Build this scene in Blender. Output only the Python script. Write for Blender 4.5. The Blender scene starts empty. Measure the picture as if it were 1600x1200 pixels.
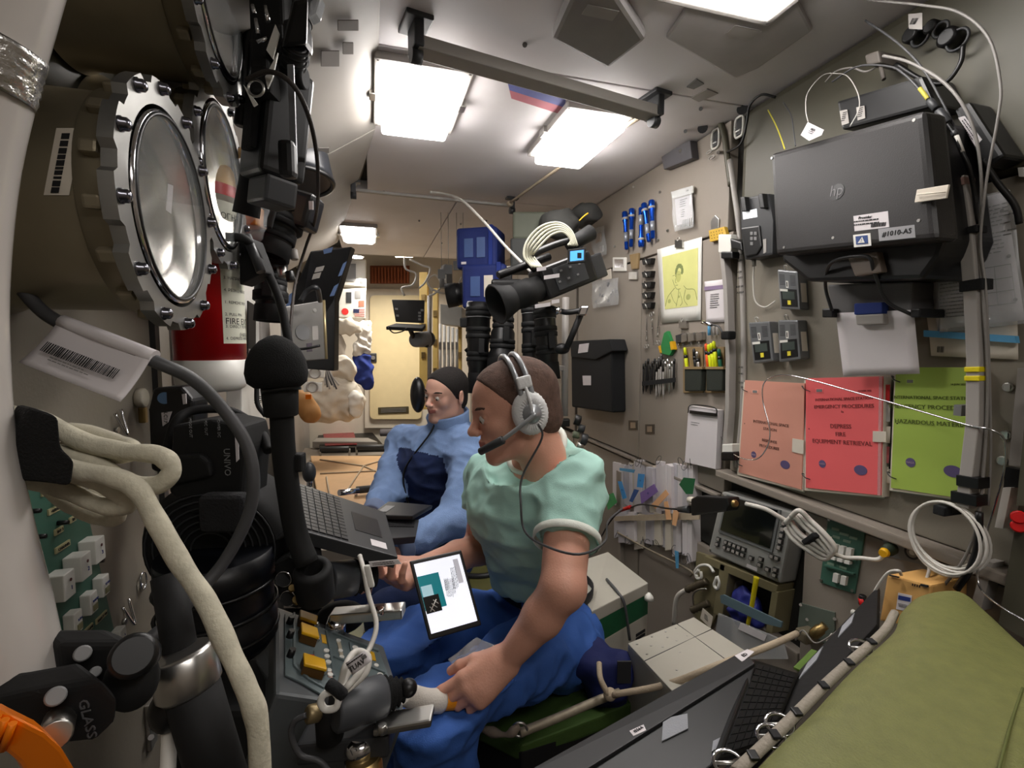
import bpy, bmesh, math, random
import numpy as np
from mathutils import Vector as V, Matrix, noise
random.seed(3)
R = math.radians
SC = bpy.context.scene
COL = SC.collection
# ---------------------------------------------------------------- camera, world, exposure, lamps' strength
FPX, YAW, PITCH = 750.0, R(16.3), R(4.6)
cam_data = bpy.data.cameras.new('camera'); cam_data.sensor_width = 36; cam_data.lens = 36 * FPX / 1600
cam_data.clip_start = .02
cam = bpy.data.objects.new('camera', cam_data); COL.objects.link(cam)
cam.rotation_euler = (R(90) - PITCH, 0, -YAW); SC.camera = cam
SC.view_settings.view_transform = 'Standard'; SC.view_settings.look = 'None'
SC.view_settings.gamma = 1; SC.view_settings.use_curve_mapping = False
SC.view_settings.exposure = 0.12
world = bpy.data.worlds.new('world'); SC.world = world; world.use_nodes = True
world.node_tree.nodes['Background'].inputs[0].default_value = (.9, .93, 1, 1)
world.node_tree.nodes['Background'].inputs[1].default_value = .02
LAMP = 22.0

def area(name, loc, size, power, color, rot=(0, 0, 0)):
    l = bpy.data.lights.new(name, 'AREA'); l.shape = 'RECTANGLE'; l.size, l.size_y = size
    l.energy = power; l.color = color
    o = bpy.data.objects.new(name, l); COL.objects.link(o); o.location = loc; o.rotation_euler = rot
    return o
# unseen fill lights added: one behind the camera, one to brighten the far end
area('fill_light', (.35, -.35, .66), (.7, .4), 6.5, (1, .95, .9))
area('fill_light', (.2, 4.6, .60), (.6, .3), 26, (1, .93, .82))

# ---------------------------------------------------------------- pixel of the 1600x1200 photograph -> direction / point on a real plane
def ray(px, py):
    x = (px - 800) / FPX; z = -(py - 600) / FPX
    y2 = math.cos(PITCH) + z * math.sin(PITCH); z2 = -math.sin(PITCH) + z * math.cos(PITCH)
    return V((x * math.cos(YAW) + y2 * math.sin(YAW), -x * math.sin(YAW) + y2 * math.cos(YAW), z2))
def P(px, py, d): return ray(px, py) * d
WX, CZ, LX, FY, FZ = 1.10, .71, -.42, 5.5, -1.35
def W(px, py, off=0):
    r = ray(px, py); return r * ((WX - off) / r.x)
def C(px, py, off=0):
    r = ray(px, py); return r * ((CZ - off) / r.z)
def L(px, py, off=0):
    r = ray(px, py); return r * ((LX + off) / r.x)
def F(px, py, y=FY):
    r = ray(px, py); return r * (y / r.y)
def G(px, py, z):
    r = ray(px, py); return r * (z / r.z)
ORD = 'first second third fourth fifth sixth seventh eighth ninth tenth eleventh twelfth thirteenth fourteenth fifteenth'.split()
X, Y, Z = V((1, 0, 0)), V((0, 1, 0)), V((0, 0, 1))

# ---------------------------------------------------------------- materials
MATS = {}
def mat(name, rgb, rough=.5, metal=0, var=.08, scale=12, bump=0, bscale=None, spec=None, alpha=1, trans=0, emit=0, coat=0, dirt=0):
    if name in MATS: return MATS[name]
    m = bpy.data.materials.new(name); MATS[name] = m; m.use_nodes = True
    nt = m.node_tree; n = nt.nodes; l = nt.links; b = n['Principled BSDF']
    lin = [(c / 255) ** 2.2 for c in rgb]
    if emit:
        b.inputs['Emission Color'].default_value = (*lin, 1); b.inputs['Emission Strength'].default_value = emit
    tc = n.new('ShaderNodeTexCoord'); nz = n.new('ShaderNodeTexNoise'); nz.inputs['Scale'].default_value = scale
    nz.inputs['Detail'].default_value = 5
    l.new(tc.outputs['Object'], nz.inputs['Vector'])
    rp = n.new('ShaderNodeValToRGB'); rp.color_ramp.elements[0].position = .3; rp.color_ramp.elements[1].position = .7
    rp.color_ramp.elements[0].color = (*[max(0, c * (1 - var)) for c in lin], 1)
    rp.color_ramp.elements[1].color = (*[min(1, c * (1 + var)) for c in lin], 1)
    l.new(nz.outputs['Fac'], rp.inputs['Fac']); last = rp.outputs['Color']
    if dirt:
        n2 = n.new('ShaderNodeTexNoise'); n2.inputs['Scale'].default_value = 2.3; n2.inputs['Detail'].default_value = 8
        l.new(tc.outputs['Object'], n2.inputs['Vector'])
        r2 = n.new('ShaderNodeValToRGB'); r2.color_ramp.elements[0].position = .5; r2.color_ramp.elements[1].position = .75
        r2.color_ramp.elements[0].color = (1, 1, 1, 1); r2.color_ramp.elements[1].color = (1 - dirt, 1 - dirt * 1.1, 1 - dirt * 1.3, 1)
        l.new(n2.outputs['Fac'], r2.inputs['Fac'])
        mx = n.new('ShaderNodeMix'); mx.data_type = 'RGBA'; mx.blend_type = 'MULTIPLY'; mx.inputs[0].default_value = 1
        l.new(last, mx.inputs[6]); l.new(r2.outputs['Color'], mx.inputs[7]); last = mx.outputs[2]
    l.new(last, b.inputs['Base Color'])
    b.inputs['Roughness'].default_value = rough; b.inputs['Metallic'].default_value = metal
    if spec is not None: b.inputs['Specular IOR Level'].default_value = spec
    if trans: b.inputs['Transmission Weight'].default_value = trans; b.inputs['IOR'].default_value = 1.1 if trans < 1 else 1.45
    if alpha < 1: b.inputs['Alpha'].default_value = alpha
    if coat: b.inputs['Coat Weight'].default_value = coat
    if bump:
        bn = n.new('ShaderNodeBump'); bn.inputs['Strength'].default_value = bump; bn.inputs['Distance'].default_value = .002
        n3 = n.new('ShaderNodeTexNoise'); n3.inputs['Scale'].default_value = bscale or scale * 6; n3.inputs['Detail'].default_value = 4
        l.new(tc.outputs['Object'], n3.inputs['Vector']); l.new(n3.outputs['Fac'], bn.inputs['Height'])
        l.new(bn.outputs['Normal'], b.inputs['Normal'])
    return m

wallm = mat('painted_wall_grey', (143, 134, 124), .55, var=.04, scale=3, bump=.15, bscale=180, dirt=.12)
wallm2 = mat('painted_panel_grey', (134, 127, 115), .5, var=.03, scale=4, bump=.15, bscale=160, dirt=.1)
wallgreen = mat('painted_panel_green_grey', (84, 81, 68), .5, var=.04, scale=4, dirt=.15)
ceilm = mat('ceiling_white', (222, 217, 218), .6, var=.03, scale=3, dirt=.12)
ceilg = mat('ceiling_grey', (160, 155, 148), .6, var=.05, scale=3, dirt=.2)
gap = mat('shadow_gap', (40, 38, 34), .9)
black = mat('black_plastic', (22, 22, 23), .4, var=.15)
blackm = mat('black_matt', (16, 16, 17), .75, var=.2, bump=.2)
blackfoam = mat('black_foam', (10, 10, 10), .95, var=.3, bump=.8, bscale=500)
blackfab = mat('black_fabric', (24, 25, 27), .9, var=.15, bump=.5, bscale=300)
dgrey = mat('dark_grey_plastic', (52, 53, 55), .45, var=.08)
grey = mat('grey_plastic', (120, 120, 120), .5)
lgrey = mat('light_grey_plastic', (160, 155, 150), .45, var=.04)
white = mat('white_plastic', (225, 223, 216), .4, var=.03)
paper = mat('paper_white', (214, 208, 210), .7, var=.02, bump=.1, bscale=20)
paper2 = mat('paper_cream', (214, 205, 190), .7, var=.03)
steel = mat('brushed_steel', (190, 188, 184), .3, 1, var=.06, scale=30)
chrome = mat('chrome', (215, 215, 218), .12, 1, var=.02)
darksteel = mat('dark_steel', (150, 140, 118), .42, .6, var=.2, scale=6, bump=.1)
brass = mat('brass', (166, 142, 96), .38, 1)
ink = mat('black_ink', (30, 30, 32), .8)
inkgrey = mat('grey_ink', (120, 118, 116), .8)
inkblue = mat('blue_ink', (40, 60, 130), .8)
beige = mat('beige_strap_fabric', (176, 160, 138), .85, var=.1, bump=.6, bscale=300)
cablewhite = mat('white_cable', (212, 208, 200), .5, var=.04)
cablegrey = mat('grey_cable', (70, 70, 72), .5, var=.06)
woven = mat('woven_cable_cloth', (192, 186, 166), .85, var=.14, scale=60, bump=.4, bscale=300)
clearm = mat('clear_film', (225, 228, 230), .15, alpha=.28)
glassm = mat('port_glass', (215, 220, 220), .06, alpha=.14, coat=1)
redm = mat('red_paint', (190, 20, 22), .35, var=.03)
yellow = mat('yellow_plastic', (226, 170, 22), .45)
orange = mat('orange_anodised', (235, 120, 10), .35, .3)
skyblue = mat('blue_tape', (90, 160, 205), .6)
navy = mat('navy_cloth', (28, 48, 120), .8, var=.15, bump=.4)
blueal = mat('blue_anodised', (30, 80, 190), .22, .8)
greenm = mat('green_circuit_enamel', (62, 98, 84), .5, var=.06)
olive = mat('green_vinyl', (112, 114, 66), .55, var=.1, scale=60, bump=.5, bscale=420, dirt=.15)
greenmat = mat('green_seat_pad', (60, 84, 34), .8, var=.15, bump=.4)
tan = mat('tan_floor_cover', (196, 158, 118), .6, var=.06)
creamdoor = mat('cream_door', (222, 204, 160), .45, var=.03, dirt=.08)
velcro = mat('velcro_patch', (150, 152, 158), .85, bump=.5, bscale=400)

# ---------------------------------------------------------------- mesh building
def basis(d):
    d = V(d).normalized(); a = Z if abs(d.z) < .9 else X
    u = d.cross(a).normalized(); return u, d.cross(u).normalized(), d
def smoothpath(pts, n=8):
    pts = [V(p) for p in pts]
    if len(pts) < 3: return pts
    out = []; q = [pts[0] * 2 - pts[1]] + pts + [pts[-1] * 2 - pts[-2]]
    for i in range(1, len(q) - 2):
        for k in range(n):
            t = k / n; a, b, c, d = q[i - 1:i + 3]
            out.append(.5 * ((2 * b) + (c - a) * t + (2 * a - 5 * b + 4 * c - d) * t * t + (3 * b - a - 3 * c + d) * t ** 3))
    return out + [pts[-1]]
class M:
    def __init__(s): s.v = []; s.f = []; s.s = []
    def add(s, vs, fs, smooth=False):
        o = len(s.v); s.v += [V(v) for v in vs]; s.f += [[i + o for i in f] for f in fs]; s.s += [smooth] * len(fs); return s
    def addbm(s, bm, smooth=False):
        bm.verts.index_update()
        s.add([v.co.copy() for v in bm.verts], [[v.index for v in f.verts] for f in bm.faces], smooth); bm.free(); return s
    def prism(s, pts, vec, bevel=0, bseg=2):
        pts = [V(p) for p in pts]; vec = V(vec); n = len(pts)
        vs = pts + [p + vec for p in pts]
        fs = [list(range(n))[::-1], list(range(n, 2 * n))] + [[i, (i + 1) % n, n + (i + 1) % n, n + i] for i in range(n)]
        return s.solid(vs, fs, bevel, bseg)
    def solid(s, vs, fs, bevel=0, bseg=2):
        bm = bmesh.new(); bv = [bm.verts.new(v) for v in vs]
        for f in fs:
            try: bm.faces.new([bv[i] for i in f])
            except ValueError: pass
        bmesh.ops.recalc_face_normals(bm, faces=bm.faces)
        if bevel: bmesh.ops.bevel(bm, geom=list(bm.edges), offset=bevel, segments=bseg, affect='EDGES', profile=.6, clamp_overlap=True)
        return s.addbm(bm)
    def hexa(s, p, bevel=0, bseg=2):
        return s.solid(p, [[3, 2, 1, 0], [4, 5, 6, 7], [0, 1, 5, 4], [1, 2, 6, 5], [2, 3, 7, 6], [3, 0, 4, 7]], bevel, bseg)
    def box(s, c, size, ax=None, bevel=0, bseg=2):
        c = V(c); u, v, w = ax or (X, Y, Z); a, b, h = [k / 2 for k in size]
        p = [c + u * (i * a) + v * (j * b) + w * (k * h) for k in (-1, 1) for i, j in ((-1, -1), (1, -1), (1, 1), (-1, 1))]
        return s.hexa(p, bevel, bseg)
    def lathe(s, prof, a, d, seg=24, caps=True):
        a = V(a); u, v, w = basis(d); vs = []; fs = []
        for t, r in prof:
            for k in range(seg):
                q = 2 * math.pi * k / seg; vs.append(a + w * t + (u * math.cos(q) + v * math.sin(q)) * max(r, 1e-5))
        for i in range(len(prof) - 1):
            for k in range(seg): k2 = (k + 1) % seg; fs.append([i * seg + k, i * seg + k2, (i + 1) * seg + k2, (i + 1) * seg + k])
        s.add(vs, fs, True)
        if caps:
            o = len(s.v) - len(vs); n = len(prof)
            s.f.append([o + k for k in range(seg)][::-1]); s.s.append(False)
            s.f.append([o + (n - 1) * seg + k for k in range(seg)]); s.s.append(False)
        return s
    def cyl(s, a, b, r, r2=None, seg=16, ch=0):
        a, b = V(a), V(b); h = (b - a).length; r2 = r if r2 is None else r2
        pr = [(0, r), (h, r2)] if not ch else [(0, r - ch), (ch, r), (h - ch, r2), (h, r2 - ch)]
        return s.lathe(pr, a, b - a, seg)
    def tube(s, pts, r, seg=8, n=6, rf=None):
        ps = smoothpath(pts, n); rings = []; vs = []; fs = []
        t0 = (ps[1] - ps[0]).normalized(); u = basis(t0)[0]
        for i, p in enumerate(ps):
            t = (ps[min(i + 1, len(ps) - 1)] - ps[max(i - 1, 0)]).normalized()
            u = (u - t * u.dot(t)).normalized(); w = t.cross(u); rr = rf(i / (len(ps) - 1)) * r if rf else r
            for k in range(seg):
                q = 2 * math.pi * k / seg; vs.append(p + (u * math.cos(q) + w * math.sin(q)) * rr)
        for i in range(len(ps) - 1):
            for k in range(seg): k2 = (k + 1) % seg; fs.append([i * seg + k, i * seg + k2, (i + 1) * seg + k2, (i + 1) * seg + k])
        s.add(vs, fs, True); o = len(s.v) - len(vs); m = len(ps) - 1
        s.f += [[o + k for k in range(seg)][::-1], [o + m * seg + k for k in range(seg)]]; s.s += [False, False]
        return s
    def ring(s, c, d, R_, r, seg=24, seg2=8, u=None, ry=None):
        u0, v0, w = basis(d); u0 = u or u0; v0 = w.cross(u0)
        pts = [V(c) + u0 * math.cos(2 * math.pi * k / seg) * R_ + v0 * math.sin(2 * math.pi * k / seg) * (ry or R_) for k in range(seg)]
        vs = []; fs = []
        for i, p in enumerate(pts):
            o = (p - V(c)).normalized()
            for k in range(seg2):
                q = 2 * math.pi * k / seg2; vs.append(p + (o * math.cos(q) + w * math.sin(q)) * r)
        for i in range(seg):
            for k in range(seg2):
                k2 = (k + 1) % seg2; i2 = (i + 1) % seg; fs.append([i * seg2 + k, i * seg2 + k2, i2 * seg2 + k2, i2 * seg2 + k])
        return s.add(vs, fs, True)
    def ell(s, c, rad, ax=None, seg=20, rings=12):
        u, v, w = ax or (X, Y, Z); c = V(c); vs = [c + w * rad[2]]; fs = []
        for i in range(1, rings):
            th = math.pi * i / rings
            for k in range(seg):
                q = 2 * math.pi * k / seg
                vs.append(c + u * (rad[0] * math.sin(th) * math.cos(q)) + v * (rad[1] * math.sin(th) * math.sin(q)) + w * (rad[2] * math.cos(th)))
        vs.append(c - w * rad[2]); e = len(vs) - 1
        for k in range(seg):
            k2 = (k + 1) % seg; fs.append([0, 1 + k, 1 + k2]); fs.append([e, 1 + (rings - 2) * seg + k2, 1 + (rings - 2) * seg + k])
            for i in range(rings - 2): fs.append([1 + i * seg + k, 1 + (i + 1) * seg + k, 1 + (i + 1) * seg + k2, 1 + i * seg + k2])
        return s.add(vs, fs, True)
    def sheet(s, c00, c10, c11, c01, thick=.0006, nu=8, nv=8, fn=None):
        c00, c10, c11, c01 = map(V, (c00, c10, c11, c01)); nrm = (c10 - c00).cross(c01 - c00).normalized()
        vs = []; fs = []
        for side in (0, 1):
            for j in range(nv + 1):
                for i in range(nu + 1):
                    a, b = i / nu, j / nv
                    p = c00 * (1 - a) * (1 - b) + c10 * a * (1 - b) + c11 * a * b + c01 * (1 - a) * b
                    vs.append(p + nrm * ((fn(a, b) if fn else 0) - side * thick))
        N = (nu + 1) * (nv + 1)
        for j in range(nv):
            for i in range(nu):
                q = j * (nu + 1) + i; fs.append([q, q + 1, q + nu + 2, q + nu + 1]); fs.append([N + q + nu + 1, N + q + nu + 2, N + q + 1, N + q])
        rim = [i for i in range(nu + 1)] + [(j + 1) * (nu + 1) - 1 for j in range(1, nv + 1)] + [nv * (nu + 1) + i for i in range(nu - 1, -1, -1)] + [j * (nu + 1) for j in range(nv - 1, 0, -1)]
        for k in range(len(rim)): a, b = rim[k], rim[(k + 1) % len(rim)]; fs.append([b, a, N + a, N + b])
        return s.add(vs, fs, True)

def mesh_of(m, name, origin):
    me = bpy.data.meshes.new(name); me.from_pydata([tuple(v - origin) for v in m.v], [], m.f)
    me.polygons.foreach_set('use_smooth', m.s); me.update(); return me
def props(o, label=None, cat=None, group=None, kind=None):
    if label: o['label'] = label
    if cat: o['category'] = cat
    if group: o['group'] = group
    if kind: o['kind'] = kind
    return o
def root_of(p):
    while p.parent: p = p.parent
    return p
def obj(name, m, material, parent=None, label=None, cat=None, group=None, kind=None):
    if parent: org = V(root_of(parent).location)
    else:
        xs = [v.x for v in m.v]; ys = [v.y for v in m.v]; zs = [v.z for v in m.v]
        org = V(((min(xs) + max(xs)) / 2, (min(ys) + max(ys)) / 2, min(zs)))
    o = bpy.data.objects.new(name, mesh_of(m, name, org)); COL.objects.link(o)
    if isinstance(material, (list, tuple)):
        for q in material: o.data.materials.append(q)
    else: o.data.materials.append(material)
    if parent: o.parent = parent
    else: o.location = org
    return props(o, label, cat, group, kind)
def T(name, label, cat, loc, group=None):
    o = bpy.data.objects.new(name, None); COL.objects.link(o); o.location = loc; o.empty_display_size = .02
    return props(o, label, cat, group)
def dup(root, loc=None, rot=None, label=None, scale=None):
    r = root.copy(); COL.objects.link(r)
    if loc is not None: r.location = loc
    if rot is not None: r.rotation_euler = rot
    if scale: r.scale = (scale,) * 3
    if label: r['label'] = label
    for ch in list(root.children):
        c = ch.copy(); COL.objects.link(c); c.parent = r
        for g in list(ch.children):
            d = g.copy(); COL.objects.link(d); d.parent = c
    return r
def struct(name, m, material, parent=None):
    return obj(name, m, material, parent, kind=None if parent else 'structure')
FONT = {}
def text(s, size, at, right, up, material, parent, name='lettering', align='CENTER', off=.0008, sx=1, thick=.0003):
    """flat lettering standing off a surface; right/up span the surface"""
    cu = bpy.data.curves.new('txt', 'FONT'); cu.body = s; cu.size = size; cu.align_x = align; cu.align_y = 'CENTER'; cu.resolution_u = 2
    cu.extrude = thick
    t = bpy.data.objects.new('txt', cu); COL.objects.link(t); bpy.context.view_layer.update()
    dg = bpy.context.evaluated_depsgraph_get(); me = bpy.data.meshes.new_from_object(t.evaluated_get(dg))
    r = V(right).normalized(); u = V(up); u = (u - r * u.dot(r)).normalized(); n = r.cross(u); at = V(at)
    mm = M(); mm.v = [at + r * v.co.x * sx + u * v.co.y + n * (off + v.co.z) for v in me.vertices]; mm.f = [list(p.vertices) for p in me.polygons]; mm.s = [False] * len(mm.f)
    bpy.data.objects.remove(t); bpy.data.curves.remove(cu); bpy.data.meshes.remove(me)
    if not mm.v: return None
    return obj(name, mm, material, parent)
def flat(q):
    """slide the third corner along its ray into the plane of the other three"""
    n = (q[1] - q[0]).cross(q[3] - q[0]); q[2] = q[2] * (n.dot(q[0]) / n.dot(q[2])); return q
def uvn(c00, c10, c11, c01):
    """surface frame of a quad (tl, tr, br, bl): point(u right 0..1, v down 0..1), right, up, normal to viewer"""
    c00, c10, c11, c01 = map(V, (c00, c10, c11, c01))
    r = ((c10 - c00) + (c11 - c01)).normalized(); u = ((c00 - c01) + (c10 - c11)); u = (u - r * u.dot(r)).normalized()
    n = r.cross(u)
    def pt(a, b, h=0): return c00 * (1 - a) * (1 - b) + c10 * a * (1 - b) + c11 * a * b + c01 * (1 - a) * b + n * h
    return pt, r, u, n
def barcode(at, right, up, w, h, parent, n=22, name='barcode', off=.0006):
    r = V(right).normalized(); u = V(up); u = (u - r * u.dot(r)).normalized(); nn = r.cross(u); m = M(); x = -w / 2
    rr = random.Random(int(abs(w * 1e5)) + n)
    while x < w / 2:
        b = w / n * rr.choice((.3, .5, .8)); c = V(at) + r * x + nn * off
        m.prism([c - u * h / 2, c + r * b - u * h / 2, c + r * b + u * h / 2, c + u * h / 2], nn * .0002); x += b + w / n * rr.choice((.3, .5, .6))
    return obj(name, m, ink, parent)
def lines(at, right, up, w, h, rows, parent, material=None, name='print_lines', off=.0006, seed=1, fill=.35):
    """rows of small print, too small to read"""
    r = V(right).normalized(); u = V(up); u = (u - r * u.dot(r)).normalized(); nn = r.cross(u); m = M(); rr = random.Random(seed)
    for i in range(rows):
        y = h / 2 - h * (i + .5) / rows; t = h / rows * fill; x = -w / 2
        e = w / 2 * rr.uniform(.5, 1)
        while x < e:
            b = w * rr.uniform(.04, .13); c = V(at) + r * x + u * y + nn * off
            b = min(b, w / 2 - x); m.prism([c, c + r * b, c + r * b + u * t, c + u * t], nn * .0002); x += b + w * .02
    return obj(name, m, material or inkgrey, parent)
# ================================================================ smooth bodies: signed distance fields polygonised with surface nets
class Field:
    def __init__(s, lo, hi, h):
        s.lo = np.array(lo, float); s.h = h; s.n = np.ceil((np.array(hi) - s.lo) / h).astype(int) + 1
        s.a = np.full(s.n, 1.0, np.float32)
        s.ax = [(s.lo[i] + np.arange(s.n[i]) * h).astype(np.float32) for i in range(3)]
    def win(s, lo, hi):
        i0 = np.clip(np.floor((np.array(lo) - s.lo) / s.h).astype(int), 0, s.n); i1 = np.clip(np.ceil((np.array(hi) - s.lo) / s.h).astype(int) + 1, 0, s.n)
        sl = tuple(slice(a, b) for a, b in zip(i0, i1))
        return sl, s.ax[0][sl[0]][:, None, None], s.ax[1][sl[1]][None, :, None], s.ax[2][sl[2]][None, None, :]
    def put(s, sl, d, k, op):
        a = s.a[sl]
        if not a.size: return
        if op == 'u':
            if k: h = np.maximum(k - np.abs(a - d), 0) / k; s.a[sl] = np.minimum(a, d) - h * h * k * .25
            else: s.a[sl] = np.minimum(a, d)
        else:
            b = -d
            if k: h = np.maximum(k - np.abs(a - b), 0) / k; s.a[sl] = np.maximum(a, b) + h * h * k * .25
            else: s.a[sl] = np.maximum(a, b)
    def cap(s, a, b, ra, rb=None, k=.01, op='u', flat=None):
        """tapered capsule; flat=(vector, factor) squashes the section along that vector"""
        rb = ra if rb is None else rb; a = np.array(a, float); b = np.array(b, float); m = max(ra, rb) * (1.6 if flat else 1) + k + s.h * 2
        sl, x, y, z = s.win(np.minimum(a, b) - m, np.maximum(a, b) + m)
        ba = b - a; L2 = max(float(ba @ ba), 1e-9); px, py, pz = x - a[0], y - a[1], z - a[2]
        t = np.clip((px * ba[0] + py * ba[1] + pz * ba[2]) / L2, 0, 1)
        dx, dy, dz = px - t * ba[0], py - t * ba[1], pz - t * ba[2]
        if flat:
            f = np.array(flat[0], float); f /= np.linalg.norm(f); q = dx * f[0] + dy * f[1] + dz * f[2]; g = 1 / flat[1] - 1
            dx, dy, dz = dx + q * f[0] * g, dy + q * f[1] * g, dz + q * f[2] * g
        s.put(sl, np.sqrt(dx * dx + dy * dy + dz * dz) - (ra + (rb - ra) * t), k, op)
    def ell(s, c, r, axes=None, k=.01, op='u'):
        c = np.array(c, float); r = np.array(r, float); m = r.max() + k + s.h * 2; sl, x, y, z = s.win(c - m, c + m)
        px, py, pz = x - c[0], y - c[1], z - c[2]; A = np.array(axes, float) if axes is not None else np.eye(3)
        q = [(px * A[i][0] + py * A[i][1] + pz * A[i][2]) for i in range(3)]
        k0 = np.sqrt(sum((q[i] / r[i]) ** 2 for i in range(3))); k1 = np.sqrt(sum((q[i] / r[i] ** 2) ** 2 for i in range(3)))
        s.put(sl, k0 * (k0 - 1) / np.maximum(k1, 1e-6), k, op)
    def plane(s, p, n, k=0, lo=None, hi=None):
        """cut away what lies on the +n side of the plane (inside the window)"""
        p = np.array(p, float); n = np.array(n, float); n /= np.linalg.norm(n)
        sl, x, y, z = s.win(s.lo if lo is None else lo, s.lo + s.n * s.h if hi is None else hi)
        s.put(sl, -((x - p[0]) * n[0] + (y - p[1]) * n[1] + (z - p[2]) * n[2]), k, 's')
    def discut(s, c, n, r):
        """cut away a short drum standing on the disc (c, n, r)"""
        c = np.array(c, float); n = np.array(n, float); sl, x, y, z = s.win(c - r * 2, c + r * 2); px, py, pz = x - c[0], y - c[1], z - c[2]
        h = px * n[0] + py * n[1] + pz * n[2]; q = np.sqrt(np.maximum(px * px + py * py + pz * pz - h * h, 0)); s.put(sl, np.maximum(-h, q - r), 0, 's')
    def mesh(s, relax=2):
        a = s.a; a[0] = a[-1] = 1; a[:, 0] = a[:, -1] = 1; a[:, :, 0] = a[:, :, -1] = 1
        ins = a < 0; n = np.array(a.shape) - 1
        cnt = np.zeros(n, np.int8)
        cs = [(i, j, k) for i in (0, 1) for j in (0, 1) for k in (0, 1)]
        for i, j, k in cs: cnt += ins[i:i + n[0], j:j + n[1], k:k + n[2]]
        act = np.argwhere((cnt > 0) & (cnt < 8)); idx = -np.ones(n, np.int64); idx[tuple(act.T)] = np.arange(len(act))
        pos = np.zeros((len(act), 3)); w = np.zeros(len(act))
        for c0 in cs:
            for d in range(3):
                if c0[d]: continue
                c1 = list(c0); c1[d] = 1; i0 = act + c0; i1 = act + c1; v0 = a[tuple(i0.T)]; v1 = a[tuple(i1.T)]
                m = (v0 < 0) != (v1 < 0); t = np.where(m, v0 / np.where(m, v0 - v1, 1), 0)
                p = np.array(c0, float) + t[:, None] * (np.array(c1) - np.array(c0)); pos += p * m[:, None]; w += m
        pos = act + pos / w[:, None]; faces = []
        for d in range(3):
            e = [0, 0, 0]; e[d] = 1; u, v = (d + 1) % 3, (d + 2) % 3
            sh = [slice(1, a.shape[q] - 1) for q in range(3)]; sh[d] = slice(0, a.shape[d] - 1); A0 = ins[tuple(sh)]
            sh2 = list(sh); sh2[d] = slice(1, a.shape[d]); A1 = ins[tuple(sh2)]
            off = np.array([1, 1, 1]); off[d] = 0
            for flip, mk in ((0, A0 & ~A1), (1, ~A0 & A1)):
                q = np.argwhere(mk) + off; du = np.zeros(3, int); dv = np.zeros(3, int); du[u] = 1; dv[v] = 1
                f = np.stack([idx[tuple((q - du - dv).T)], idx[tuple((q - dv).T)], idx[tuple(q.T)], idx[tuple((q - du).T)]], 1)
                faces.append(f[:, ::-1] if flip else f)
        F_ = np.concatenate(faces); P_ = pos * s.h + s.lo
        for _ in range(relax): P_ = relaxm(P_, F_)
        return P_, F_
def relaxm(P_, F_, lam=.5):
    acc = np.zeros_like(P_); c = np.zeros(len(P_))
    for i in range(4):
        a, b = F_[:, i], F_[:, (i + 1) % 4]
        for q in range(3): acc[:, q] += np.bincount(a, P_[b, q], len(P_)) + np.bincount(b, P_[a, q], len(P_))
        c += np.bincount(a, minlength=len(P_)) + np.bincount(b, minlength=len(P_))
    return P_ * (1 - lam) + acc / c[:, None] * lam
def vnorm(P_, F_):
    fn = np.cross(P_[F_[:, 2]] - P_[F_[:, 0]], P_[F_[:, 3]] - P_[F_[:, 1]]); n = np.zeros_like(P_)
    for i in range(4):
        for q in range(3): n[:, q] += np.bincount(F_[:, i], fn[:, q], len(P_))
    return n / np.maximum(np.linalg.norm(n, axis=1), 1e-12)[:, None]
def folds(P_, F_, amp, fr, seed=0, mask=None):
    """cloth folds: ridged noise in real relief; fr = frequency per axis"""
    n = vnorm(P_, F_); d = np.array([noise.noise(V((p[0] * fr[0] + seed, p[1] * fr[1], p[2] * fr[2]))) for p in P_])
    d = amp * (.35 - np.abs(d) * 2.2) + amp * .35 * np.array([noise.noise(V((p[0] * fr[0] * 2.3, p[1] * fr[1] * 2.3 + seed, p[2] * fr[2] * 2.3))) for p in P_])
    if mask is not None: d = d * mask(P_)
    return P_ + n * d[:, None]
def nobj(name, P_, F_, mats, parent=None, mi=None, **k):
    org = np.array(root_of(parent).location if parent else P_.mean(0)); me = bpy.data.meshes.new(name)
    me.vertices.add(len(P_)); me.vertices.foreach_set('co', (P_ - org).astype(np.float32).ravel())
    me.loops.add(F_.size); me.loops.foreach_set('vertex_index', F_.astype(np.int32).ravel())
    me.polygons.add(len(F_)); me.polygons.foreach_set('loop_start', np.arange(0, F_.size, 4, dtype=np.int32)); me.update(calc_edges=True)
    me.polygons.foreach_set('use_smooth', np.ones(len(F_), bool))
    for m in (mats if isinstance(mats, (list, tuple)) else [mats]): me.materials.append(m)
    if mi is not None: me.polygons.foreach_set('material_index', mi.astype(np.int32))
    me.update(); o = bpy.data.objects.new(name, me); COL.objects.link(o)
    if parent: o.parent = parent
    else: o.location = org
    return props(o, **k)
def join(parts):
    P_ = np.concatenate([p for p, f in parts]); o = 0; fs = []
    for p, f in parts: fs.append(f + o); o += len(p)
    return P_, np.concatenate(fs)

def skin_mat(name, rgb, red):
    m = mat(name, rgb, .5, var=.05, scale=14, bump=.25, bscale=260); b = m.node_tree.nodes['Principled BSDF']
    b.inputs['Subsurface Weight'].default_value = .12; b.inputs['Subsurface Radius'].default_value = (.012, .005, .003); return m
skin1 = skin_mat('skin_ruddy', (214, 158, 136), 1); skin2 = skin_mat('skin_fair', (222, 172, 152), 1)
lipm = mat('lips', (176, 108, 98), .45); eyew = mat('eye_white', (205, 198, 192), .2); iris = mat('iris', (70, 60, 46), .15); pupil = mat('pupil', (8, 8, 8), .1)

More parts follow.
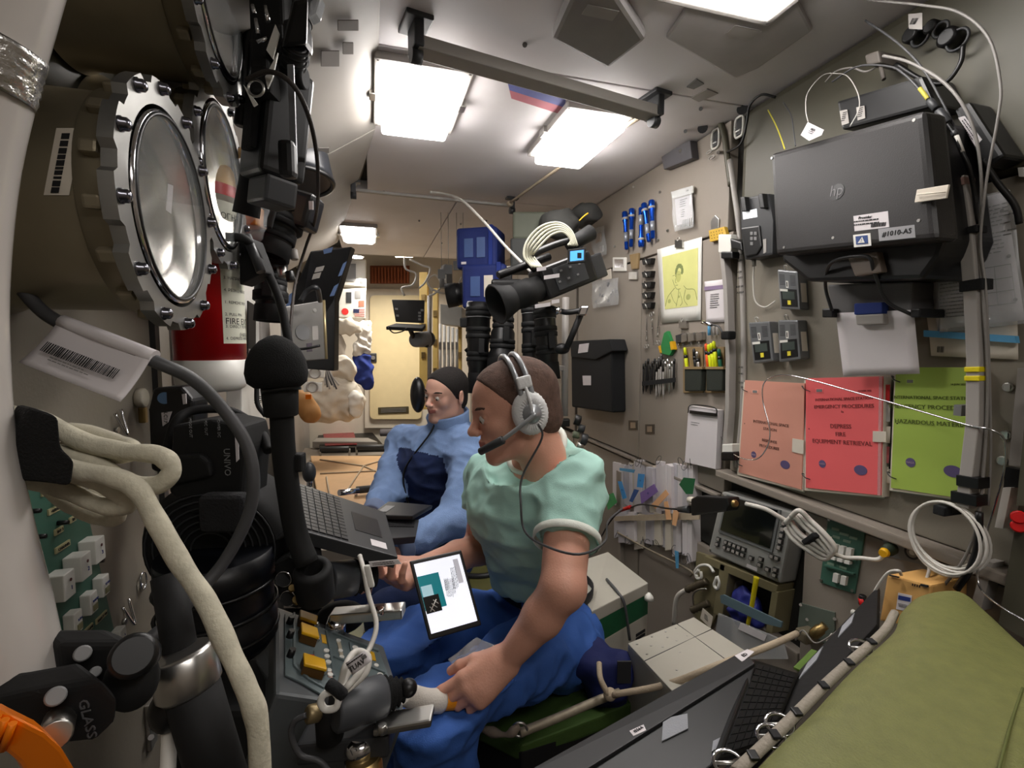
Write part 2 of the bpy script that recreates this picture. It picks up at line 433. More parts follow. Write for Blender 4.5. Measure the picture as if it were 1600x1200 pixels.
def head_field(smile=0., h=.0023, brow=0.):
    S = Field((-.105, -.135, -.215), (.105, .145, .14), h)
    S.ell((0, -.018, .036), (.0775, .100, .086), k=.01)
    S.ell((0, .030, .030), (.066, .064, .070), k=.03)
    S.ell((0, .030, -.035), (.058, .060, .078), k=.03)
    for s in (-1, 1):
        S.cap((s * .050, -.005, -.045), (s * .046, .012, -.076), .018, .016, k=.03)
        S.cap((s * .046, .012, -.078), (s * .014, .074, -.102), .016, .014, k=.025)
        S.ell((s * .038, .062, -.022 + .004 * smile), (.024, .022, .020 + .003 * smile), k=.02)
        S.cap((s * .008, .088, .020), (s * .040, .076, .022), .010, .009, k=.016)
    S.ell((0, .077, -.101), (.018, .015, .014), k=.02)
    S.ell((0, .078, -.060), (.028, .018, .026), k=.02)
    for s in (-1, 1): S.ell((s * .0315, .100, .003), (.017, .0115, .0105), k=.012, op='s')
    S.cap((0, .086, .014), (0, .112, -.024), .0075, .0105, k=.012)
    S.ell((0, .113, -.0275), (.0115, .011, .0095), k=.008)
    for s in (-1, 1):
        S.ell((s * .0125, .104, -.031), (.0085, .010, .0075), k=.006); S.ell((s * .0075, .109, -.0395), (.0035, .006, .003), k=.003, op='s')
        S.ell((s * .0315, .0765, .002), (.0150, .0140, .0145), k=.004)                     # eyeball bulge
        S.cap((s * .019, .0895, .0085), (s * .044, .083, .0085), .0042, .0042, k=.004)      # upper lid
        S.cap((s * .021, .0885, -.0055), (s * .043, .083, -.004), .0034, .0034, k=.004)     # lower lid
        S.cap((s * .021, .098, -.034), (s * (.030 + .004 * smile), .090, -.056 + .006 * smile), .002, .002, k=.008, op='s')
    w = .021 + .006 * smile; up = .009 * smile
    for s in (-1, 1):
        S.cap((0, .0985, -.0565), (s * w, .088, -.0595 + up), .0045, .0025, k=.007); S.cap((0, .0975, -.0665), (s * w * .9, .087, -.063 + up), .0052, .0025, k=.007)
        S.cap((0, .108, -.0618), (s * (w + .002), .094, -.061 + up), .0016, .0014, k=.003, op='s')
    S.cap((0, .102, -.078), (.0, .102, -.078), .004, k=.012, op='s')
    for s in (-1, 1):
        A = np.array([[.42, s * .1, 0], [0, 1, .15], [0, -.15, 1]]); A = [[.93, -s * .36, 0], [s * .36, .93, .12], [0, -.12, .99]]
        S.ell((s * .081, -.014, -.004), (.0085, .019, .031), A, k=.006)
        S.ell((s * .089, -.010, .002), (.0055, .011, .019), A, k=.004, op='s')
    S.cap((0, -.030, -.050), (0, -.050, -.205), .056, .062, k=.035)
    return S
def hair_field(h=.0026, front=.072, low=-.07):
    S = Field((-.1, -.14, -.12), (.1, .1, .14), h)
    S.ell((0, -.018, .036), (.0795, .1025, .0885), k=.01); S.ell((0, .028, .034), (.068, .066, .072), k=.03); S.ell((0, -.045, -.035), (.066, .070, .06), k=.03)
    S.plane((0, front, .070), (0, .80, -.60), k=.01)             # hairline over the forehead
    S.plane((0, -.02, low), (0, .35, -.94), k=.02)
    return S
def frame_of(fwd, up):
    f = V(fwd).normalized(); r = f.cross(V(up)).normalized(); return np.array([r, f, r.cross(f)])
def put_head(t, c, fr, scale, skin, smile, hairm, **hk):
    """returns neck+head mesh in world coordinates; adds hair, eyes and brows under t"""
    c = np.array(c); tr = lambda p: (p * scale) @ fr + c
    P_, F_ = head_field(smile).mesh(2)
    mi = ((np.abs(P_[F_[:, 0], 0]) < .022 + .005 * smile) & (P_[F_[:, 0], 1] > .090) & (np.abs(P_[F_[:, 0], 2] + .0625 - .006 * smile * (np.abs(P_[F_[:, 0], 0]) / .025)) < .0085)).astype(int)
    H, HF = hair_field(**hk).mesh(1); H = folds(H, HF, .0005, (150, 150, 150))
    nobj('hair', tr(H), HF, hairm, t)
    for s in (-1, 1):
        ec = V(tr(np.array([s * .0315, .0795, .0018]))); gz = V(fr[1]) * .86 - V(fr[2]) * .30 + V(fr[0]) * (-.12); gz.normalize()
        e = obj('eye', M().ell(ec, (.0146 * scale,) * 3, seg=20), eyew, t); b = basis(gz)
        obj('iris', M().ell(ec + gz * .0108 * scale, (.0064 * scale, .0064 * scale, .0044 * scale), b, 16, 8), iris, e)
        obj('pupil', M().ell(ec + gz * .0140 * scale, (.0028 * scale, .0028 * scale, .0014 * scale), b, 12, 6), pupil, e)
        m = M()
        for i in range(16):
            a = i / 15; x = s * (.014 + .034 * a); z = .0265 + .0035 * math.sin(a * 2.6) ; y = .0960 - .015 * a * a
            p0 = V(tr(np.array([x, y, z - .003]))); p1 = V(tr(np.array([x + s * .006, y - .002, z + .002]))); m.cyl(p0, p1, .0026 * scale, .0012 * scale, 5)
        obj('eyebrow', m, hairm, t)
    return tr(P_), F_, mi
def hand(S, wrist, f, pn, left, curl, spread=.06, sc=1., thumb=(.5, .5, .35), k=.006, thumb_out=.85):
    """palm, four fingers with three phalanges each and a thumb leaving the side of the palm"""
    w = V(wrist); f = V(f).normalized(); pn = V(pn); pn = (pn - f * pn.dot(f)).normalized(); t = (pn.cross(f) if left else f.cross(pn)).normalized(); tips = []
    for i, (off, ln, rad) in enumerate(((.027, 1.0, .0092), (.009, 1.08, .0094), (-.009, 1.0, .009), (-.026, .80, .0078))):
        kn = w + f * (.088 - .004 * abs(i - 1)) * sc + t * off * sc - pn * .002
        S.cap(w + t * off * .55 * sc + f * .005, kn, .0155 * sc, .0115 * sc, k=.012)
        a = 0; p = kn; c = curl[i] if isinstance(curl[0], (tuple, list)) else curl
        d0 = (f + t * (spread * (1.5 - i))).normalized()
        for j, (L_, rr) in enumerate(((.043, 1), (.027, .93), (.021, .85))):
            a += c[j]; d = d0 * math.cos(a) + pn * math.sin(a); q = p + d * L_ * ln * sc
            S.cap(p, q, rad * rr * sc, rad * (rr - .07) * sc, k=.0035 if j else .008); p = q
        tips.append((p, d))
    S.cap(w + f * .02, w + f * .06 - t * .012, .018 * sc, .017 * sc, k=.02)
    b0 = w + f * .016 * sc + t * .018 * sc + pn * .006; p = b0; a = thumb_out; e = 0
    for j, (L_, r0, r1) in enumerate(((.040, .015, .0125), (.032, .0115, .0105), (.024, .0105, .0085))):
        e += thumb[j] * (.6 if j else .5); a -= .18; d = (f * math.cos(a) + t * math.sin(a)) * math.cos(e) + pn * math.sin(e); q = p + d * L_ * sc
        S.cap(p, q, r0 * sc, r1 * sc, k=.010 if j == 0 else .004); p = q
    tips.append((p, d)); return tips
def nails(t, tips, pn, skin):
    for p, d in tips: pass
# ================================================================ the shell
def quadW(pts, off=0): return [W(a, b, off) for a, b in pts]
Y0 = -.9
# right wall: a carcass with separate panels standing proud, seams left open between them
m = M().box((WX + .05, (Y0 + 5.5) / 2, -.3), (.04, 6.4, 2.1)); right = struct('wall_right', m, gap)
TH = .012
def wpanel(y0, y1, z0, z1, name='wall_panel', th=TH, mt=None, bevel=.004, parent=None):
    m = M().box((WX + .03 - th / 2 - .0, (y0 + y1) / 2, (z0 + z1) / 2), (.06 - th + .0, y1 - y0, z1 - z0), bevel=bevel)
    m.v = [v - V((.012 - th, 0, 0)) * 0 for v in m.v]
    return struct(name, m, mt or wallm, parent or right)
ZG, ZB = .362, -.485      # seam between upper and middle panels, lower edge of the middle panels
wpanel(1.31, 2.5, ZG + .004, .705); wpanel(2.51, 3.6, ZG + .004, .705)
wpanel(1.815, 2.46, ZB, ZG - .003); wpanel(1.285, 1.809, ZB, ZG - .003)
wpanel(2.49, 3.6, ZB, ZG - .003); wpanel(3.61, 5.5, -.9, .705)
wpanel(.36, 1.262, -.40, .30, mt=wallm2); wpanel(-.9, .355, -.5, .705)
wpanel(.36, 1.262, .31, .705, mt=wallgreen, bevel=.02)
# lower cabinets, their faces a little further in
wpanel(1.80, 2.5, -1.35, ZB - .03, th=.03); wpanel(2.51, 3.6, -1.35, ZB - .03, th=.03)
wpanel(1.22, 1.79, -1.35, -.70, th=.02)
wpanel(.98, 1.30, -1.35, -.84, th=.03); wpanel(.20, .975, -1.35, -.44, th=.03); wpanel(-.9, .195, -1.35, -.52, th=.03)
# bottom lip of the middle panels
m = M().box((WX - .012, .81, -.413), (.05, .95, .022), bevel=.004); struct('trim_1', m, wallm)
m = M().box((WX + .0, 1.9, ZB - .012), (.03, 1.2, .012), bevel=.003); struct('trim_2', m, wallm)
# ceiling
m = M().box((.4, 1.5, CZ + .06), (3.2, 5.0, .03)); ceil = struct('ceiling', m, gap)
def cpanel(x0, x1, y0, y1, name='ceiling_panel', mt=None, z=CZ, th=.045):
    return struct(name, M().box(((x0 + x1) / 2, (y0 + y1) / 2, z + th / 2), (x1 - x0, y1 - y0, th), bevel=.003), mt or ceilm, ceil)
cpanel(-.02, 1.16, -.9, .30); cpanel(-.02, 1.16, .305, 1.235)
cpanel(.0, 1.16, 1.24, 2.36); cpanel(-.19, .42, 2.365, 4.0); cpanel(.425, 1.16, 2.365, 4.0)
cpanel(-.80, 1.25, 3.99, 5.6, mt=ceilg, z=1.10); struct('trim_7', M().box((.2, 4.0, .92), (2.1, .03, .42)), ceilg)
# sloping fascia to the left of the ceiling bay
def fasc(y0, y1, xa, xb):
    p = [V((xa, y0, CZ - .0)), V((xb, y1, CZ - .0)), V((xb - .34, y1, CZ - .22)), V((xa - .34, y0, CZ - .22))]
    return M().prism(p, V((.03, 0, .06)), bevel=.004)
fa = struct('trim_3', fasc(-.9, 1.7, .05, .03), ceilg)
struct('trim_4', fasc(1.705, 3.6, .03, -.21), ceilg)
# left wall: near panel (grey), recess behind the equipment, far part
m = M().box((LX - .06, .12, -.25), (.03, 2.0, 2.3)); left = struct('wall_left', m, gap)
struct('wall_panel', M().box((LX - .02, .66, -.42), (.04, .93, 1.2), bevel=.008), wallm2, left)
struct('wall_panel', M().box((LX - .02, -.4, -.25), (.04, 1.15, 2.0), bevel=.008), wallm2, left)
struct('wall_panel', M().box((LX - .02, .66, .48), (.04, .93, .58), bevel=.008), wallgreen, left)
m = M().box((-.70, 3.3, -.3), (.04, 4.4, 2.1)); left2 = struct('wall_left_far', m, gap)
for y0, y1, z0, z1 in ((1.16, 1.9, -.55, .45), (1.91, 2.6, -.55, .45), (2.61, 3.3, -.55, .45), (3.31, 4.3, -.55, .6), (1.16, 3.3, -1.3, -.56), (4.31, 5.5, -1.3, .6)):
    struct('wall_panel', M().box((-.67, (y0 + y1) / 2, (z0 + z1) / 2), (.03, y1 - y0 - .01, z1 - z0), bevel=.006), lgrey, left2)
struct('trim_6', M().box((-.56, 1.125, -.3), (.30, .02, 2.0)), dgrey)
# far wall, floor, wall behind the photographer
m = M().box((.2, FY + .04, 0.0), (2.2, .04, 2.9)); farw = struct('wall_far', m, paper2)
m = M().box((.35, 2.2, FZ - .03), (1.9, 7.0, .05)); flo = struct('floor', m, dgrey)
m = M().box((.35, Y0 - .03, -.2), (2.0, .05, 2.6)); struct('wall_back', m, wallm)
m = M().box((1.19, 2.3, -.3), (.05, 6.6, 2.3)); struct('wall_right_outer', m, gap)

# ================================================================ ceiling lamps
lampm = mat('lamp_diffuser', (255, 250, 246), .5, emit=LAMP)
lampw = mat('lamp_diffuser_warm', (255, 232, 200), .5, emit=LAMP * .7)
def lamp(x0, x1, y0, y1, label, h=.055, warm=False):
    t = T('ceiling_lamp', label, 'ceiling lamp', ((x0 + x1) / 2, (y0 + y1) / 2, CZ), 'ceiling lamps')
    c = V(((x0 + x1) / 2, (y0 + y1) / 2, CZ))
    f = M()
    for s in (-1, 1):
        f.box(c + V((s * (x1 - x0 + .03) / 2, 0, -.010)), (.014, y1 - y0 + .04, .02), bevel=.003)
        f.box(c + V((0, s * (y1 - y0 + .03) / 2, -.010)), (x1 - x0 + .04, .014, .02), bevel=.003)
    obj('frame', f, lgrey, t)
    obj('diffuser', M().box(c - V((0, 0, h / 2)), (x1 - x0, y1 - y0, h), bevel=.012, bseg=3), lampw if warm else lampm, t)
    for s in (-1, 1):
        obj('clip', M().box(c + V((s * (x1 - x0 + .05) / 2, 0, -.012)), (.02, .04, .024), bevel=.003), steel, t)
lamp(.045, .245, 1.28, 1.61, 'large lit ceiling lamp on the left of the bay, above the black camcorder side')
lamp(.585, .765, 1.37, 1.71, 'large lit ceiling lamp on the right of the bay, under the striped flag')
lamp(-.15, .03, 3.02, 3.45, 'small lit lamp deeper in the ceiling, beyond the thin crossbar', .03)
lamp(.56, .82, .62, .88, 'lit ceiling lamp cut off by the top of the photo', .03)
# ================================================================ ceiling crossbars
def bar(p0, p1, w, label, drop=.055):
    t = T('ceiling_crossbar', label, 'bar', (p0 + p1) / 2)
    d = (p1 - p0).normalized(); s = d.cross(Z).normalized()
    obj('rail', M().box((p0 + p1) / 2, ((p1 - p0).length, w, w * .55), (d, s, Z), bevel=.004), ceilg if w > .03 else lgrey, t)
    for p in (p0, p1):
        m = M().box(p + Z * drop * .45, (.022, w * 1.2, drop + .02), (d, s, Z), bevel=.004); m.box(p + Z * (drop - .004), (.06, w * 1.6, .012), (d, s, Z), bevel=.003)
        m.cyl(p - Z * .022 - d * .012, p - Z * .022 + d * .012, .016)
        obj('bracket', m, dgrey, t)
    return t
bar(C(650, 72, .05), C(1022, 178, .05), .05, 'wide grey crossbar bracketed under the ceiling between the two large lamps', .05)
bar(C(552, 297, .04), C(800, 322, .04), .022, 'thin white crossbar under the ceiling with a strap tied to its end', .04)
# strap tied from the thin bar up to the wide bar
m = M().tube([C(795, 318, .045), C(870, 265, .02), C(960, 208, .03), C(1020, 172, .04)], .006, 6); m.ell(C(797, 318, .045), (.016, .016, .014))
obj('ceiling_strap', m, beige, label='beige strap tied from the thin crossbar past the right ceiling lamp', cat='strap')
# flag sticker
t = T('flag_sticker', 'small white, blue and red striped flag stuck beside the right ceiling lamp', 'flag', C(840, 135, .0))
q = [(793, 128), (884, 156), (880, 180), (799, 154)]
def lerp(a, b, k): return (a[0] + (b[0] - a[0]) * k, a[1] + (b[1] - a[1]) * k)
for k, (mt, nm) in enumerate(((mat('flag_blue', (96, 102, 158), .7), 'blue_stripe'), (mat('flag_red', (184, 110, 120), .7), 'red_stripe'))):
    a, b = lerp(q[0], q[3], k / 2), lerp(q[1], q[2], k / 2); c, d = lerp(q[1], q[2], (k + 1) / 2), lerp(q[0], q[3], (k + 1) / 2)
    obj(nm, M().prism([C(*p, .002) for p in (a, b, c, d)], Z * .0015), mt, t)
# velcro patches, screws and holes on the fascia and the ceiling
for i, (px, py, w, h) in enumerate(((543, 38, 32, 16), (515, 90, 28, 24), (543, 74, 16, 18), (505, 234, 16, 8))):
    def FS(px, py, d=0):   # on the fascia slope
        n = V((-.22, 0, .34)).normalized(); r = ray(px, py); t_ = n.dot(V((.045, 0, CZ))) / n.dot(r); return r * t_ - n * .001
    obj('velcro_patch', M().prism([FS(px - w / 2, py - h / 2), FS(px + w / 2, py - h / 2), FS(px + w / 2, py + h / 2), FS(px - w / 2, py + h / 2)], V((.22, 0, -.34)).normalized() * .002), mat('grey_velcro', (105, 100, 95), .9), fa)
def cpatch(poly, mt, nm, off=.0, th=.003, parent=None, **k): return obj(nm, M().prism([C(*p, off) for p in poly], -Z * th), mt, parent or ceil, **k)
cpatch([(1073, 135), (1088, 122), (1100, 130), (1084, 138)], grey, 'label_plate'); cpatch([(1080, 152), (1105, 138), (1122, 145), (1092, 158)], mat('faint_print', (165, 160, 155), .7), 'label_plate')
for px, py in ((1160, 170), (1098, 200)):
    obj('hole_cover', M().cyl(C(px, py, -.001), C(px, py, .006), .016, seg=12), dgrey, ceil)
for px, py in ((1071, 205), (820, 70), (1095, 170), (640, 205), (565, 240), (600, 300), (575, 210), (760, 345), (690, 380), (655, 345), (720, 350)):
    obj('screw', M().cyl(C(px, py, -.001), C(px, py, .005), .006, seg=8), grey, ceil)
# hanging closed lockers near the photographer on the ceiling
def clocker(poly, drop, label, mt):
    t = T('ceiling_locker', label, 'locker', C(*poly[0]))
    obj('body', M().prism([C(*p, .0) for p in poly], -Z * drop, bevel=.01), mt, t)
    c = sum((C(*p, drop) for p in poly), V()) / len(poly)
    obj('label_plate', M().box(c, (.07, .03, .003)), lgrey, t)
clocker([(862, 40), (950, 88), (1010, 40), (960, -40), (905, -60)], .03, 'grey shallow box on the ceiling left of the top lamp', mat('locker_grey', (140, 136, 134), .6))
clocker([(1040, 52), (1148, 116), (1185, 100), (1270, 40), (1240, -20), (1090, -20)], .012, 'shallow grey box on the ceiling right below the topmost lamp', mat('locker_grey2', (168, 163, 160), .6))
# ================================================================ far door
t = bpy.data.objects.new('door_1', None); COL.objects.link(t); t.location = F(618, 660); t['kind'] = 'structure'
def ff(px, py, y=0): return F(px, py, FY - y)
obj('door_frame', M().prism([ff(570, 452), (F(672, 452)), F(672, 668), F(570, 668)], -Y * .03), paper2, t)
rp = [(cx_ + 7 * math.cos(a_), cy_ - 7 * math.sin(a_)) for cx_, cy_, a0_ in ((651, 469, 0), (585, 469, 90), (585, 647, 180), (651, 647, 270)) for a_ in [R(a0_ + 15 * i) for i in range(7)]]
d = obj('door_leaf', M().prism([ff(*p, .03) for p in rp], -Y * .04), creamdoor, t)
obj('door_handle', M().box(F(583, 559, FY - .08), (.075, .02, .10), bevel=.01), dgrey, t); obj('latch_lever', M().cyl(F(583, 559, FY - .09), F(583, 559, FY - .11), .022, seg=14), steel, t)
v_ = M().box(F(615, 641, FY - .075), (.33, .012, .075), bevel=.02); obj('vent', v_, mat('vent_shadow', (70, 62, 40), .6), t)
for k in (-1, 0, 1): obj('vent_slat', M().box(F(615, 641, FY - .083) + Z * k * .016, (.27, .006, .005)), grey, t)
# floor deck far away: tan covers, rails
dk = struct('floor_deck', M().prism([G(440, 700, -1.02), G(760, 700, -1.02), G(820, 860, -1.02), G(440, 860, -1.02)], -Z * .3), wallm)
# ================================================================ things on the right wall
def slabW(poly, h1, h0=0, bevel=0, bseg=2, m=None):
    m = m or M(); return m.prism([W(a, b, h1) for a, b in poly], X * (h1 - h0), bevel, bseg)
def rect(x0, y0, x1, y1): return [(x0, y0), (x1, y0), (x1, y1), (x0, y1)]
def frameW(poly, h): return uvn(*[W(a, b, h) for a, b in poly])
def rquad(fr, u0, v0, u1, v1, h=0, th=.001, m=None, bevel=0):
    pt, r, u, n = fr; m = m or M(); return m.prism([pt(u0, v0, h), pt(u1, v0, h), pt(u1, v1, h), pt(u0, v1, h)], n * th, bevel)
def disc(fr, a, b, rad, h=0, th=.001, m=None, seg=16, ry=None):
    pt, r, u, n = fr; m = m or M(); c = pt(a, b, h)
    return m.prism([c + r * rad * math.cos(2 * math.pi * k / seg) + u * (ry or rad) * math.sin(2 * math.pi * k / seg) for k in range(seg)], n * th)

# ---- the big black printer
pq = [(1203, 240), (1445, 171), (1466, 375), (1211, 399)]
t = T('printer', 'big black printer strapped to the upper right wall, round logo on its lid', 'printer', W(1330, 430, .1))
fr = frameW(pq, .2); pt, r_, u_, n_ = fr
pbody = mat('printer_shell', (38, 36, 36), .42, var=.04, bump=.15, bscale=500)
obj('lid', slabW(pq, .2, .145, .012, 3), pbody, t)
m = M(); a = [W(*p, .15) for p in ((1213, 250), (1452, 186), (1476, 372), (1466, 400), (1440, 436), (1262, 440), (1222, 408))]
m.prism(a, X * .13, .008); obj('body', m, black, t)
m = slabW([(1322, 398), (1370, 393), (1378, 425), (1335, 432)], .165, .14, .004); obj('power_brick', m, mat('warm_grey', (120, 108, 98), .5), t)
lg = M(); disc(fr, .49, .5, .0155, 0, .0008, lg, 24); obj('logo_disc', lg, mat('logo_dark', (22, 22, 24), .3), t)
text('hp', .030, pt(.49, .49), r_ + u_ * .0, u_, mat('logo_grey', (92, 90, 92), .3), t, 'logo_letters', off=.0012)
for a_, b_ in ((.005, .03), (.955, .04), (.07, .96), (.44, .92), (.93, .86)):
    obj('screw', disc(fr, a_ * .98 + .01, b_ * .95 + .02, .0028, 0, .001), steel, t)
l = obj('serial_label', rquad(fr, .58, .73, .775, .86, 0, .0006), paper, t)
text('Provider', .0075, pt(.61, .755), r_, u_, ink, t, 'label_print', 'LEFT', .001)
lines(pt(.66, .80), r_, u_, .055, .012, 2, t, ink, seed=4, off=.001); barcode(pt(.72, .83), r_, u_, .028, .007, t, 18, off=.001)
obj('warning_label', rquad(fr, .57, .89, .67, 1.05 - .055, 0, .0008, bevel=.0), white, t)
obj('warning_field', rquad(fr, .585, .905, .655, .975, .0008, .0006), mat('sign_blue', (45, 70, 125), .5), t)
m = M(); c = pt(.62, .942, .0016); m.prism([c + u_ * .006, c - u_ * .005 - r_ * .007, c - u_ * .005 + r_ * .007], n_ * .0003); obj('warning_triangle', m, white, t)
text('!', .009, pt(.62, .945), r_, u_, mat('sign_blue', (45, 70, 125), .5), t, 'label_print', off=.0022)
obj('tape_label', rquad(fr, .715, .865, .90, .965, 0, .0005), mat('silver_tape', (150, 150, 152), .4, .4), t)
text('#1010-AS', .0125, pt(.81, .912), r_ + u_ * .05, u_, ink, t, 'handwriting', off=.001)
obj('velcro_strap', M().tube([W(1432, 304, .212), W(1478, 300, .21)], .001, 4).box(W(1456, 303, .206), (.004, .048, .021), (X, -r_.cross(X).normalized() if False else r_, u_), .001), paper2, t)
tray = slabW([(1292, 445), (1426, 440), (1424, 486), (1300, 492)], .07, .0, .004)
obj('output_tray', tray, mat('tray_grey', (92, 90, 90), .5), t)
obj('tray_tab', slabW([(1334, 474), (1378, 472), (1378, 490), (1334, 492)], .09, .07, .003), inkblue, t)
obj('tray_lip', slabW([(1336, 492), (1380, 490), (1380, 506), (1338, 508)], .088, .07, .003), lgrey, t)
obj('bail', M().tube([W(1300, 486, .10), W(1290, 450, .12), W(1293, 420, .16), W(1310, 405, .175), W(1355, 401, .175), W(1366, 425, .16), W(1385, 470, .12), W(1425, 492, .08)], .0035, 8), dgrey, t)
for px in (1292, 1430): obj('hinge', slabW(rect(px - 8, 482, px + 8, 496), .09, .0, .003), black, t)
pp = [W(1306, 489, .075), W(1428, 484, .075), W(1437, 584, .06), W(1318, 588, .06)]
m = M().sheet(pp[0], pp[1], pp[2], pp[3], .0006, 8, 8, lambda a, b: .004 * math.sin(a * 3) * b); s = obj('paper_sheet', m, paper, label='blank white sheet hanging out of the black printer', cat='paper')
# ---- flat dark boxes above the printer
t = T('black_box', 'flat black box behind the top edge of the printer, two small white labels', 'box', W(1370, 170, .02))
q = [(1307, 158), (1440, 118), (1462, 165), (1315, 203)]; obj('body', slabW(q, .09, 0, .006), black, t); f2 = frameW([(1312, 172), (1350, 164), (1352, 190), (1317, 202)], .092)
for a_ in (0, .7): obj('label_plate', rquad(f2, a_, .05, a_ + .32, .8), lgrey, t); lines(f2[0](a_ + .16, .4, .001), f2[1], f2[2], .01, .02, 5, t, ink, seed=int(a_ * 10))
t = T('black_case', 'slim black case tilted on the wall at top right, barcode label along it', 'case', W(1530, 200, .02))
q = [(1490, 172), (1514, 158), (1570, 244), (1536, 262)]; obj('body', slabW(q, .06, 0, .006), black, t)
f2 = frameW([(1500, 183), (1508, 182), (1534, 217), (1524, 228)], .0605); obj('label_plate', slabW([(1497, 184), (1507, 181), (1534, 218), (1524, 229)], .0612, .06), paper, t)
lines(W(1514, 204, .062), W(1530, 224, .062) - W(1502, 184, .062), W(1520, 200, .062) - W(1510, 206, .062), .05, .01, 3, t, ink, seed=8)
obj('white_bracket', slabW([(1590, 262), (1606, 260), (1606, 276), (1592, 276)], .012), white, right)
# ---- barcode tags with wires left of the printer
t = T('barcode_tag', 'white paper tag on a grey wire at the left corner of the printer', 'tag', W(1268, 205, .2))
q = [(1262, 191), (1287, 203), (1284, 211), (1264, 220), (1251, 211)]; obj('card', slabW(q, .215, .2135), paper, t)
f2 = frameW([(1263, 193), (1286, 204), (1278, 216), (1254, 210)], .216); barcode(f2[0](.45, .3), f2[1], f2[2], .013, .004, t, 14); lines(f2[0](.45, .65), f2[1], f2[2], .018, .006, 2, t, ink)
obj('wire', M().tube([W(1263, 192, .214), W(1259, 172, .2), W(1262, 145, .15), W(1285, 118, .1), W(1308, 115, .1), W(1325, 120, .12), W(1340, 145, .15), W(1342, 170, .17), W(1328, 198, .19)], .001, 5), lgrey, t)
for k, (lst, mt, lab) in enumerate((([(1200, 172), (1212, 195), (1220, 215), (1226, 233)], mat('yellow_wire', (200, 190, 60), .5), 'thin yellow sleeved wire coming down behind the printer corner'), ([(1224, 160), (1236, 180), (1240, 205), (1243, 228)], cablegrey, 'thin black and white wire beside the yellow one behind the printer'))):
    obj('wire', M().tube([W(a, b, .05 + .03 * i) for i, (a, b) in enumerate(lst)], .0016, 6), mt, label=lab, cat='wire')
# ---- black reader on the wall left of the printer
t = T('battery_charger', 'dark grey charger with a small lit display, left of the printer', 'charger', W(1182, 350, .03))
obj('body', slabW([(1156, 310), (1200, 302), (1208, 345), (1207, 398), (1163, 406), (1157, 360)], .055, 0, .006), dgrey, t)
obj('front_plate', slabW([(1157, 356), (1186, 352), (1190, 385), (1182, 398), (1164, 402)], .060, .05, .004), black, t)
obj('display', slabW([(1160, 331), (1182, 326), (1183, 339), (1161, 343)], .0565, .05, .0), mat('display_lit', (225, 228, 230), .3, emit=.5), t)
for k in (0, 1): obj('guide', slabW([(1156 + 28 * k, 308 - 5 * k), (1163 + 28 * k, 307 - 5 * k), (1166 + 28 * k, 330 - 5 * k), (1159 + 28 * k, 331 - 5 * k)], .07, .05, .003), black, t)
for k in range(5): obj('key', slabW(rect(1172 + k % 2 * 6, 362 + k // 2 * 8, 1176 + k % 2 * 6, 367 + k // 2 * 8), .0625, .06, .0), grey, t)
obj('label_plate', slabW([(1192, 374), (1197, 373), (1197, 394), (1193, 396)], .0565, .05), lgrey, t)
obj('plug', M().cyl(W(1178, 402, .03), W(1178, 416, .03), .006), steel, t)
obj('lead', M().tube([W(1178, 416, .03), W(1177, 440, .02), W(1180, 470, .015), W(1195, 480, .01), W(1212, 470, .01)], .0022, 6), cablewhite, t)
# ---- three dosimeters
def dosim(q, label):
    t = T('dosimeter', label, 'meter', W(sum(p[0] for p in q) / 4, q[2][1], .02), 'grey meters with a yellow button'); f = frameW(q, .032); pt, r, u, n = f
    obj('body', slabW(q, .032, 0, .004), mat('meter_grey', (120, 122, 124), .35, .4), t)
    obj('screen', rquad(f, .12, .48, .9, .93, 0, .001), black, t); obj('inner_screen', rquad(f, .2, .54, .8, .74, .001, .0006), mat('screen_grey', (70, 78, 74), .3), t)
    obj('button', rquad(f, .45, .77, .6, .88, .001, .0015), mat('button_yellow', (230, 215, 60), .5), t)
    obj('label_plate', rquad(f, .1, .485, .48, .545, .001, .0006), white, t)
    obj('arrow_plate', rquad(f, .4, .27, .52, .45, 0, .0006), white, t); obj('arrow', rquad(f, .44, .3, .48, .42, .0006, .0004), ink, t)
    g = M()
    for k in range(8):
        for s in (.1, .62): rquad(f, s, .12 + .035 * k, s + .26, .135 + .035 * k, 0, .0004, g)
    obj('grille', g, dgrey, t)
    obj('side_label', M().prism([pt(1.02, .3, -.006), pt(1.02, .3, -.024), pt(1.02, .8, -.024), pt(1.02, .8, -.006)], r * .0005), paper2, t)
    obj('loop', M().tube([pt(.25, 0, -.012), pt(.2, -.1, -.01), pt(.35, -.12, -.01), pt(.4, .0, -.012)], .0012, 5), steel, t)
dosim([(1214, 421), (1246, 424), (1250, 484), (1219, 483)], 'grey meter with yellow button, under the left edge of the printer, upper one of three')
dosim([(1169, 504), (1202, 502), (1208, 564), (1177, 568)], 'grey meter with yellow button, lower left one of three beside the white pipe')
dosim([(1215, 500), (1246, 500), (1251, 561), (1217, 566)], 'grey meter with yellow button, lower right one of three, touching its twin')
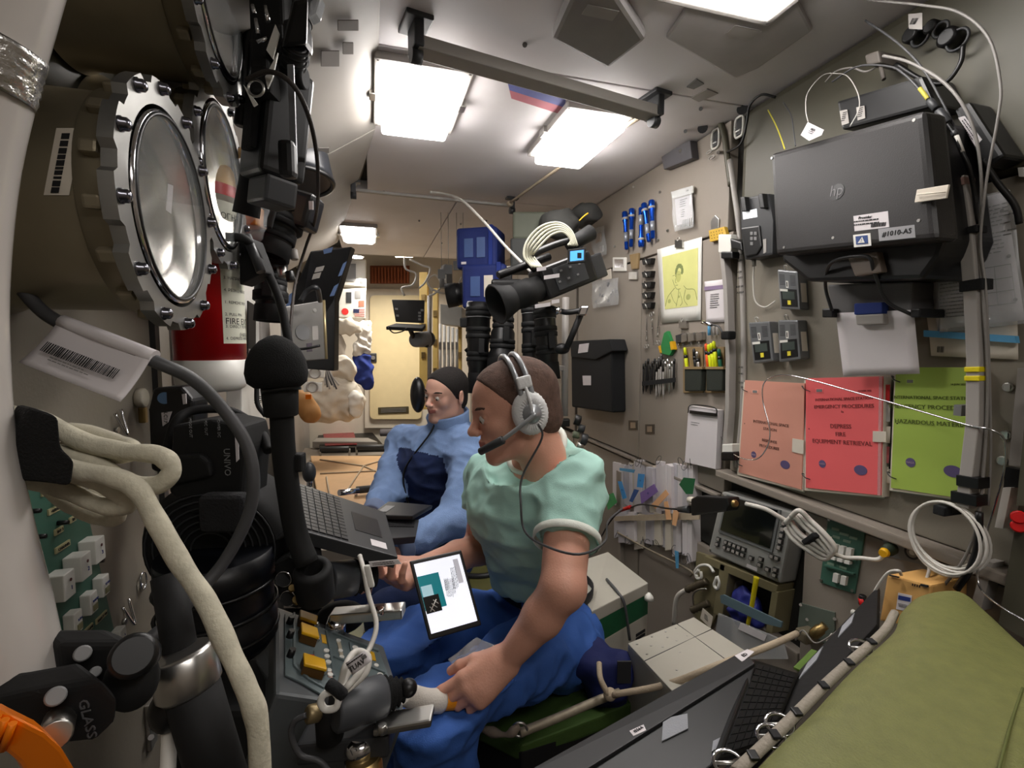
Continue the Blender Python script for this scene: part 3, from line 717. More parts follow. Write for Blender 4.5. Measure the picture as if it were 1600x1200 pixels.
# ---- three procedure books
def book(q, rgb, label, lines_, tabs=False, h=.026):
    t = T('procedure_book', label, 'book', W(q[0][0] / 2 + q[1][0] / 2, q[2][1], .01)); f = frameW(q, h); pt, r, u, n = f
    nm = 'cover_%d_%d_%d' % rgb
    obj('cover', slabW(q, h, h - .003, .0), mat(nm, rgb, .55, var=.02, bump=.1, bscale=15), t)
    obj('page_block', slabW([(q[0][0] - 2, q[0][1] + 3), (q[1][0] + 3, q[1][1] + 3), (q[2][0] + 3, q[2][1] + 3), (q[3][0] - 2, q[3][1] + 4)], h - .003, .002), paper2, t)
    obj('back_cover', slabW([(q[0][0] - 3, q[0][1] + 3), (q[1][0] + 5, q[1][1] + 3), (q[2][0] + 5, q[2][1] + 5), (q[3][0] - 3, q[3][1] + 5)], .003, 0), mat('clear_back', (150, 165, 150), .3), t)
    inkc = mat('cover_ink_%d' % rgb[0], tuple(int(c * .55) for c in rgb), .8)
    for s, a, b, sz in lines_: text(s, sz, pt(a, b), r, u, inkc, t, 'title')
    obj('logo_disc', disc(f, .25, .77, .0095, 0, .0008, seg=20), mat('logo_violet', (92, 80, 120), .6), t)
    text('NASA', .0062, pt(.25, .77), r, u, mat('logo_pale', (170, 150, 170), .6), t, 'logo_letters', off=.0014)
    obj('logo_oval', disc(f, .76, .80, .0155, 0, .0008, seg=20, ry=.0115), mat('logo_violet', (92, 80, 120), .6), t)
    obj('clip_plate', rquad(f, .15, .095, .26, .135, 0, .0008), mat('plate_' + nm, tuple(min(255, c + 18) for c in rgb), .5), t); obj('clip_slot', rquad(f, .165, .1, .245, .125, .0008, .0006), grey, t)
    for b in (.1, .9):
        obj('ring', M().tube([pt(.07, b + .02, .001), pt(.03, b - .0, .010), pt(-.04, b - .03, .004), pt(-.05, b - .01, -.012)], .0012, 6), dgrey, t)
    obj('punch_hole', disc(f, .05, .46, .0015, 0, .0005, seg=8), ink, t)
    return t, f
bk, f = book([(1164, 594), (1257, 599), (1252, 765), (1154, 738)], (214, 150, 132), 'pale salmon procedure book, leftmost of the three on the wall', [('INTERNATIONAL SPACE', .5, .42, .0115), ('STATION', .5, .48, .0115), ('RESPONSE', .5, .60, .0115), ('PROCEDURES', .5, .66, .0115)])
obj('velcro_strap', rquad(f, .86, .53, 1.02, .66, 0, .002), paper2, bk)
bk, f = book([(1259, 591), (1379, 588), (1376, 774), (1259, 762)], (236, 102, 104), 'bright red procedure book in the middle, open strap at its right edge', [('INTERNATIONAL SPACE STATION', .52, .19, .0095), ('EMERGENCY PROCEDURES', .52, .255, .0125), ('1a', .52, .30, .008), ('DEPRESS', .50, .43, .0145), ('FIRE', .50, .50, .0145), ('EQUIPMENT RETRIEVAL', .50, .57, .0145), ('SUMMER 2022', .8, .12, .005)])
pt, r_, u_, n_ = f
obj('cover_edge', rquad(f, .965, .0, 1.0, 1, .0, .0008), clearm, bk)
for k, (b, mt) in enumerate(((.07, redm), (.24, lgrey), (.42, paper2), (.59, mat('tab_pink', (220, 120, 125), .6)), (.76, paper2))):
    obj('index_tab', rquad(f, 1.0, b, 1.055, b + .14, -.008 - .002 * k, .001), mt, bk)
obj('velcro_strap', rquad(f, .91, .46, 1.06, .55, .0, .003), paper2, bk)
bk, f = book([(1400, 574), (1527, 574), (1523, 782), (1392, 762)], (164, 190, 84), 'bright green procedure book, rightmost of the three, behind the grey rail', [('INTERNATIONAL SPACE STATION', .48, .24, .0095), ('EMERGENCY PROCEDURES 1a', .50, .315, .0125), ('HAZARDOUS MATERIALS', .50, .44, .0125), ('14 JUN 2022', .8, .13, .005)])
# spiral wire of the black comb at its left
obj('comb_wire', M().tube([f[0](-.05, .12, -.01), f[0](-.06, .4, -.01), f[0](-.07, .85, -.01)], .003, 6), black, bk)
# black magnetic strip between the books holds
# ---- document sheets at the far right of the wall
def sheetW(q, h, mt, name, label, cat='paper', wav=.002, grp=None, nu=8):
    a = [W(*p, h) for p in q]
    t = T(name, label, cat, (a[2] + a[3]) / 2, grp); obj('sheet', M().sheet(a[0], a[1], a[2], a[3], .0008, nu, nu, lambda x, y: wav * math.sin(x * 5 + y * 3)), mt, t)
    return t, uvn(*a)
t, f = sheetW([(1438, 340), (1556, 318), (1576, 360), (1600, 505)][:3] + [(1466, 520)], .012, paper, 'document', 'printed sheets in a glossy clear sleeve, right edge of the wall behind the rail')
t2, f = sheetW([(1466, 325), (1572, 300), (1600, 500), (1470, 514)], .02, paper, 'document', 'upper printed form with a table, partly behind the grey rail on the right wall')
lines(f[0](.5, .28, .003), f[1], f[2], .13, .09, 13, t2, seed=5, fill=.3); lines(f[0](.24, .75, .003), f[1], f[2], .055, .085, 12, t2, seed=6, fill=.3)
g = M()
for k in range(4): rquad(f, .55, .56 + .1 * k, .95, .565 + .1 * k, .0028, .0005, g)
for k in range(3): rquad(f, .55 + .2 * k, .56, .553 + .2 * k, .86, .0028, .0005, g)
obj('table_rules', g, inkgrey, t2)
for a_, b_ in ((.93, .14), (.94, .5), (.95, .84)): obj('punch_hole', disc(f, a_, b_, .003, .0026, .0008, seg=10), inkgrey, t2)
obj('clear_sleeve', M().sheet(*[W(*p, .026) for p in ((1462, 320), (1578, 296), (1606, 505), (1468, 520))], .0005, 10, 10, lambda x, y: .004 * math.sin(x * 7 + y * 4) * math.sin(y * 6)), clearm, t2)
t3, f = sheetW([(1446, 480), (1590, 470), (1590, 562), (1455, 556)], .008, paper2, 'document', 'lowest cream sheet with a small barcode, below the blue tape on the right wall')
barcode(W(1470, 546, .0105), f[1], f[2], .012, .012, t3, 8)
obj('blue_tape', slabW([(1443, 516), (1586, 525), (1588, 536), (1443, 526)], .022, .012), skyblue, label='strip of light blue tape across the lower papers on the right wall', cat='tape')
# ---- grey rail with velcro and yellow bands
t = T('equipment_rail', 'tall square grey rail on the right wall with two yellow bands and black straps', 'rail', W(1518, 790, .05))
RP = [(1503, 280), (1513, 350), (1522, 450), (1527, 560), (1526, 660), (1510, 790)]
for i in range(5):
    a, b = W(*RP[i], .075), W(*RP[i + 1], .075); d = (b - a).normalized(); s = d.cross(X).normalized()
    obj('rail_section', M().box((a + b) / 2, ((b - a).length + .004, .0205, .024), (d, s, X), .002), lgrey, t)
def onrail(px, py, L_, mt, nm, w=.026):
    c = W(px, py, .075); d = (W(px, py + 20, .075) - c).normalized(); return obj(nm, M().box(c, (L_, w, .030), (d, d.cross(X).normalized(), X), .0015), mt, t)
onrail(1503, 287, .014, mat('rail_plug', (150, 120, 112), .5), 'end_plug', .024)
onrail(1518, 361, .012, blackfab, 'velcro_strap', .03); onrail(1525, 446, .019, blackfab, 'velcro_strap', .034)
for y in (577, 591): onrail(1527, y, .009, mat('yellow_tape', (235, 215, 20), .5), 'yellow_band', .0225)
onrail(1520, 752, .02, black, 'clamp', .034); onrail(1514, 778, .02, black, 'clamp', .04)
for y in (330, 640): obj('bracket', M().box(W(1518, y, .035), (.075, .012, .02)), grey, t)
# cables running down beside the rail
cablegrey2 = mat('pale_grey_cable', (138, 134, 130), .5)
def cable(pts, r, mt, label, name='cable', seg=8, n=6): return obj(name, M().tube(pts, r, seg, n), mt, label=label, cat='cable')
cable([W(1355, 0, .12), W(1440, 8, .1), W(1500, 20, .09), W(1545, 60, .09), W(1563, 130, .09), W(1560, 180, .09), W(1545, 260, .09), W(1538, 310, .09), W(1532, 380, .08), W(1540, 450, .08), W(1545, 560, .07), W(1548, 700, .06), W(1544, 790, .05)], .0022, cablegrey2, 'grey-white cable arching over the top right corner and down beside the rail')
cable([W(1380, 87, .10), W(1420, 97, .1), W(1470, 125, .1), W(1505, 165, .1), W(1526, 220, .09), W(1534, 300, .085), W(1530, 390, .075), W(1537, 470, .08), W(1543, 620, .075), W(1530, 800, .07), W(1508, 870, .06), W(1475, 915, .06)], .0026, cablegrey2, 'thick grey cable curving from the ceiling corner down along the rail')
cable([W(1352, 32, .1), W(1400, 65, .1), W(1440, 105, .1), W(1475, 165, .1), W(1500, 220, .1), W(1512, 260, .09), W(1523, 300, .08), W(1527, 350, .07)], .002, cablegrey, 'thin grey cable running diagonally behind the printer corner to the rail')
cable([W(1300, 128, .1), W(1340, 104, .1), W(1390, 104, .1), W(1415, 118, .1), W(1437, 140, .1), W(1450, 152, .1)], .002, cablegrey, 'grey cable bowed above the printer ending in a yellow sleeve')
cable([W(1437, 138, .1), W(1444, 147, .1), W(1450, 155, .1)], .0035, mat('yellow_sleeve', (190, 180, 70), .6), 'yellow-green sleeve on the cable above the printer', 'cable_sleeve')
cable([W(1450, 155, .1), W(1470, 180, .11), W(1490, 208, .11), W(1503, 238, .11), W(1514, 262, .1), W(1522, 300, .08), W(1528, 350, .07)], .0035, black, 'thick black cable with connectors right of the printer')
cable([W(1535, 250, .08), W(1558, 285, .06), W(1585, 320, .04), W(1593, 350, .03)], .005, black, 'black hose bending right above the papers at the right edge')
t = T('inline_connector', 'silver inline connectors in the black cable right of the printer', 'connector', W(1470, 175, .1))
for a, b, r in (((1452, 157), (1463, 170), .006), ((1466, 173), (1482, 192), .007), ((1490, 205), (1493, 212), .005)):
    obj('shell', M().cyl(W(*a, .11), W(*b, .11), r, seg=10, ch=.001), dgrey, t)
obj('boot', M().cyl(W(1494, 213, .11), W(1504, 238, .11), .004, .0035, 8), cablewhite, t)
# the silver spring wire over the books
cable([W(1120, 662, .0), W(1130, 690, .02), W(1150, 712, .045), W(1180, 718, .06), W(1198, 700, .06), W(1203, 672, .06), W(1192, 625, .06), W(1195, 597, .06), W(1220, 586, .065), W(1260, 592, .07), W(1340, 614, .075), W(1420, 637, .075), W(1512, 664, .088), W(1550, 672, .085), W(1570, 690, .07), W(1568, 740, .06), W(1545, 820, .05), W(1530, 870, .06), W(1530, 915, .07), W(1560, 945, .10), W(1610, 975, .12)], .0018, chrome, 'thin springy silver wire arching over the three books to the right edge', n=8)
# ---- far right strips of the wall
t = T('white_strip', 'long white square strip at the right edge of the photo, beside the green-grey cabinet', 'strip', W(1585, 730, .03))
obj('bar', slabW([(1590, 575), (1610, 575), (1597, 728), (1576, 727)], .03), lgrey, t)
t = T('white_strip', 'short white square strip on the right wall below the long one', 'strip', W(1562, 830, .03))
obj('bar', slabW([(1567, 762), (1580, 762), (1567, 826), (1554, 824)], .03), white, t); obj('strap', slabW([(1570, 730), (1600, 735), (1598, 762), (1568, 762)], .02), black, t)
t = T('white_strip', 'white upright strip right of the cable coil, on the lower wall', 'strip', W(1535, 930, .03))
obj('bar', slabW([(1537, 876), (1552, 880), (1532, 955), (1517, 945)], .03), lgrey, t)
t = T('side_cabinet', 'green-grey cabinet at the right edge with red knobs', 'cabinet', W(1600, 1000, .02))
obj('body', slabW([(1585, 830), (1640, 835), (1640, 1020), (1560, 975)], .04), wallgreen, t)
obj('upper_body', slabW([(1605, 620), (1640, 620), (1640, 790), (1588, 790)], .05), wallgreen, t)
for y in (808, 822): obj('red_knob', M().cyl(W(1592, y, .03), W(1592, y, .06), .011, seg=14, ch=.002), redm, t)
for i, (px, py) in enumerate(((1575, 605), (1566, 720), (1571, 680))):
    obj('latch', M().ring(W(px, py, .004), X, .007, .002, 12, 5).box(W(px, py, .004), (.006, .009, .012)), steel, right)
# ---- inscriptions on the painted pipe
t = T('label_pipe', 'white pipe with black stencilled codes, left of the grey meters', 'pipe', W(1156, 600, .015))
PL = [(1140, 250), (1147, 300), (1155, 360), (1160, 450), (1162, 560), (1160, 640), (1152, 730)]
obj('pipe', M().tube([W(a, b, .006) for a, b in PL], .008, 10), lgrey, t)
for y, s1, s2 in ((398, 'A019-0', 'A330-4'), (425, 'A506', 'A433'), (448, '8E0Y-80', 'A100E8')):
    text(s1, .009, W(1156, y, .016), -Y, Z, ink, t, 'stencil_code'); text(s2, .009, W(1157, y + 9, .016), -Y, Z, ink, t, 'stencil_code')
text('A S02', .008, W(1158, 574, .016), -Y, Z, ink, t, 'stencil_code'); text('A 482', .008, W(1158, 584, .016), -Y, Z, ink, t, 'stencil_code')
text('QUAD', .008, W(1159, 598, .016), -Y, Z, ink, t, 'stencil_code')
# ---- aluminium post between the books and the pens
t = T('wall_post', 'grey square post standing between the clip pad and the white pipe', 'post', W(1140, 730, .02))
PL = [(1130, 372), (1138, 450), (1142, 560), (1141, 640), (1136, 705)]
for i in range(4):
    a, b = W(*PL[i], .02), W(*PL[i + 1], .02); d = (b - a).normalized(); obj('post_section', M().box((a + b) / 2, ((b - a).length + .002, .017, .026), (d, d.cross(X).normalized(), X), .002), lgrey, t)
obj('top_cap', slabW(rect(1122, 366, 1142, 395), .035, .0, .004), white, t); obj('black_clamp', slabW([(1140, 372), (1158, 378), (1160, 392), (1142, 388)], .045, .0, .004), black, t); obj('black_clamp', slabW(rect(1126, 393, 1144, 404), .04, .0, .004), black, t)
obj('foot', slabW(rect(1128, 694, 1144, 708), .04, 0, .003), white, t); obj('foot_clamp', slabW(rect(1126, 706, 1146, 720), .045, 0, .005), black, t)
t = T('microphone_stub', 'small chrome microphone on a bent arm with black foam block, on the grey post', 'microphone', W(1118, 508, .04))
obj('head', M().cyl(W(1098, 503, .04), W(1112, 508, .04), .008, .006, 12, .001), chrome, t); obj('arm', M().tube([W(1112, 508, .04), W(1122, 510, .04), W(1128, 518, .045), W(1131, 528, .05)], .0025, 6), dgrey, t)
obj('foam_block', M().box(W(1138, 524, .05), (.028, .040, .026), bevel=.008, bseg=3), blackfoam, t)
# ---- recessed latches high on the wall
def latch(px, py, label):
    t = T('recessed_latch', label, 'latch', W(px, py, .0), 'white framed latches')
    c = W(px, py, .004)
    m = M(); rr = M()
    pts = [c + Y * (.017 * (abs(math.cos(a)) ** .5) * (1 if math.cos(a) > 0 else -1)) + Z * (.030 * (abs(math.sin(a)) ** .5) * (1 if math.sin(a) > 0 else -1)) for a in [2 * math.pi * k / 24 for k in range(25)]]
    m.tube(pts, .004, 6, 1); obj('frame', m, white, t); obj('plate', M().box(c - X * -.001, (.006, .022, .046), bevel=.004), dgrey, t); obj('lever', M().box(c - X * .003 - Z * .012, (.006, .018, .004), bevel=.001), steel, t)
latch(1118, 217, 'white framed latch high on the wall, left one, beside the rounded seam'); latch(1155, 198, 'white framed latch high on the wall, right one, under the ceiling edge')
obj('seam_edging', M().tube([W(1082, 196, .002), W(1115, 180, .004), W(1130, 205, .006), W(1137, 250, .006), W(1142, 290, .006)], .009, 8), wallgreen, right)
t = T('dark_box', 'flat dark grey box mounted at the top of the wall below the right lamp', 'box', W(1056, 245, .0))
obj('body', slabW([(1032, 237), (1078, 219), (1081, 247), (1037, 265)], .03, 0, .003), mat('slate_box', (88, 86, 90), .5), t); obj('screw', M().cyl(W(1063, 236, .03), W(1063, 236, .033), .006, seg=10), steel, t)
t = T('wire_clip', 'small steel wire clip below the left white framed latch', 'clip', W(1113, 243, .01)); obj('loop', M().ring(W(1108, 238, .01), X, .012, .0018, 12, 5, ry=.005).ring(W(1112, 246, .012), X, .014, .0018, 12, 5, ry=.005), steel, t); obj('pin', M().cyl(W(1122, 238, .0), W(1122, 238, .02), .005), steel, t)
for px, py in ((955, 285), (990, 292), (991, 268), (1043, 360), (960, 385), (1028, 375), (1083, 228), (1112, 195), (1031, 300)):
    obj('screw', M().cyl(W(px, py, .0), W(px, py, .006), .006, .004, 8), steel, right)
# ---- blue torches
def torch(a, b, label, grp='blue torches on the wall', bandpos=.16):
    a, b = W(*a, .02), W(*b, .02); d = b - a; L_ = d.length; t = T('blue_torch', label, 'torch', b, grp)
    obj('body', M().lathe([(0, .010), (.004, .0125), (L_ * .22, .0125), (L_ * .30, .0085), (L_ - .004, .0085), (L_, .006)], a, d, 16), blueal, t)
    obj('band', M().cyl(a + d * bandpos, a + d * (bandpos + .06), .0132, seg=16), lgrey, t); obj('tail_band', M().cyl(a + d * .55, a + d * .8, .0091, seg=12), mat('steel_label', (150, 155, 165), .4, .5), t)
torch((976, 331), (979, 390), 'short blue torch, leftmost of the five on the wall')
torch((987, 326), (986, 386), 'blue torch second from the left on the wall')
torch((1002, 386), (1001, 324), 'blue torch hanging head down, third from the left')
torch((1006, 318), (1014, 378), 'tilted blue torch, fourth from the left')
torch((1018, 313), (1020, 373), 'blue torch, rightmost of the five on the wall')
# ---- bag of straps and its card
def pouchbag(q, label, inner, name='plastic_bag', cat='bag', h=.012):
    a = [W(*p, h) for p in q]; t = T(name, label, cat, (a[2] + a[3]) / 2); f = uvn(*a)
    inner(t, f); obj('film', M().sheet(*[p - X * .006 for p in a], .0005, 6, 6, lambda x, y: .003 * math.sin(x * 9 + y * 7)), clearm, t)
    return t
def inn(t, f):
    obj('card', rquad(f, .08, .2, .9, .85, -.002, .001), paper, t); obj('header', rquad(f, 0, .0, 1, .17, .001, .001), white, t)
    lines(f[0](.5, .35, 0), f[1], f[2], .04, .03, 4, t, ink, seed=2); lines(f[0](.45, .6, 0), f[1], f[2], .02, .03, 4, t, ink, seed=3); barcode(f[0](.75, .08, .0025), f[1], f[2], .012, .004, t, 9)
    for k in range(6): obj('key', M().box(f[0](.45 + .09 * k, .85, .004), (.003, .004, .026), bevel=.001), steel, t)
pouchbag([(1050, 300), (1084, 290), (1086, 355), (1056, 362)], 'clear bag holding a white card and metal bits, right of the blue torches', inn)
def inn(t, f):
    for k in range(12): obj('small_part', M().box(f[0](random.random() * .8 + .1, random.random() * .8 + .1, .002), (.006, .012, .014), bevel=.002), dgrey, t)
pouchbag([(926, 440), (968, 434), (968, 476), (928, 482)], 'clear bag of small dark parts above the black wall pouch', inn)
t, f = sheetW([(940, 425), (955, 420), (956, 436), (941, 440)], .003, paper2, 'note', 'small cream note above the bag of dark parts', wav=0)
def inn(t, f): obj('amber_item', M().box(f[0](.5, .35, -.002), (.012, .05, .045), bevel=.006), mat('amber_item', (165, 120, 60), .5), t); obj('buckle', M().box(f[0](.6, .75, .0), (.01, .03, .03), bevel=.003), steel, t)
pouchbag([(918, 362), (946, 352), (950, 398), (932, 402)], 'clear bag of amber coloured parts beside the camcorder', inn)
# ---- yellow block, hinge
t = T('yellow_block', 'yellow drilled plastic block under a steel hinge at the top of the grey post', 'block', W(1120, 375, .0))
q = [(1107, 360), (1131, 354), (1136, 372), (1109, 378)]; obj('body', slabW(q, .014, 0, .002), mat('ochre_plastic', (205, 165, 60), .5), t); f = frameW(q, .0145)
for i in range(3):
    for j in range(5): obj('drilled_hole', disc(f, .15 + .17 * j, .25 + .25 * i, .0018, 0, .0004, seg=6), ink, t)
obj('hinge_plate', slabW([(1110, 345), (1117, 336), (1123, 342), (1122, 358), (1111, 359)], .006, 0, .001), steel, t)
# ---- portrait
q = [(1027, 390), (1097, 370), (1095, 500), (1034, 505)]
t, f = sheetW(q, .004, white, 'sketch_sheet', 'white sheet with a yellow-green pencil portrait, clipped to the wall', 'drawing', 0); pt, r_, u_, n_ = f
obj('tinted_field', rquad(f, .12, .12, .93, .82, .0010, .0006), mat('sketch_tint', (206, 206, 132), .8, var=.06), t)
sk = mat('sketch_line', (104, 116, 70), .9); sk2 = mat('sketch_shade', (168, 172, 104), .9, var=.2)
obj('face_shape', disc(f, .50, .42, .0145, .0019, .0003, ry=.021, seg=20), mat('sketch_face', (182, 184, 110), .9), t)
m = M()
for k in range(46):
    a = math.pi * (-.12 + 1.35 * (k % 23) / 22); q_ = 1 - .28 * (k // 23); c = pt(.52, .36, .002) + r_ * q_ * (.018 + .004 * random.random()) * math.cos(a) + u_ * q_ * (.023 + .004 * random.random()) * math.sin(a); m.ell(c, (.0002, .0042, .0042), seg=7, rings=4)
obj('curly_hair', m, mat('sketch_hair', (120, 130, 80), .9), t)
m = M()
def sl(*p, w=.0008): m.tube([pt(a, b, .002) for a, b in p], w, 4, 3)
sl((.36, .45), (.40, .53), (.46, .58), (.54, .58)); sl((.62, .55), (.70, .6), (.86, .62), (.92, .75), w=.0008); sl((.5, .58), (.48, .68), (.42, .8), w=.0008); sl((.45, .42), (.42, .48), (.45, .5)); sl((.36, .40), (.41, .395)); sl((.48, .395), (.55, .4))
sl((.14, .78), (.22, .66), (.36, .58), (.40, .56), w=.0009); sl((.42, .53), (.48, .53)); sl((.52, .62), (.58, .75), (.52, .8)); sl((.30, .62), (.36, .72), (.44, .78)); sl((.66, .6), (.62, .72), (.7, .8))
obj('pencil_lines', m, sk, t)
for a_, b_, w_ in ((.25, .72, .010), (.72, .7, .013), (.5, .68, .006)): obj('shading', disc(f, a_, b_, w_, .0016, .0002, ry=w_ * .8), sk2, t)
for k, (px, py) in enumerate(((1060, 380), (1066, 506))):
    c = T('binder_clip', ('small steel binder clip at the top edge of the portrait', 'steel binder clip hanging below the portrait')[k], 'clip', W(px, py, .01)); obj('jaw', slabW(rect(px - 6, py - 5, px + 6, py + 7), .012, 0, .001), steel, c); obj('lever', M().ring(W(px, py - 6, .012), X, .007, .0012, 12, 5), steel, c)
# ---- notice sheet right of the portrait
t, f = sheetW([(1101, 440), (1134, 436), (1134, 503), (1104, 504)], .004, paper, 'notice', 'white printed notice half hidden behind the grey post', wav=.001)
lines(f[0](.5, .5, .002), f[1], f[2], .045, .05, 7, t, ink, seed=12); obj('photo_strip', rquad(f, .0, .13, 1, .22, .0022, .0004), mat('strip_mauve', (140, 120, 150), .7), t)
# ---- black wall pouch
t = T('black_pouch', 'black fabric pouch with a flap and white labels on the wall', 'pouch', W(925, 645, .03))
obj('bag', slabW([(892, 548), (955, 534), (957, 645), (893, 636)], .07, 0, .012, 3), blackfab, t)
obj('flap', slabW([(890, 533), (952, 530), (957, 548), (930, 562), (892, 558)], .080, .0, .006), blackfab, t)
obj('label_plate', slabW([(905, 538), (920, 536), (918, 550), (903, 552)], .0815, .08), paper, t); obj('label_plate', slabW([(910, 587), (923, 587), (923, 602), (911, 602)], .0715, .07), paper, t)
# ---- scissors
def scissors(top, bot, label, flip=False):
    a, b = W(*top, .008), W(*bot, .008); d = (b - a); s = d.normalized().cross(X).normalized(); t = T('scissors', label, 'scissors', b, 'steel scissors on the wall')
    for k in (-1, 1):
        m = M(); m.prism([a + s * k * .0005, a + s * k * .003 + d * .3, b - d * .25 + s * k * .001, b - d * .3 - s * k * .004, a + d * .3 - s * k * .0015], -X * .0015)
        m.tube([b - d * .28 - s * k * .002, b - d * .15 + s * k * .005], .0016, 6); m.ring(b + s * k * .0085, X, .0075, .0016, 14, 6); obj('blade', m, steel, t)
    obj('pivot', M().cyl(a + d * .55 - X * .003, a + d * .55 + X * .002, .0025, seg=8), chrome, t)
scissors((1011, 490), (1010, 541), 'steel scissors with rings down, leftmost on the wall'); scissors((1021, 540), (1018, 491), 'steel scissors with rings up, middle pair'); scissors((1030, 482), (1027, 535), 'slim steel scissors beside the portrait sheet')
# black clips column
for i, y in enumerate((405, 425, 442, 458, 474)):
    t = T('black_clip', ('black spring clip, top of the column above the scissors', 'black spring clip, second from the top of the column', 'black spring clip in the middle of the column', 'black spring clip, second from the bottom of the column', 'black spring clip at the bottom of the column above the scissors')[i], 'clip', W(1010, y + 7, .01), 'black clips in a column')
    obj('jaw', slabW([(1002, y), (1018, y - 2), (1016, y + 8), (1004, y + 9)], .02, 0, .003), black, t); obj('spring', M().cyl(W(1007, y - 2, .022), W(1011, y + 8, .022), .0025, seg=8), steel, t)
t = T('white_mirror', 'small white rounded mirror tile on the wall left of the clips', 'mirror', W(967, 420, .0)); obj('frame', slabW(rect(957, 402, 977, 424), .01, 0, .004, 3), white, t); obj('glass', slabW(rect(960, 405, 974, 418), .0115, .009), chrome, t)
t = T('brown_pouch', 'narrow khaki pouch above a steel buckle', 'pouch', W(990, 420, .0)); obj('pocket', slabW([(983, 398), (997, 395), (995, 420), (986, 421)], .012, 0, .003), mat('khaki_cloth', (140, 118, 84), .85, bump=.4), t); obj('buckle', slabW(rect(982, 424, 995, 437), .008, 0, .002), steel, t)
for px, py in ((989, 664), (1015, 670), (994, 722)):
    obj('flush_catch', slabW(rect(px - 7, py - 7, px + 7, py + 8), .002), mat('catch_plate', (92, 88, 82), .4, .6), right); obj('catch_insert', slabW(rect(px - 4, py - 4, px + 4, py + 5), .004), steel, right)
# ---- pens
for i in range(15):
    px = 1006 + i * 3.4; kind = 0 if i < 6 else (1 if i in (6, 7, 8, 9) else (2 if i < 14 else 0)); y0 = 568 - (i % 3) * 4 - (kind == 1) * 6; y1 = y0 + (48 if kind != 1 else 62)
    a, b = W(px, y0, .012), W(px - 1 + (i % 2), y1, .012); d = (b - a); L_ = d.length
    t = T('pen', '', 'pen', b, 'pens held in a row under the scissors')
    t['label'] = ('black pen', 'white-barrelled pen with a black cap', 'slim silver pen')[kind] + ' in the row under the scissors, %s from the left' % ORD[i]; t['group'] = ('black pens in the pen row', 'white pens in the pen row', 'silver pens in the pen row')[kind]
    pm = (black, lgrey, steel)[kind]; rr = .0042
    obj('barrel', M().lathe([(0, .002), (.003, rr), (L_ * .85, rr), (L_, .001)], a, d, 10), pm, t); obj('cap', M().cyl(a + d * .02, a + d * (.3 if kind == 1 else .18), rr + .0007, seg=10), black if kind < 2 else chrome, t)
    obj('clip', M().box(a + d * .14 - X * .006, (.0012, .0015, L_ * .22), bevel=.0), steel, t)
obj('elastic_band', slabW([(1003, 596), (1055, 590), (1055, 597), (1003, 603)], .019, .017), blackfab, label='black elastic band across the row of pens', cat='band')
t = T('green_pruner', 'green and yellow folding multi-tool in a clear sleeve under the portrait', 'tool', W(1040, 555, .01)); obj('body', slabW([(1037, 520), (1042, 517), (1052, 545), (1046, 556), (1034, 553), (1032, 540)], .015, 0, .003), mat('tool_green', (40, 130, 70), .45), t)
obj('grip', slabW([(1046, 534), (1049, 533), (1052, 546), (1048, 547)], .018, 0, .001), yellow, t); obj('grip', slabW([(1028, 541), (1031, 540), (1034, 551), (1031, 552)], .014, 0, .001), yellow, t)
# ---- binder clips row, marker pouches
for i, px in enumerate((1060, 1068, 1079, 1092)):
    t = T('binder_clip', ('small folded binder clip at the left of the row under the portrait', 'binder clip second in the row over the marker pouches', 'binder clip third in the row over the marker pouches', 'binder clip at the right end of the row beside the post')[i], 'clip', W(px, 538, .01)); obj('jaw', slabW([(px - 5, 524 - i), (px + 5, 521 - i), (px + 5, 534 - i), (px - 4, 537 - i)], .016, 0, .002), steel if i else dgrey, t); obj('lever', M().ring(W(px, 538 - i, .012), X, .006, .0012, 12, 5), dgrey, t)
khaki = mat('khaki_cloth', (140, 118, 84), .85, bump=.4)
def mpouch(x0, x1, y0, y1, label, marks):
    t = T('marker_pouch', label, 'pouch', W((x0 + x1) / 2, y1, .0)); obj('backing', slabW(rect(x0, y0, x1, y1), .006, 0, .002), khaki, t); obj('mesh_pocket', slabW([(x0 + 2, y0 + 34), (x1 - 2, y0 + 34), (x1 - 3, y1 - 3), (x0 + 2, y1 - 3)], .026, .0, .005), mat('mesh_pocket', (44, 48, 42), .9, bump=.6, bscale=400), t)
    obj('hem', slabW(rect(x0 + 1, y0 + 31, x1 - 1, y0 + 35), .029, .0, .001), khaki, t)
    for px, py, mt, lb in marks:
        a, b = W(px, py, .016), W(px + 4, py + 40, .014); k = T('marker', lb, 'marker', b); obj('barrel', M().cyl(a + (b - a) * .3, b, .0065, seg=10, ch=.001), mt, k); obj('cap', M().lathe([(0, .003), (.004, .0055), ((b - a).length * .3, .006)], a, b - a, 10), mt, k); obj('grip_band', M().cyl(a + (b - a) * .3, a + (b - a) * .42, .0071, seg=10), black, k)
hy = mat('marker_yellow', (215, 225, 30), .4); ho = mat('marker_orange', (235, 90, 40), .4); hg = mat('marker_green', (20, 95, 70), .4)
mpouch(1067, 1098, 542, 614, 'khaki pouch with a dark mesh pocket under the binder clips', [(1070, 543, hy, 'yellow marker in the left khaki pouch'), (1084, 545, black, 'black marker in the left khaki pouch'), (1089, 549, steel, 'steel marker in the left khaki pouch')])
mpouch(1101, 1131, 542, 614, 'khaki pouch with a dark mesh pocket right beside the grey post', [(1103, 537, ho, 'orange-capped marker in the right khaki pouch'), (1107, 538, hy, 'first yellow marker in the right khaki pouch, next to the orange cap'), (1111, 536, hy, 'yellow marker in the middle of the right khaki pouch'), (1115, 533, hy, 'tallest yellow marker in the right khaki pouch'), (1123, 545, hg, 'dark green marker in the right khaki pouch')])
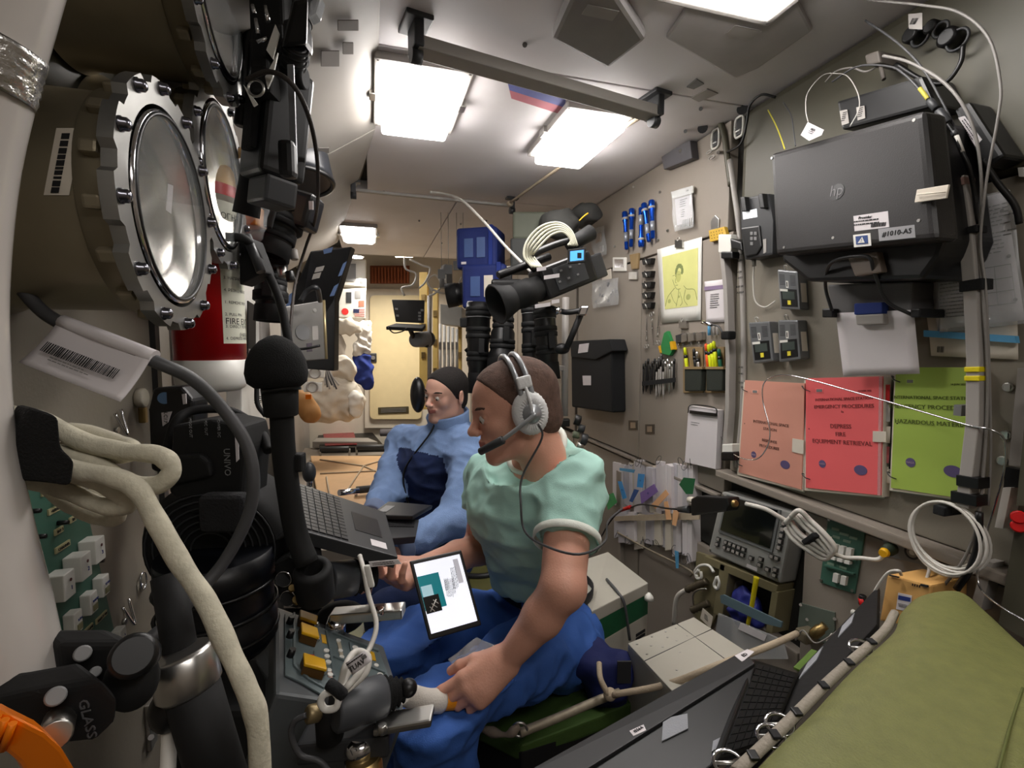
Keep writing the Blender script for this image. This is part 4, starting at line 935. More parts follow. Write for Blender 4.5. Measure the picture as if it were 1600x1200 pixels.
for i, px in enumerate((1108, 1115, 1121)):
    t = T('crayon', ('light blue pen under the notice', 'grey pen under the notice, second of three', 'grey pen under the notice next to the post')[i], 'pen', W(px, 525, .01)); obj('barrel', M().cyl(W(px, 508, .01), W(px, 524, .01), .005, seg=8, ch=.001), skyblue if i == 0 else lgrey, t)
# ---- pad of paper
t = T('paper_pad', 'white note pad on a clipboard hanging from a black clamp, below the pens', 'notepad', W(1095, 735, .02))
q = [(1076, 634), (1122, 641), (1118, 733), (1070, 722)]; obj('board', slabW([(1078, 634), (1124, 641), (1121, 731), (1074, 722)], .008, 0), dgrey, t); obj('pages', slabW(q, .03, .008), paper, t)
f = frameW(q, .0305); m = M()
for a_, w_ in ((.27, .3), (.31, .25)): rquad(f, .12, a_, .12 + w_, a_ + .006, 0, .0004, m)
obj('print_lines', m, ink, t); obj('clamp', M().tube([W(1075, 645, .036), W(1080, 633, .034), W(1116, 637, .034), W(1120, 650, .036)], .002, 6), black, t); obj('clamp_bar', slabW([(1077, 641), (1118, 646), (1118, 651), (1077, 646)], .038, .03, .001), black, t)
cable([W(1136, 238, .01), W(1158, 224, .02), W(1167, 190, .03), W(1172, 164, .04), W(1190, 148, .04), W(1212, 152, .02)], .0035, black, 'dark cable arching past the right white framed latch')
cable([W(1290, 128, .05), W(1305, 112, .06), W(1330, 106, .06), W(1352, 112, .06), W(1372, 104, .06)], .002, cablegrey2, 'thin cable bunch under the ceiling left of the black box')
cable([W(1400, 100, .08), W(1440, 124, .07), W(1475, 130, .06), W(1500, 100, .05), W(1505, 70, .05)], .004, black, 'black looped cable in the dark top right corner')
for k_, (px, py, s_) in enumerate(((1438, 58, .016), (1470, 46, .013), (1496, 62, .018))):
    t = T('round_connector', 'black round connector in the top right corner, %s from the left' % ORD[k_], 'connector', W(px, py + 10, .03)); obj('shell', M().lathe([(0, s_ * .8), (.004, s_), (.03, s_), (.034, s_ * .7)], W(px, py, .0), -X, 18), black, t); obj('collar', M().ring(W(px, py, .028), X, s_, .003, 20, 6), dgrey, t)
t = T('paper_tag', 'grey-white tag hanging in the top right corner above the connectors', 'tag', W(1430, 45, .05)); obj('card', slabW([(1419, 22), (1441, 20), (1441, 46), (1420, 45)], .07, .069), lgrey, t); f = frameW([(1419, 22), (1441, 20), (1441, 46), (1420, 45)], .0705); barcode(f[0](.4, .5), f[1], f[2], .012, .01, t, 9)
t = T('cable_clamp', 'grey clip holding the cables under the ceiling above the printer', 'clip', W(1362, 100, .02)); obj('block', slabW([(1350, 86), (1372, 78), (1376, 98), (1354, 102)], .08, 0, .004), mat('clip_dull', (96, 90, 84), .6), t); obj('tail', M().cyl(W(1375, 98, .06), W(1381, 124, .07), .004, seg=8), mat('clip_dull', (96, 90, 84), .6), t)
# ================================================================ the two men
CR = V((math.cos(YAW), -math.sin(YAW), 0)); CF = V((math.sin(YAW), math.cos(YAW), 0))
mint = mat('mint_jersey', (172, 216, 204), .85, var=.03, bump=.35, bscale=600); trim = mat('white_rib', (226, 230, 220), .85, bump=.4, bscale=500)
bluetr = mat('blue_trouser_cloth', (56, 96, 172), .8, var=.06, scale=8, bump=.35, bscale=500)
belt = mat('black_belt', (34, 34, 38), .6, bump=.4, bscale=200)
fleece = mat('fleece_light_blue', (124, 150, 194), .95, var=.06, scale=40, bump=.8, bscale=420); fleeced = mat('fleece_navy', (32, 46, 84), .95, var=.1, scale=40, bump=.8, bscale=420)
hair1 = mat('hair_brown_grey', (92, 70, 60), .85, var=.25, scale=60, bump=.8, bscale=900); hair2 = mat('hair_dark', (30, 24, 22), .8, var=.25, scale=60, bump=1, bscale=700)
def bb(*pts, m=.15): a = np.array([tuple(p) for p in pts]); return a.min(0) - m, a.max(0) + m
# ---------- the nearer man: mint T-shirt, blue trousers, headset
hd = P(804, 639, 1.03); nk = P(836, 722, 1.10)
shL, shR = P(893, 755, 1.00), P(770, 750, 1.24); elL, wrL = P(879, 917, .85), P(793, 1030, .88); elR, wrR = P(748, 858, 1.26), P(656, 888, 1.06)
wa = P(848, 890, 1.26); hip = P(853, 958, 1.34); hpL, hpR = P(880, 1005, 1.22), P(825, 975, 1.42); knL, knR = P(672, 1080, .88), P(622, 985, 1.10)
anL, anR = knL + V((.03, .02, -.40)), knR + V((.02, .05, -.40))
ch = (shL + shR) / 2 - Z * .07
man = T('person', 'man in a mint green T-shirt, blue trousers and white headset, sitting in profile with a tablet on his lap', 'person', V((hip.x, hip.y, -1.0)))
man['label'] = 'seated man in mint green T-shirt and white headset, facing left'
f1 = (-CR * .97 - CF * .24 - Z * .24); fr1 = frame_of(f1, Z - CR * .06)
HP, HF, hmi = put_head(man, hd, fr1, .885, skin1, .15, hair1, front=.060)
fwd = V((shL - shR)).cross(Z).normalized(); fwd = fwd if fwd.dot(CR) < 0 else -fwd
sh_ax = (shL - shR).normalized()
# arms with hands
lo, hi = bb(shL, elL, wrL, wrL + (wrL - elL).normalized() * .16, m=.07); S = Field(lo, hi, .0028)
S.cap(shL, elL, .050, .040, k=0); S.ell(elL - CF * .004 + CR * .006, (.034, .034, .034), k=.012)
m1 = elL.lerp(wrL, .4) + CR * .004; S.cap(elL, m1, .037, .036, k=.012); S.cap(m1, wrL, .035, .0235, k=.012)
fL = P(716, 1095, .85) - wrL; pnL = CF * .85 - Z * .45 - CR * .1
tipL = hand(S, wrL, fL, pnL, True, ((.2, .45, .4), (.42, .75, .55), (.6, .9, .6), (.75, 1.0, .6)), .07, .97, thumb=(.35, .35, .3), thumb_out=.62)
A1 = S.mesh(1)
lo, hi = bb(shR, elR, wrR, wrR + (wrR - elR).normalized() * .16, m=.07); S = Field(lo, hi, .003)
S.cap(shR, elR, .05, .040, k=0); m1 = elR.lerp(wrR, .4); S.cap(elR, m1, .039, .037, k=.012); S.cap(m1, wrR, .036, .025, k=.012)
fR = P(600, 912, .95) - wrR; pnR = -CF * .5 + Z * .8
hand(S, wrR, fR, pnR, False, ((.35, .5, .3), (.45, .55, .3), (.55, .6, .3), (.6, .6, .35)), .05, 1.0, thumb=(.25, .25, .1), thumb_out=.75)
A2 = S.mesh(1)
lo, hi = bb(shL, shR, hip, hpL, hpR, m=.12); S = Field(lo, hi, .007)
S.cap(nk - Z * .02, ch, .06, .08, k=.03); S.cap(ch, wa, .085, .08, k=.02); S.cap(wa, hip, .085, .09, k=.02); S.cap(shL, shR, .045, .045, k=.03); A3 = S.mesh(1)
BP, BF = join([(HP, HF), A1, A2, A3]); nobj('body', BP, BF, [skin1, lipm], man, np.concatenate([hmi, np.zeros(len(BF) - len(HF), int)]))
# T-shirt
slL = shL.lerp(elL, .62); slR = shR.lerp(elR, .42)
lo, hi = bb(shL, shR, hip, slL, slR, m=.16); S = Field(lo, hi, .006)
sx = sh_ax
S.cap(shL - sx * .02, shR + sx * .02, .068, .062, k=.05); S.cap(ch + Z * .03 + fwd * .02 + sx * .05, wa + fwd * .015 + sx * .03, .108, .100, k=.06); S.cap(ch + Z * .03 + fwd * .02 - sx * .05, wa + fwd * .02 - sx * .03, .105, .100, k=.06)
S.cap(wa + fwd * .01, hip + Z * .05, .108, .104, k=.03); nc = P(838, 701, 1.09); nn = (Z * .74 - CR * .44 - CF * .50).normalized(); S.cap(nc - nn * .05, ch, .066, .10, k=.05); S.cap(nc - nn * .06, shL, .05, .055, k=.05); S.cap(nc - nn * .06, shR, .05, .055, k=.05); S.cap(nc - nn * .06, nc + nn * .02, .072, .072, k=.02)
S.cap(shL, slL + (elL - shL) * .10, .060, .060, k=.045); S.cap(shR, slR + (elR - shR) * .1, .062, .060, k=.045)
dL = (elL - shL).normalized(); dR = (elR - shR).normalized()
S.plane(slL + dL * .0, dL, .004, *[a for a in bb(slL + dL * .055, m=.075)]); S.plane(slR, dR, .004, *[a for a in bb(slR + dR * .055, m=.072)])
bdn = (hip - wa).normalized(); hem = hip + Z * .100; S.plane(hem, -Z + fwd * .15, .004, *[a for a in bb(hem - Z * .10, m=.17)])

S.discut(nc, nn, .125); S.cap(nc - nn * .03, nc + nn * .1, .063, .063, k=0, op='s'); SP, SF = S.mesh(2); SP = folds(SP, SF, .0115, (7, 7, 12), 4, lambda p: np.clip((np.linalg.norm(p - np.array(nc), axis=1) - .07) / .06, 0, 1)); SP = folds(SP, SF, .004, (20, 20, 26), 9)
nobj('t_shirt', SP, SF, mint, man)
def hemring(c, d, r, w, m_, name, ry=None, par=man):
    obj(name, M().lathe([(-w, r), (-w * .9, r + .0035), (w * .9, r + .0035), (w, r)], c, d, 36, caps=False), m_, par)
hemring(slL - dL * .008, dL, .0615, .0075, trim, 'sleeve_trim'); hemring(slR - dR * .008, dR, .0605, .0075, trim, 'sleeve_trim')
obj('collar', M().ring(nc + nn * .001, nn, .0685, .0075, 40, 8), trim, man)
# trousers
lo, hi = bb(hip, hpL, hpR, knL, knR, anL, anR, m=.15); S = Field(lo, hi, .0075)
S.ell(hip - Z * .03, (.135, .135, .105), k=.05); S.cap(hpL, hpR, .095, .095, k=.05); S.cap(hip + Z * .07, hip - Z * .03, .108, .118, k=.03)
for h_, k_, a_ in ((hpL, knL, anL), (hpR, knR, anR)):
    S.cap(h_, k_, .098, .078, k=.035); S.ell(k_, (.083, .083, .083), k=.03); S.cap(k_, a_, .078, .068, k=.03)
S.plane(hip + Z * .090, Z, .004)
TP, TF = S.mesh(2); TP = folds(TP, TF, .013, (8, 8, 7), 2); TP = folds(TP, TF, .005, (22, 22, 20), 7); nobj('trousers', TP, TF, bluetr, man)
obj('belt', M().lathe([(-.020, .126), (-.018, .130), (.018, .130), (.020, .126)], hip + Z * .080 + fwd * .0, Z - fwd * .1, 40, caps=False), belt, man)
for s, a_ in ((1, .4), (-1, 1.2), (-1, 2.4)):
    q = hip + Z * .080 + (fwd * math.cos(a_ * s) + sx * math.sin(a_ * s)) * .131; obj('belt_loop', M().box(q, (.008, .012, .05), (basis(Z)[0], sx, Z), .002), bluetr, man)
for a_, nm in ((anL, 'shoe'), (anR, 'shoe')):
    obj(nm, M().ell(a_ + fwd * .05 - Z * .05, (.05, .12, .045), (fwd.cross(Z), fwd, Z)), dgrey, man)
# headset
hs = T('headset', 'white padded headset with a grey boom microphone worn by the man in mint', 'headset', hd)
R1, F1, U1 = V(fr1[0]), V(fr1[1]), V(fr1[2]); sc = .885
padw = mat('headset_pad_white', (222, 222, 222), .8, bump=.5, bscale=200); hgrey = mat('headset_grey', (150, 152, 155), .35, .3)
for s in (-1, 1):
    c = hd + R1 * s * .084 * sc - F1 * .012 - U1 * .002; o = R1 * s
    m = M(); m.ring(c + o * .004, o, .022, .0155, 40, 14, u=F1, ry=.030)
    p = obj('ear_pad', m, padw, hs); m = M()
    for k in range(30):
        q = 2 * math.pi * k / 30; w0 = F1 * math.cos(q); w1 = U1 * math.sin(q); m.tube([c + w0 * .010 + w1 * .018 + o * .013, c + w0 * .022 + w1 * .030 + o * .0198, c + w0 * .0365 + w1 * .0445 + o * .007], .0016, 5, 3)
    obj('pleats', m, padw, p)
    obj('cup', M().lathe([(0, .020), (.012, .020), (.016, .017), (.018, .008), (.023, .007), (.025, .003)], c + o * .008, o, 28), hgrey, hs)
    obj('yoke', M().tube([c + o * .022 + U1 * .0, c + o * .026 + U1 * .03, hd + R1 * s * .088 + U1 * .06 - F1 * .012], .0035, 8).box(hd + R1 * s * .090 + U1 * .062 - F1 * .012, (.01, .030, .024), (R1, F1, U1), .004), padw, hs)
for df in (-.012, .010):
    obj('headband', M().tube([hd + R1 * math.cos(a) * .083 + U1 * (.030 + math.sin(a) * .086) - F1 * (.012 - df) for a in [math.pi * (-.08 + 1.16 * i / 12) for i in range(13)]], .0055, 8, 4), hgrey, hs)
bl = hd - R1 * .115 - F1 * .014
obj('boom', M().tube([bl, bl + F1 * .03 - U1 * .014 + R1 * .004, bl + F1 * .075 - U1 * .036 + R1 * .018], .0045, 8), hgrey, hs)
obj('microphone', M().cyl(bl + F1 * .070 - U1 * .034 + R1 * .016, bl + F1 * .118 - U1 * .052 + R1 * .045, .0085, .0075, 12, .002), dgrey, hs)
obj('cord', M().tube([bl - U1 * .02, bl - U1 * .05, P(816, 745, .93), P(814, 790, .91), P(820, 830, .90), P(850, 852, .84), P(905, 866, .78), P(945, 846, .86), P(950, 815, 1.02), P(972, 795, 1.1)], .0022, 7), cablegrey, hs)
# ---------- the farther man: blue fleece
hd2 = P(697, 616, 1.74); nk2 = P(703, 662, 1.78)
s2L, s2R = P(735, 702, 1.70), P(628, 692, 1.94); e2L, w2L = P(712, 812, 1.52), P(622, 858, 1.36); e2R, w2R = P(606, 768, 1.74), P(582, 802, 1.58)
wa2, hip2 = P(690, 830, 1.86), P(695, 900, 1.9); k2L, k2R = P(610, 960, 1.48), P(560, 930, 1.66)
man2 = T('person', 'seated man in a light blue and navy fleece, smiling, behind the other man', 'person', V((hip2.x, hip2.y, -1.2)))
f2 = (-CR * .60 - CF * .80 - Z * .10); fr2 = frame_of(f2, Z + CR * .14)
HP, HF, hmi = put_head(man2, hd2, fr2, .80, skin2, 1., hair2, front=.074)
fwd2 = (s2L - s2R).cross(Z).normalized(); fwd2 = fwd2 if fwd2.dot(CR) < 0 else -fwd2
parts = [(HP, HF)]
for e, w, left, f_, pn in ((e2L, w2L, True, (w2L - e2L) - Z * .05, -Z - CF * .2), (e2R, w2R, False, (w2R - e2R), -Z)):
    lo, hi = bb(e, w, w + (w - e).normalized() * .15, m=.06); S = Field(lo, hi, .0035)
    S.cap(e.lerp(w, .4), w, .037, .026, k=.03); hand(S, w, f_, pn, left, (.35, .4, .25), .05, .98, thumb=(.3, .3, .2), thumb_out=.6); parts.append(S.mesh(1))
lo, hi = bb(s2L, s2R, hip2, m=.1); S = Field(lo, hi, .008); ch2 = (s2L + s2R) / 2 - Z * .08
S.cap(nk2 - Z * .02, ch2, .06, .09, k=.05); S.cap(ch2, wa2, .10, .09, k=.05); S.cap(wa2, hip2, .09, .09, k=.05); parts.append(S.mesh(1))
BP, BF = join(parts); nobj('body', BP, BF, [skin2, lipm], man2, np.concatenate([hmi, np.zeros(len(BF) - len(HF), int)]))
lo, hi = bb(s2L, s2R, hip2, e2L, e2R, w2L, w2R, m=.14); S = Field(lo, hi, .0065); sx2 = (s2L - s2R).normalized()
S.cap(s2L - sx2 * .02, s2R + sx2 * .02, .072, .070, k=.05); S.cap(ch2 + fwd2 * .015 + sx2 * .04, wa2 + sx2 * .03, .112, .105, k=.06); S.cap(ch2 + fwd2 * .015 - sx2 * .04, wa2 - sx2 * .03, .112, .105, k=.06)
S.cap(wa2, hip2 + Z * .03, .125, .13, k=.05); S.cap(nk2 - Z * .03, ch2, .075, .10, k=.05)
for s_, e_, w_ in ((s2L, e2L, w2L), (s2R, e2R, w2R)): S.cap(s_, e_, .068, .058, k=.04); S.cap(e_, w_.lerp(e_, .08), .058, .043, k=.03)
S.cap(nk2 - Z * .05, nk2 + Z * .01, .072, .068, k=.03)
S.cap(nk2 - Z * .0 - fwd2 * -.01, nk2 + Z * .10 + fwd2 * .02, .060, .066, k=.006, op='s'); S.plane(nk2 + Z * .045 + fwd2 * .0, Z + fwd2 * .25, .005, *bb(nk2 + Z * .09, m=.12))
SP, SF = S.mesh(2); SP = folds(SP, SF, .012, (6, 6, 12), 3); SP = folds(SP, SF, .004, (18, 18, 26), 5)
fc = SP[F_idx] if False else SP[SF].mean(1)
def segd(p, a, b):
    a, b = np.array(a), np.array(b); t = np.clip(((p - a) @ (b - a)) / ((b - a) @ (b - a)), 0, 1); return np.linalg.norm(p - a - t[:, None] * (b - a), axis=1)
arm = np.minimum(np.minimum(segd(fc, s2L, e2L), segd(fc, e2L, w2L)), np.minimum(segd(fc, s2R, e2R), segd(fc, e2R, w2R)))
tor = np.minimum(segd(fc, ch2 + sx2 * .03, hip2), segd(fc, ch2 - sx2 * .03, hip2)) - .045
lat = (fc - np.array(ch2)) @ np.array(sx2)
dark = (fc[:, 2] < ch2.z + .085 - .10 * np.abs(lat)) & (arm > tor - .015) & (np.abs(lat) < .17)
nobj('fleece_jacket', SP, SF, [fleece, fleeced], man2, dark.astype(int))
cn = [nk2 + fwd2 * .07 + Z * .03 + sx2 * .0, nk2 + fwd2 * .095 - Z * .02, ch2 + fwd2 * .138 + Z * .02, ch2 + fwd2 * .135 - Z * .08, wa2 + fwd2 * .12 + Z * .04]
obj('zip', M().tube(cn, .0035, 6), black, man2)
obj('piping', M().tube([s2R + sx2 * .09 + fwd2 * .055 + Z * .03, s2R + sx2 * .085 + fwd2 * .10 - Z * .06, s2R + sx2 * .07 + fwd2 * .12 - Z * .16], .002, 5), black, man2)
obj('stand_collar', M().lathe([(-.035, .068), (-.01, .072), (.050, .080), (.056, .077), (.054, .070), (-.02, .062)], nk2 - Z * .01, Z * .93 + fwd2 * .22, 40, caps=False), fleece, man2)
for w_, e_ in ((w2L, e2L), (w2R, e2R)):
    d = (w_ - e_).normalized(); obj('cuff', M().lathe([(-.028, .040), (-.022, .041), (.012, .038), (.016, .034)], w_ - d * .004, d, 20), mat('cuff_grey_blue', (112, 126, 156), .9), man2)
lo, hi = bb(hip2, k2L, k2R, k2L - Z * .35, k2R - Z * .35, m=.13); S = Field(lo, hi, .011); S.ell(hip2 - Z * .03, (.15, .15, .11), k=.05)
for s, k_ in ((1, k2L), (-1, k2R)): S.cap(hip2 + sx2 * .08 * s - Z * .04, k_, .095, .075, k=.03); S.cap(k_, k_ - Z * .35, .072, .06, k=.03)
TP, TF = S.mesh(2); nobj('trousers', TP, TF, fleeced, man2)
# ================================================================ near left: round flanged ports
def PLN(px, py, p0, n, off=0):
    n = V(n).normalized(); r = ray(px, py); return r * (n.dot(V(p0)) / n.dot(r)) + n * off
turned = mat('turned_metal', (206, 204, 196), .24, 1, var=.05, scale=40)
_b = turned.node_tree.nodes['Principled BSDF']; _b.inputs['Anisotropic'].default_value = .9; _t = turned.node_tree.nodes.new('ShaderNodeTangent'); _t.direction_type = 'RADIAL'; _t.axis = 'X'; turned.node_tree.links.new(_t.outputs[0], _b.inputs['Tangent'])
def port(c, R_, label, length, tag=True, back=True):
    c = V(c); t = T('flanged_port', label, 'port', c - Z * R_, 'bolted round ports')
    N = 144; vs = []; fs = []
    def rad(k):
        q = (k / N * 12) % 1; return R_ if q < .62 else R_ * .945
    ro = [rad(k) for k in range(N)]
    ring = []
    for xx, kind in ((0, 'i'), (0, 'o'), (-.014, 'o'), (-.014, 'i')):
        for k in range(N):
            a = 2 * math.pi * k / N; r = ro[k] if kind == 'o' else R_ * .80; ring.append(c + V((xx, math.cos(a) * r, math.sin(a) * r)))
    for j in range(4):
        for k in range(N): k2 = (k + 1) % N; j2 = (j + 1) % 4; fs.append([j * N + k, j2 * N + k, j2 * N + k2, j * N + k2])
    obj('flange', M().add(ring, fs), mat('cast_aluminium', (150, 149, 145), .42, .9, var=.06, scale=20), t)
    obj('inner_lip', M().lathe([(.0, R_ * .77), (.003, R_ * .765), (.003, R_ * .74), (-.01, R_ * .73)], c, X, 64, caps=False), chrome, t)
    obj('seal', M().ring(c + X * .002, X, R_ * .735, .003, 64, 6), black, t)
    obj('glass', M().lathe([(0, R_ * .73), (.003, R_ * .73)], c + X * .0005, X, 64), glassm, t)
    obj('inner_dish', M().lathe([(-.070, R_ * .02), (-.055, R_ * .20), (-.050, R_ * .24), (-.030, R_ * .55), (-.026, R_ * .60), (-.008, R_ * .74)], c, X, 64, caps=False), turned, t)
    for k in range(12):
        a = 2 * math.pi * (k + .28) / 12; q = c + V((.0, math.cos(a) * R_ * .945, math.sin(a) * R_ * .945))
        b = obj('bolt', M().lathe([(0, .0078), (.003, .0078), (.004, .0066), (.008, .0066), (.0105, .004), (.011, .001)], q - X * .001, X, 14), mat('bolt_steel', (120, 120, 128), .22, 1), t)
    for k in range(16):
        a = 2 * math.pi * (k + .5) / 16; d = V((0, math.cos(a), math.sin(a))); obj('clamp_tab', M().box(c - X * .026 + d * R_ * .86, (.016, .022, .014), (X, d, X.cross(d)), .003), darksteel, t)
    obj('rear_flange', M().lathe([(-.045, R_ * .84), (-.042, R_ * .87), (-.020, R_ * .87), (-.012, R_ * .88)], c, X, 72, caps=False), darksteel, t)
    obj('drum', M().lathe([(-length, R_ * .88), (-length + .012, R_ * .84), (-.040, R_ * .84)], c, X, 72, caps=False), darksteel, t)
    return t, c
cA = P(272, 331, .604)
t, c = port(cA, .148, 'largest bolted round port, in front, barcode label on its metal drum', .18)
a = 2 * math.pi * .0; q = V((c.x - .115, c.y - .163 * .80 * math.cos(.42) , c.z + .163 * .80 * math.sin(.42)))
rr = .1315
def ondrum(px, py, rad=rr, cc=None):
    cc = cc or c; r = ray(px, py); A_ = r.y ** 2 + r.z ** 2; B_ = -2 * (r.y * cc.y + r.z * cc.z); C_ = cc.y ** 2 + cc.z ** 2 - rad ** 2
    D_ = max(B_ * B_ - 4 * A_ * C_, 0); return r * ((-B_ - math.sqrt(D_)) / (2 * A_))
def drumpatch(px0, px1, py0, py1, rad, slant=0, n=10):
    m = M(); vs = []; fs = []
    for j in range(n + 1):
        for i in range(3): vs.append(ondrum(px0 + (px1 - px0) * i / 2 - slant * j / n, py0 + (py1 - py0) * j / n, rad))
    for j in range(n):
        for i in range(2): q = j * 3 + i; fs.append([q, q + 1, q + 4, q + 3])
    return m.add(vs, fs, True)
lb = obj('barcode_label', drumpatch(88, 128, 200, 305, .1252, 20), paper2, t)
g = M(); rr_ = random.Random(5); y = 208
while y < 294: h_ = rr_.choice((4, 7, 9)); g2 = drumpatch(98 - (y - 200) * .19, 111 - (y - 200) * .19, y, y + h_, .1258, h_ * .19, 2); g.add(g2.v, g2.f); y += h_ + rr_.choice((1.5, 2.5))
obj('barcode', g, ink, t)
for p in (((288, 218), (293, 228), (289, 258), (281, 250), 'arrow label'), ((262, 287), (270, 290), (267, 334), (259, 328), 'paper tag')):
    obj('inside_label', M().prism([PLN(*k, c - X * .012, X) for k in p[:4]], X * .0006), paper, t)
obj('arrow', M().prism([PLN(*k, c - X * .0112, X) for k in ((285, 245), (288, 252), (284, 256))], X * .0006), ink, t)
cB = P(350, 280, .885)
port(cB, .163, 'bolted round port seen nearly edge-on, just behind the largest one', .16)
cC = P(342, -22, .735)
port(cC, .163, 'bolted round port cut off by the top edge, above the largest one', .20)
# ---- curved white pole at the left edge
t = T('curved_handrail', 'thick glossy white curved handrail running down the left edge', 'handrail', P(-20, 600, .36))
hp = [P(30, -90, .36), P(4, 0, .36), P(-32, 130, .36), P(-60, 260, .36), P(-76, 420, .36), P(-76, 560, .36), P(-64, 700, .36), P(-34, 840, .36), P(-4, 960, .36), P(22, 1080, .36)]
obj('rail', M().tube(hp, .031, 24, 6), mat('glossy_white_pole', (196, 190, 184), .22, var=.02, coat=.4), t)
obj('foil_tape', M().tube([P(-14, 62, .358), P(-25, 100, .358), P(-35, 138, .358)], .0322, 20, 6, rf=lambda a: 1 + .02 * math.sin(a * 40)), mat('foil_tape', (190, 188, 184), .25, 1, bump=1, bscale=120), t)
# ---- clamp with orange lever gripping the pole
t = T('super_clamp', 'black clamp with an orange lever gripping the white handrail at the bottom left', 'clamp', P(120, 1100, .34))
obj('upper_jaw', M().prism([P(90, 1006, .36), P(200, 1005, .36), P(232, 1020, .36), P(240, 1060, .36), P(180, 1078, .36), P(96, 1062, .36)], CF * .02 - CR * .035, .006, 3), blackm, t)
obj('lower_jaw', M().prism([P(-20, 1098, .325), P(60, 1080, .325), P(160, 1062, .325), P(186, 1092, .325), P(182, 1130, .325), P(150, 1160, .325), P(100, 1165, .325), P(60, 1140, .325), P(-20, 1120, .325)], CF * .02 - CR * .035, .006, 3), blackm, t)
obj('knuckle', M().ell(P(206, 1062, .35), (.017, .016, .022)), blackm, t); obj('knuckle_disc', M().cyl(P(208, 1024, .33), P(216, 1026, .36), .0145, seg=24, ch=.003), black, t)
for px, py, r in ((129, 1021, .0055), (149, 1050, .0038), (87, 1088, .0058)):
    obj('rivet', M().cyl(P(px, py, .312 if py > 1080 else .350), P(px, py, .33 if py > 1080 else .37), r, seg=20, ch=.001), grey, t)
text('GLASS', .0095, P(138, 1122, .321), P(150, 1170, .32) - P(132, 1100, .32), P(150, 1130, .32) - P(130, 1134, .32), mat('moulded_grey', (80, 80, 82), .6), t, 'moulded_letters')
obj('lever_pivot', M().cyl(P(86, 1150, .30), P(95, 1120, .33), .009, seg=16, ch=.001), steel, t)
m = M().prism([P(-20, 1106, .29), P(20, 1120, .29), P(72, 1146, .29), P(98, 1170, .29), P(125, 1215, .29), P(60, 1240, .29), P(30, 1192, .29), P(0, 1168, .29), P(-20, 1155, .29)], CF * .012 - CR * .02, .003, 2); obj('orange_lever', m, orange, t)
for k in range(3): obj('grip_ridge', M().cyl(P(-4 + 12 * k, 1118 + 6 * k, .287), P(-20 + 12 * k, 1160 + 6 * k, .287), .0022, seg=8), orange, t)
# ---- black handle with a steel collar
t = T('black_support_tube', 'black support tube with a steel collar rising from the bottom left', 'tube', P(330, 1200, .42))
obj('tube', M().cyl(P(293, 1050, .40), P(352, 1250, .40), .0205, seg=28), blackm, t); obj('collar', M().lathe([(0, .021), (.003, .024), (.030, .024), (.034, .021)], P(282, 1018, .40), P(293, 1060, .40) - P(282, 1018, .40), 32), steel, t)
obj('rod', M().cyl(P(262, 900, .43), P(284, 1030, .41), .013, seg=18), blackm, t); obj('socket', M().ell(P(262, 1110, .40), (.014, .014, .018)), black, t)
cable([P(262, 1110, .40), P(264, 1150, .40), P(262, 1210, .39)], .006, cablewhite, 'white cable dropping from the black handle at the bottom left')
# ---- green keypad on the near left panel
kp = [(15, 752), (128, 762), (184, 1010), (50, 1010)]
t = T('keypad', 'green control keypad with white push buttons beside the left handrail', 'keypad', L(130, 1010)); obj('plate', M().prism([L(*p, .006) for p in kp], -X * .006), greenm, t)
def Lc(px, py, off=0): return L(px, py, off)
def cell(px, py, w, h, dep, mt, nm, par, b=.002): c_ = Lc(px, py); return obj(nm, M().box(c_ + X * (dep / 2 + .006), (dep, w, h), bevel=b, bseg=3), mt, par)
for px, py, s1, s2 in ((75, 918, '1', ''), (104, 888, '2', ''), (128, 862, '3', '')):
    b = cell(px - 6, py, .025, .036, .022, white, 'push_button', t); c_ = L(px - 6, py) + X * .0292; text(s1, .008, c_ - Z * .004, Y, Z, inkblue, b, 'button_print'); obj('dot', M().cyl(c_ + Z * .007, c_ + Z * .007 + X * .0006, .0022, seg=10), mat('dot_maroon', (90, 50, 50), .6), b)
for px, py, s1 in ((100, 975, 'RTN'), (126, 944, 'RADIO'), (146, 917, 'ICOM'), (175, 998, 'L')):
    b = cell(px - 4, py, .019, .031, .014, white, 'push_button', t); c_ = L(px - 4, py) + X * .0212; text(s1, .0048, c_ + Z * .004, Y, Z, inkblue, b, 'button_print'); obj('window', M().box(c_ - Z * .007, (.0012, .011, .009)), mat('window_olive', (130, 128, 96), .5), b)
for px, py, s1, w in ((75, 797, '<UFA/I>', .026), (82, 830, 'INT 2', .018), (88, 855, 'CHANNEL', .032), (104, 812, 'SEC', .014), (46, 858, 'T1', .014), (128, 985, 'VOLUME', .026), (150, 965, 'SELECT MIC', .030), (60, 770, 'PTT', .014)):
    b = obj('name_plate', M().box(L(px, py) + X * .007, (.002, w, .008)), mat('plate_tan', (176, 168, 128), .6), t); text(s1, .0055, L(px, py) + X * .0082, Y, Z, ink, b, 'plate_print')
for px, py in ((77, 780), (82, 818), (45, 840), (36, 800), (141, 878)): obj('toggle', M().cyl(L(px, py) + X * .006, L(px, py) + X * .018, .0035, .0028, 10), black, t)
